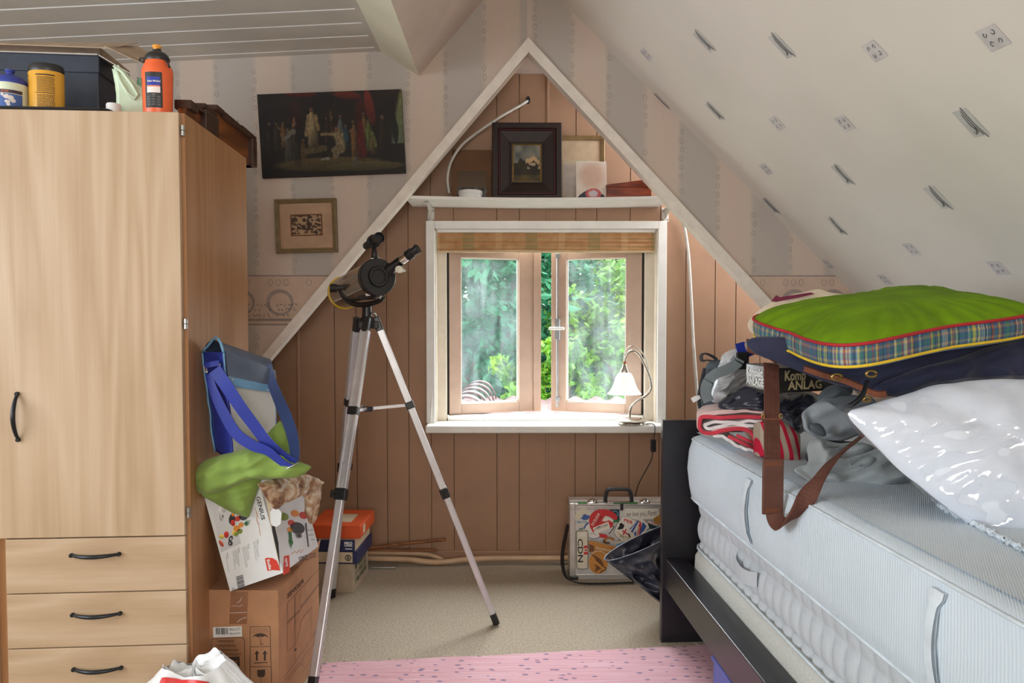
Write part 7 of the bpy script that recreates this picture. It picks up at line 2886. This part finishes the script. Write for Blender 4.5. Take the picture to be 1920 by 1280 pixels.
def ring_at(s, h, seed=0):
    cen_ = (N_ + F_) / 2
    out = []
    for i, p in enumerate(edge):
        q = cen_ + (p - cen_) * s
        w = 0.0
        if seed:
            an = i / NA * 2 * PI
            w = 0.007 * nz((math.cos(an) * 9, math.sin(an) * 9, s * 2), 1.0) * max(0, min(1, (s - 0.45) * 3)) + 0.004 * nz(q, 9.0, 3)
        wav = 0.010 * math.sin(3 * i / NA * 2 * PI + 1)
        out.append(q + cnrm * (h + w * (1 if s < 1 else 0)) + V((0, 0, wav * s * 0.5)))
    return out


top = MB()
rows = []
SS = [1.0, 0.985, 0.96, 0.92, 0.87, 0.8, 0.7, 0.58, 0.44, 0.3, 0.15]
for s in SS:
    rows.append(len(top.v))
    top.v += ring_at(s, 0.056 * (1 - s ** 2.6) ** 0.75, 1)
for a, b in zip(rows[:-1], rows[1:]):
    for k in range(NA):
        j = (k + 1) % NA
        top.face((a + k, a + j, b + j, b + k))
top.face([rows[-1] + k for k in range(NA)])
top.build('green_face', 'cushion_green', cush, smooth=True)
gus = MB()
GH = 0.050
for k in range(9):
    t_ = k / 8
    gus.v += ring_at(1.0 + 0.012 * math.sin(PI * t_), -GH * t_)
for r_ in range(8):
    for k in range(NA):
        j = (k + 1) % NA
        gus.face((r_ * NA + k, r_ * NA + j, (r_ + 1) * NA + j, (r_ + 1) * NA + k))
go = gus.build('plaid_border', 'plaid_print', cush, smooth=True, normals=False)
at_ = go.data.color_attributes.new('print', 'FLOAT_COLOR', 'POINT')
cs = []
pr_ = random.Random(17)
warp = []
for k in range(NA):
    warp.append(pr_.choice([(66, 92, 132), (66, 92, 132), (66, 92, 132), (84, 112, 140), (60, 84, 120), (176, 186, 190), (62, 120, 100), (150, 66, 66), (206, 190, 90), (44, 52, 84)]))
for r_ in range(9):
    weft = [(66, 92, 132), (62, 100, 128), (200, 160, 70), (70, 96, 130), (58, 132, 84), (66, 92, 132), (190, 180, 90), (60, 88, 124), (66, 92, 132)][r_]
    for k in range(NA):
        c = [0.62 * a + 0.38 * b for a, b in zip(warp[k], weft)]
        cs.extend(lin(c))
        cs.append(1)
at_.data.foreach_set('color', cs)
MB().tube([tuple(p) for p in ring_at(1.004, 0.002)], 0.0042, 6, closed=True, local=False).build('red_piping', 'piping_red', cush, smooth=True)
MB().tube([tuple(p) for p in ring_at(1.004, -GH)], 0.0038, 6, closed=True, local=False).build('yellow_piping', 'piping_yellow', cush, smooth=True)
bt = MB()
rows = []
for s in (1.0, 0.96, 0.9, 0.8, 0.6, 0.3):
    rows.append(len(bt.v))
    bt.v += ring_at(s, -GH - 0.034 * (1 - s ** 2.6) ** 0.6)
for a, b in zip(rows[:-1], rows[1:]):
    for k in range(NA):
        j = (k + 1) % NA
        bt.face((a + k, a + j, b + j, b + k))
bt.face([rows[-1] + k for k in range(NA)])
bt.build('underside', 'cushion_under', cush, smooth=True)

# ---- white pillow in a clear bag
plain('pillow_white', (222, 229, 240), 0.8, var=0.02)
def mat_film():
    m = bpy.data.materials.new('clear_film')
    m.use_nodes = True
    nt = m.node_tree
    nt.nodes.clear()
    o = nt.nodes.new('ShaderNodeOutputMaterial')
    tr = nt.nodes.new('ShaderNodeBsdfTransparent')
    tr.inputs['Color'].default_value = (0.99, 0.99, 1.0, 1)
    gl = nt.nodes.new('ShaderNodeBsdfGlossy')
    gl.inputs['Roughness'].default_value = 0.12
    mx = nt.nodes.new('ShaderNodeMixShader')
    mx.inputs['Fac'].default_value = 0.11
    tc = nt.nodes.new('ShaderNodeTexCoord')
    ns = nt.nodes.new('ShaderNodeTexNoise')
    ns.inputs['Scale'].default_value = 17
    ns.inputs['Detail'].default_value = 3
    bp_ = nt.nodes.new('ShaderNodeBump')
    bp_.inputs['Strength'].default_value = 0.35
    bp_.inputs['Distance'].default_value = 0.01
    nt.links.new(tc.outputs['Object'], ns.inputs['Vector'])
    nt.links.new(ns.outputs['Fac'], bp_.inputs['Height'])
    nt.links.new(bp_.outputs[0], gl.inputs['Normal'])
    nt.links.new(tr.outputs[0], mx.inputs[1])
    nt.links.new(gl.outputs[0], mx.inputs[2])
    nt.links.new(mx.outputs[0], o.inputs['Surface'])
    MATS['clear_film'] = m


mat_film()
wpf = ofr(1800, 985, 1.60, math.radians(32))
wp = thing('bagged_pillow', 'white pillow in a clear plastic bag at the near end of the pile', 'pillow', wpf.o)
WO = [(1590, 775), (1612, 765), (1680, 745), (1760, 722), (1860, 712), (1960, 716), (2060, 740), (2090, 850), (2070, 1010), (1980, 1040), (1905, 1012), (1830, 985), (1765, 945), (1705, 895), (1650, 845), (1612, 805)]
idz = lambda x, y: (x, y)
puff(wpf, ol(wpf, WO, idz), 0.075, 0.05, 'pillow_white', 'pillow', wp, n=140, rings=16, wr=0.010, ws=9, seed=4)
WF = [(1578, 771), (1605, 760), (1680, 740), (1760, 718), (1860, 707), (1970, 711), (2070, 735), (2100, 850), (2080, 1015), (1985, 1046), (1905, 1017), (1830, 990), (1762, 950), (1702, 899), (1647, 849), (1605, 809)]
puff(wpf.moved(0, -0.004, 0), ol(wpf, WF, idz), 0.086, 0.058, 'clear_film', 'plastic_bag', wp, n=160, rings=26, wr=0.006, ws=13, seed=7, ridge=0.022)
# crocheted edge of a cloth lying under it
cr = []
for i in range(60):
    t_ = i / 59
    p = on_z(1762 + 190 * t_, 947 + 100 * t_, MT + 0.006)
    cr.append(tuple(p + V((0.006 * math.sin(i * 2.1), 0.006 * math.cos(i * 2.1), 0.004 * math.sin(i * 3.3)))))
o = MB().tube(cr, 0.0062, 6, local=False).build('crochet_edge', 'piping_white', smooth=True)
tag(o, 'knotted white crochet trim on the mattress under the bagged pillow', 'trim')

# ---- navy travel bag under the cushion
cloth('bag_navy', (48, 50, 74), 500, 0.8, 0.12)
plain('leather_brown', (116, 66, 44), 0.4, var=0.15, scale=20)
plain('brass', (176, 146, 84), 0.3, 0.8)
nvf = ofr(1700, 740, 2.0, math.radians(20))
nv = thing('travel_bag', 'navy canvas travel bag with brown leather trim under the green cushion', 'bag', nvf.o)
puff(nvf, ol(nvf, [(1400, 640), (1440, 634), (1500, 668), (1560, 690), (1640, 668), (1760, 640), (1900, 615), (2010, 620), (2020, 730), (1900, 740), (1760, 742), (1660, 742), (1600, 730), (1540, 712), (1460, 680), (1415, 662)], idz), 0.06, 0.06, 'bag_navy', 'body', nv, n=130, wr=0.010, ws=9, seed=12, ridge=0.02)
puff(nvf.moved(0, -0.05, 0), ol(nvf, [(1622, 735), (1690, 705), (1740, 690), (1850, 655), (1925, 640), (1970, 680), (1930, 722), (1800, 730), (1700, 740), (1640, 748)], idz), 0.05, 0.05, 'bag_navy', 'flap', nv, n=110, wr=0.010, ws=10, seed=15, ridge=0.03)
lt = catmull([at(1508, 690, 1.98), at(1545, 703, 1.95), at(1580, 712, 1.92), at(1610, 724, 1.89), at(1640, 738, 1.86), at(1662, 738, 1.84)], 5)
MB().ribbon([tuple(p) for p in lt], 0.016, V((0, -0.5, 0.8)), 0.006, local=False).build('leather_edge', 'leather_brown', nv, smooth=40)
lt = catmull([at(1400, 640, 2.42), at(1404, 652, 2.40), at(1420, 658, 2.38), at(1440, 664, 2.36), at(1456, 674, 2.33)], 5)
MB().ribbon([tuple(p) for p in lt], 0.026, V((0, -0.6, 0.7)), 0.008, local=False).build('leather_edge', 'leather_brown', nv, smooth=40)
for (a, b, d, s) in ((1566, 706, 1.90, 14), (1630, 700, 1.84, 14), (1622, 748, 1.82, 10), (1446, 668, 2.30, 12)):
    c0 = at(a, b, d)
    rr_ = s * d / F_PX * 0.7
    MB().tube([(c0.x + rr_ * math.cos(k * 0.6), c0.y - 0.01, c0.z + 0.6 * rr_ * math.sin(k * 0.6)) for k in range(11)], 0.0035, 6, local=False).build('brass_ring', 'brass', nv, smooth=True)
hk_ = catmull([at(1626, 715, 1.83), at(1618, 738, 1.81), at(1606, 752, 1.80), at(1592, 762, 1.80)], 5)
MB().tube([tuple(p) for p in hk_], 0.006, 8, local=False).build('carry_loop', 'black_satin', nv, smooth=True)

# ---- cream tote behind the cushion
cloth('tote_cream', (222, 206, 182), 460)
plain('tote_print', (112, 32, 62), 0.8)
ttf = ofr(1475, 570, 2.42, math.radians(25))
tt = thing('tote_bag', 'cream cotton tote bag with maroon print peeping out behind the green cushion', 'bag', ttf.o)
puff(ttf, ol(ttf, [(1404, 615), (1406, 598), (1428, 578), (1455, 562), (1500, 550), (1535, 542), (1556, 548), (1600, 560), (1640, 600), (1600, 640), (1480, 640), (1420, 630)], idz), 0.03, 0.05, 'tote_cream', 'cloth', tt, wr=0.012, ws=14, seed=3)
tp_ = ofr(1485, 565, 2.385, math.radians(25))
poly_decal('printed_band', tp_, [ol(tp_, [(1446, 565), (1455, 553), (1462, 557), (1520, 548), (1528, 551), (1496, 558), (1456, 566)], idz)], 'tote_print', tt)

# ---- box lettered Kompakt-Anlage
plain('box_black', (34, 30, 28), 0.4, var=0.1)
plain('box_letter', (206, 186, 140), 0.5)
plain('box_reflection', (120, 118, 114), 0.15, var=0.2, scale=9)  # grey over the black: reflected light put into the colour of one end
E0, E1 = at(1458, 690, 2.20), at(1460, 737, 2.20)
LT, LB_ = at(1397, 674, 2.42), at(1399, 716, 2.42)
RT, RB_ = at(1575, 704, 2.30), at(1575, 727, 2.30)
RB_.z = E1.z
RT.z = E0.z
LB_.z = E1.z
LT.z = E0.z
hh_ = E0.z - E1.z
dL, dR = LB_ - E1, RB_ - E1
kb = thing('stereo_box', 'flat black box lettered Komp ANLAG under the cushion', 'box', E1)
MB().hexa([E1, E1 + dR, E1 + dR + dL, E1 + dL, E1 + V((0, 0, hh_)), E1 + dR + V((0, 0, hh_)), E1 + dR + dL + V((0, 0, hh_)), E1 + dL + V((0, 0, hh_))]).build('carton', 'box_black', kb)
rfk = Frame(E1, dR.normalized(), dR.cross(V((0, 0, 1))).normalized() * -1, V((0, 0, 1)))
W_ = dR.length


def fit_text(fr, s, x0, x1, z0, z1, mat, parent, bold=0.02, lift=0.0012):
    pls_ = text_polys(s, 1.0, 0, 0, bold=bold)
    xs_ = [p[0] for pl in pls_ for p in pl]
    nrm_ = fr.ex.cross(fr.ez).normalized()
    mb_ = MB()
    for pl in pls_:
        i = mb_.verts([fr.o + fr.ex * (x0 + (x - min(xs_)) / (max(xs_) - min(xs_)) * (x1 - x0)) + fr.ez * (z0 + y / 0.7 * (z1 - z0)) + nrm_ * lift for x, y in pl], local=False)
        mb_.face([i + k for k in range(len(pl))])
    return mb_.build('printed_text', mat, parent, normals=False, kind='stuff')


fit_text(rfk, 'Komp', 0.022, 0.105, hh_ * 0.50, hh_ * 0.88, 'box_letter', kb, 0.03)
fit_text(rfk, 'ANLAG', 0.034, 0.170, hh_ * 0.12, hh_ * 0.46, 'box_letter', kb, 0.03)
lfk = Frame(LB_, (E1 - LB_).normalized(), V((0, 1, 0)), V((0, 0, 1)))
WL = (E1 - LB_).length
MB().hexa([LB_ + lfk.ex * 0.004 + V((-0.001, -0.001, 0.004)), LB_ + lfk.ex * (WL * 0.62) + V((-0.001, -0.001, 0.004)), LB_ + lfk.ex * (WL * 0.62), LB_, LB_ + V((-0.001, -0.001, hh_ - 0.002)) + lfk.ex * 0.004, LB_ + lfk.ex * (WL * 0.62) + V((-0.001, -0.001, hh_ - 0.002)), LB_ + lfk.ex * (WL * 0.62) + V((0, 0, hh_ - 0.004)), LB_ + V((0, 0, hh_ - 0.004))]).build('end_reflection', 'box_reflection', kb)
lf3 = Frame(LB_ + V((-0.0015, -0.0015, 0)), lfk.ex, V((0, 1, 0)), V((0, 0, 1)))
fit_text(lf3, 'Kompakt', 0.008, WL * 0.55, hh_ * 0.52, hh_ * 0.86, 'label_white', kb, 0.02)
fit_text(lf3, 'ANLAGE', 0.008, WL * 0.58, hh_ * 0.14, hh_ * 0.46, 'label_white', kb, 0.02)

# ---- striped folded cover
def mat_stripes():
    m = new_mat('stripe_cloth', (200, 60, 80), 0.9, 0, 0.15)
    t = NT(m)
    c = t.n('ShaderNodeTexCoord')
    s = t.n('ShaderNodeSeparateXYZ')
    t.l(c.outputs['Object'], s.inputs[0])
    f = t.math('FRACT', t.math('MULTIPLY', t.math('ADD', s.outputs['X'], t.math('MULTIPLY', s.outputs['Z'], 0.25)), 1 / 0.030))
    r = t.ramp(f, [(0.0, (190, 36, 62)), (0.40, (190, 36, 62)), (0.44, (170, 154, 136)), (0.94, (176, 160, 142)), (1.0, (190, 36, 62))])
    t.color(r)


mat_stripes()
cloth('cover_pink', (224, 190, 186), 420)
cloth('cover_beige', (196, 172, 150), 420)
cloth('cover_red_edge', (206, 64, 80), 420)
cloth('cover_white', (230, 224, 224), 420)
scf = ofr(1400, 830, 2.47, 0.0, math.radians(-14))
sc_ = thing('folded_cover', 'folded red, white and beige striped cushion cover on the mattress', 'textile', scf.o)


def fold_sheet(fr, path, depth, mat, name, parent, thick=0.006, wav=0.004, seed=1):
    """cloth bent along a path on the frame's face and running back from it"""
    P = catmull([V((a, 0, b)) for a, b in path], 5)
    m = MB(fr)
    nP = len(P)

    def f(side):
        def g(u, v):
            i = min(nP - 1, int(round(u * (nP - 1))))
            t = (P[min(i + 1, nP - 1)] - P[max(i - 1, 0)]).normalized()
            n = V((-t.z, 0, t.x)) * thick * side
            w = wav * nz((u * 9, v * 4, seed), 1.3)
            return (P[i].x + n.x, depth * v - 0.004 + w, P[i].z + n.z + w)
        return g
    m.grid(nP - 1, 10, f(0.5))
    m.grid(nP - 1, 10, f(-0.5))
    b1 = (nP) * 11
    for i in range(nP - 1):
        m.face((i, i + 1, b1 + i + 1, b1 + i))
    return m.build(name, mat, parent, smooth=50)


out_path = ol(scf, [(450, 740), (360, 735), (250, 738), (150, 745), (92, 762), (68, 790), (66, 830), (84, 858), (130, 870), (200, 850), (300, 838), (372, 852), (400, 890), (425, 950), (442, 996)])
fold_sheet(scf, out_path, 0.20, 'cover_pink', 'outer_layer', sc_, 0.014)
edge3 = [scf.p(a, -0.006, b) for a, b in ol(scf, [(450, 775), (360, 770), (260, 772), (190, 776), (120, 770), (80, 775), (72, 800), (72, 835), (90, 862), (150, 868), (210, 852), (300, 842), (368, 856), (396, 895), (420, 950), (438, 992)])]
MB().tube([tuple(p) for p in catmull(edge3, 5)], 0.0072, 8, local=False).build('red_hem', 'cover_red_edge', sc_, smooth=True)
fold_sheet(scf, ol(scf, [(445, 800), (380, 798), (300, 805), (220, 800), (150, 805), (100, 815), (110, 838), (170, 835), (260, 815), (350, 822), (440, 830)]), 0.18, 'cover_white', 'inner_layer', sc_, 0.010, seed=3)
fold_sheet(scf, ol(scf, [(150, 880), (220, 895), (300, 950), (380, 972), (430, 995)]), 0.18, 'cover_white', 'lower_layer', sc_, 0.010, seed=5)
for k, (a, b) in enumerate((((240, 885), (400, 960)), ((290, 880), (400, 930)))):
    MB().tube([tuple(scf.p(*(pxl(scf, *zu(*a))[0], -0.008, pxl(scf, *zu(*a))[1]))), tuple(scf.p(*(pxl(scf, *zu(*b))[0], -0.008, pxl(scf, *zu(*b))[1])))], 0.006, 8, local=False).build('red_stripe', 'cover_red_edge', sc_, smooth=True)
puff(scf.moved(0, 0.09, 0), ol(scf, [(100, 770), (200, 752), (330, 748), (450, 755), (455, 860), (440, 990), (400, 930), (380, 860), (250, 850), (110, 855)]), 0.06, 0.09, 'cover_beige', 'padding', sc_, wr=0.004, ws=14)
rsf = ofr(1485, 866, 2.335, math.radians(8), math.radians(8))
puff(rsf, ol(rsf, [(430, 800), (560, 790), (640, 850), (672, 880), (672, 1046), (600, 1038), (500, 1022), (430, 1010)]), 0.03, 0.12, 'stripe_cloth', 'striped_end', sc_, wr=0.003, ws=14, smooth_out=False, n=110)

# ---- black refuse-sack bundle
bsf = ofr(1430, 800, 2.52)
o = puff(bsf, ol(bsf, [(185, 690), (260, 640), (360, 585), (450, 585), (560, 620), (680, 610), (780, 640), (820, 680), (760, 730), (700, 770), (690, 850), (660, 870), (610, 850), (560, 790), (450, 735), (330, 728), (200, 725)]), 0.10, 0.06, 'black_film', 'plastic_sack', None, n=150, rings=22, wr=0.012, ws=16, seed=9, ridge=0.04)
tag(o, 'glossy black plastic sack stuffed under the flat black box', 'bag')
# ---- clear bag with grey webbing and a dark rucksack at the far end
plain('film_milky', (190, 192, 196), 0.18, var=0.12, scale=20, bump=0.4, bscale=30)
cbf2 = ofr(1380, 740, 2.66)
o = puff(cbf2, ol(cbf2, [(140, 670), (160, 560), (190, 440), (240, 380), (300, 365), (345, 420), (350, 560), (330, 600), (240, 640), (200, 690)]), 0.06, 0.05, 'film_milky', 'clear_bag', None, wr=0.012, ws=18, seed=10, ridge=0.04, rings=20)
tag(o, 'crinkled translucent plastic bag at the far end of the pile', 'bag')
cloth('ruck_grey', (92, 100, 108), 500)
plain('webbing_grey', (120, 130, 134), 0.7, bump=0.2, bscale=200)
plain('webbing_black', (34, 36, 42), 0.7)
rkf = ofr(1340, 770, 2.72)
rk = thing('rucksack', 'dark grey rucksack with black handle loop and pale zip pull', 'bag', rkf.o)
puff(rkf, ol(rkf, [(66, 690), (80, 600), (100, 490), (130, 440), (190, 430), (330, 440), (340, 600), (250, 740), (110, 745), (80, 725)]), 0.03, 0.07, 'ruck_grey', 'body', rk, wr=0.004, ws=12)
lp = [at(*zu(a, b), 2.69) for a, b in ((84, 440), (78, 410), (95, 392), (130, 400), (168, 425), (150, 436), (110, 432), (88, 440))]
MB().ribbon([tuple(p) for p in catmull(lp, 5)], 0.022, V((0.2, -1, 0.1)), 0.004, local=False).build('handle_loop', 'webbing_black', rk, smooth=40)
wb = [at(*zu(a, b), 2.575) for a, b in ((310, 425), (290, 455), (230, 490), (165, 515), (120, 560), (105, 620), (125, 680))]
MB().ribbon([tuple(p) for p in catmull(wb, 6)], 0.036, V((0.5, 0, 0.8)), 0.003, local=False).build('shoulder_strap', 'webbing_grey', rk, smooth=40)
ed = [at(*zu(a, b), 2.69) for a, b in ((100, 480), (82, 560), (66, 650), (70, 710), (95, 742))]
MB().tube([tuple(p) for p in catmull(ed, 5)], 0.0065, 8, local=False).build('edge_binding', 'webbing_black', rk, smooth=True)
zpu = [at(*zu(a, b), 2.66) for a, b in ((72, 652), (50, 660), (24, 674))]
MB().ribbon([tuple(p) for p in zpu], [0.012, 0.018, 0.018], V((0.3, 0, 1)), 0.004, local=False).build('zip_pull', 'white_plastic', rk)
bl_ = [at(*zu(a, b), 2.60) for a, b in ((292, 372), (330, 360), (380, 372), (392, 400))]
MB().ribbon([tuple(p) for p in bl_], 0.045, V((0.2, 0, 1)), 0.005, local=False).build('blue_tab', 'vinyl_blue', rk)
MB(ofr(1392, 676, 2.585)).bbox(-0.022, 0.022, -0.006, 0.006, -0.03, 0.03, 0.004).build('clip_buckle', 'black_satin', rk)

# ---- grey nylon bag and grey garment
cloth('nylon_grey', (150, 156, 162), 480, 0.6, 0.06)
cloth('nylon_dark', (88, 95, 100), 480, 0.7)
cloth('garment_grey', (158, 164, 166), 420, 0.85, 0.08)
ngf = ofr(1570, 800, 2.17, math.radians(15))
ng = thing('nylon_bag', 'grey nylon bag with mesh corner next to the white pillow', 'bag', ngf.o)
puff(ngf, ol(ngf, [(690, 745), (760, 690), (860, 640), (980, 640), (1100, 660), (1160, 760), (1100, 860), (1000, 890), (900, 920), (800, 905), (710, 860), (690, 800)]), 0.05, 0.06, 'nylon_grey', 'body', ng, wr=0.010, ws=12, seed=14, ridge=0.03, rings=20, n=140)
puff(ngf.moved(0, -0.045, 0), ol(ngf, [(696, 830), (740, 820), (775, 845), (790, 890), (760, 898), (710, 870)]), 0.012, 0.02, 'nylon_dark', 'mesh_corner', ng)
puff(ngf.moved(0, 0.02, 0), ol(ngf, [(800, 650), (850, 590), (930, 570), (1000, 600), (980, 650), (900, 660), (830, 680)]), 0.05, 0.05, 'nylon_dark', 'dark_pouch', ng, wr=0.006)
ggf = ofr(1610, 915, 2.02, math.radians(28))
gg = puff(ggf, ol(ggf, [(640, 1090), (720, 1045), (720, 940), (780, 905), (900, 930), (1050, 930), (1200, 1000), (1340, 1110), (1370, 1180), (1250, 1200), (1120, 1230), (1000, 1215), (880, 1190), (760, 1170), (680, 1130)]), 0.05, 0.03, 'garment_grey', 'garment', None, n=140, rings=22, wr=0.016, ws=10, seed=16, ridge=0.055)
tag(gg, 'crumpled light grey garment spilling over the mattress edge', 'garment')
dgf = ofr(1550, 850, 2.13, math.radians(20))
dg = puff(dgf, ol(dgf, [(705, 1000), (740, 950), (800, 915), (900, 920), (1040, 930), (1060, 980), (960, 990), (860, 1000), (770, 1036), (715, 1040)]), 0.03, 0.03, 'webbing_black', 'folded_jacket', None, wr=0.008, ws=14, seed=18)
tag(dg, 'dark folded jacket edge between grey bag and grey garment', 'garment')

# ---- brown luggage belt
def mat_belt():
    m = new_mat('belt_brown', (108, 64, 50), 0.7, 0, 0.3)
    t = NT(m)
    t.color(t.ramp(t.noise(t.coord(), 40, 3), [(0.3, (86, 52, 42)), (0.7, (108, 68, 56))]))


mat_belt()
plain('belt_buckle', (96, 60, 48), 0.4, var=0.06)
belt = thing('luggage_belt', 'brown ribbed luggage belt hanging over the mattress edge', 'belt', at(1460, 985, 2.03))


def ribbed(path, width, side, name):
    P = [V(p) for p in path]
    mats_ = MB()
    mats_.ribbon([tuple(p) for p in P], width, side, 0.003, local=False)
    o_b = mats_.build(name, 'belt_brown', belt, smooth=40)
    S = V(side).normalized()
    for k in range(9):
        q = []
        for i, p in enumerate(P):
            t = (P[min(i + 1, len(P) - 1)] - P[max(i - 1, 0)]).normalized()
            s = (S - t * S.dot(t)).normalized()
            nn = t.cross(s)
            if nn.y > 0:
                nn = -nn
            q.append(tuple(p + s * (width * (-0.44 + 0.11 * k)) + nn * 0.0012))
        MB().tube(q, 0.0017, 5, local=False).build('rib', 'belt_brown', o_b, smooth=True)
    return o_b


bw_ = 30 * 1.98 / F_PX
p1 = catmull([at(1446, 682, 2.13), at(1447, 740, 2.06), at(1447, 800, 2.0), at(1448, 862, 1.955)], 5)
ribbed(p1, bw_, V((1, 0, 0)), 'strap')
p2 = catmull([at(1452, 962, 1.93), at(1456, 976, 1.92), at(1466, 982, 1.90), at(1484, 972, 1.865), at(1508, 940, 1.835), at(1532, 902, 1.84), at(1560, 864, 1.88), at(1592, 836, 1.92), at(1622, 812, 1.94)], 6)
ribbed(p2, bw_ * 1.05, V((0.72, -0.25, 0.62)), 'strap')
bkf = ofr(1449, 912, 1.95)
MB(bkf).bbox(-0.028, 0.028, -0.004, 0.004, -0.074, 0.074, 0.003).build('slide_buckle', 'belt_buckle', belt)
for zz in (0.062, -0.062):
    MB(bkf).box(-0.022, 0.022, -0.0052, -0.003, zz - 0.006, zz + 0.006).build('buckle_slot', 'leather_brown', belt)
for k in range(4):
    MB(bkf).box(-0.026, 0.026, -0.0050, -0.0035, -0.042 + k * 0.024, -0.0408 + k * 0.024).build('buckle_groove', 'leather_brown', belt)
for dx in (-0.024, 0.024):
    c0 = at(1447, 780, 2.015) + V((dx, 0, 0))
    MB().tube([(c0.x + 0.004 * math.cos(k), c0.y - 0.002, c0.z + 0.007 * math.sin(k)) for k in [i * 0.7 for i in range(10)]], 0.0018, 5, local=False).build('brass_eye', 'brass', belt, smooth=True)
MB().ribbon([tuple(at(1432, 785, 2.012)), tuple(at(1462, 785, 2.012))], 0.004, V((0, 0, 1)), 0.006, local=False).build('stitched_seam', 'leather_brown', belt)
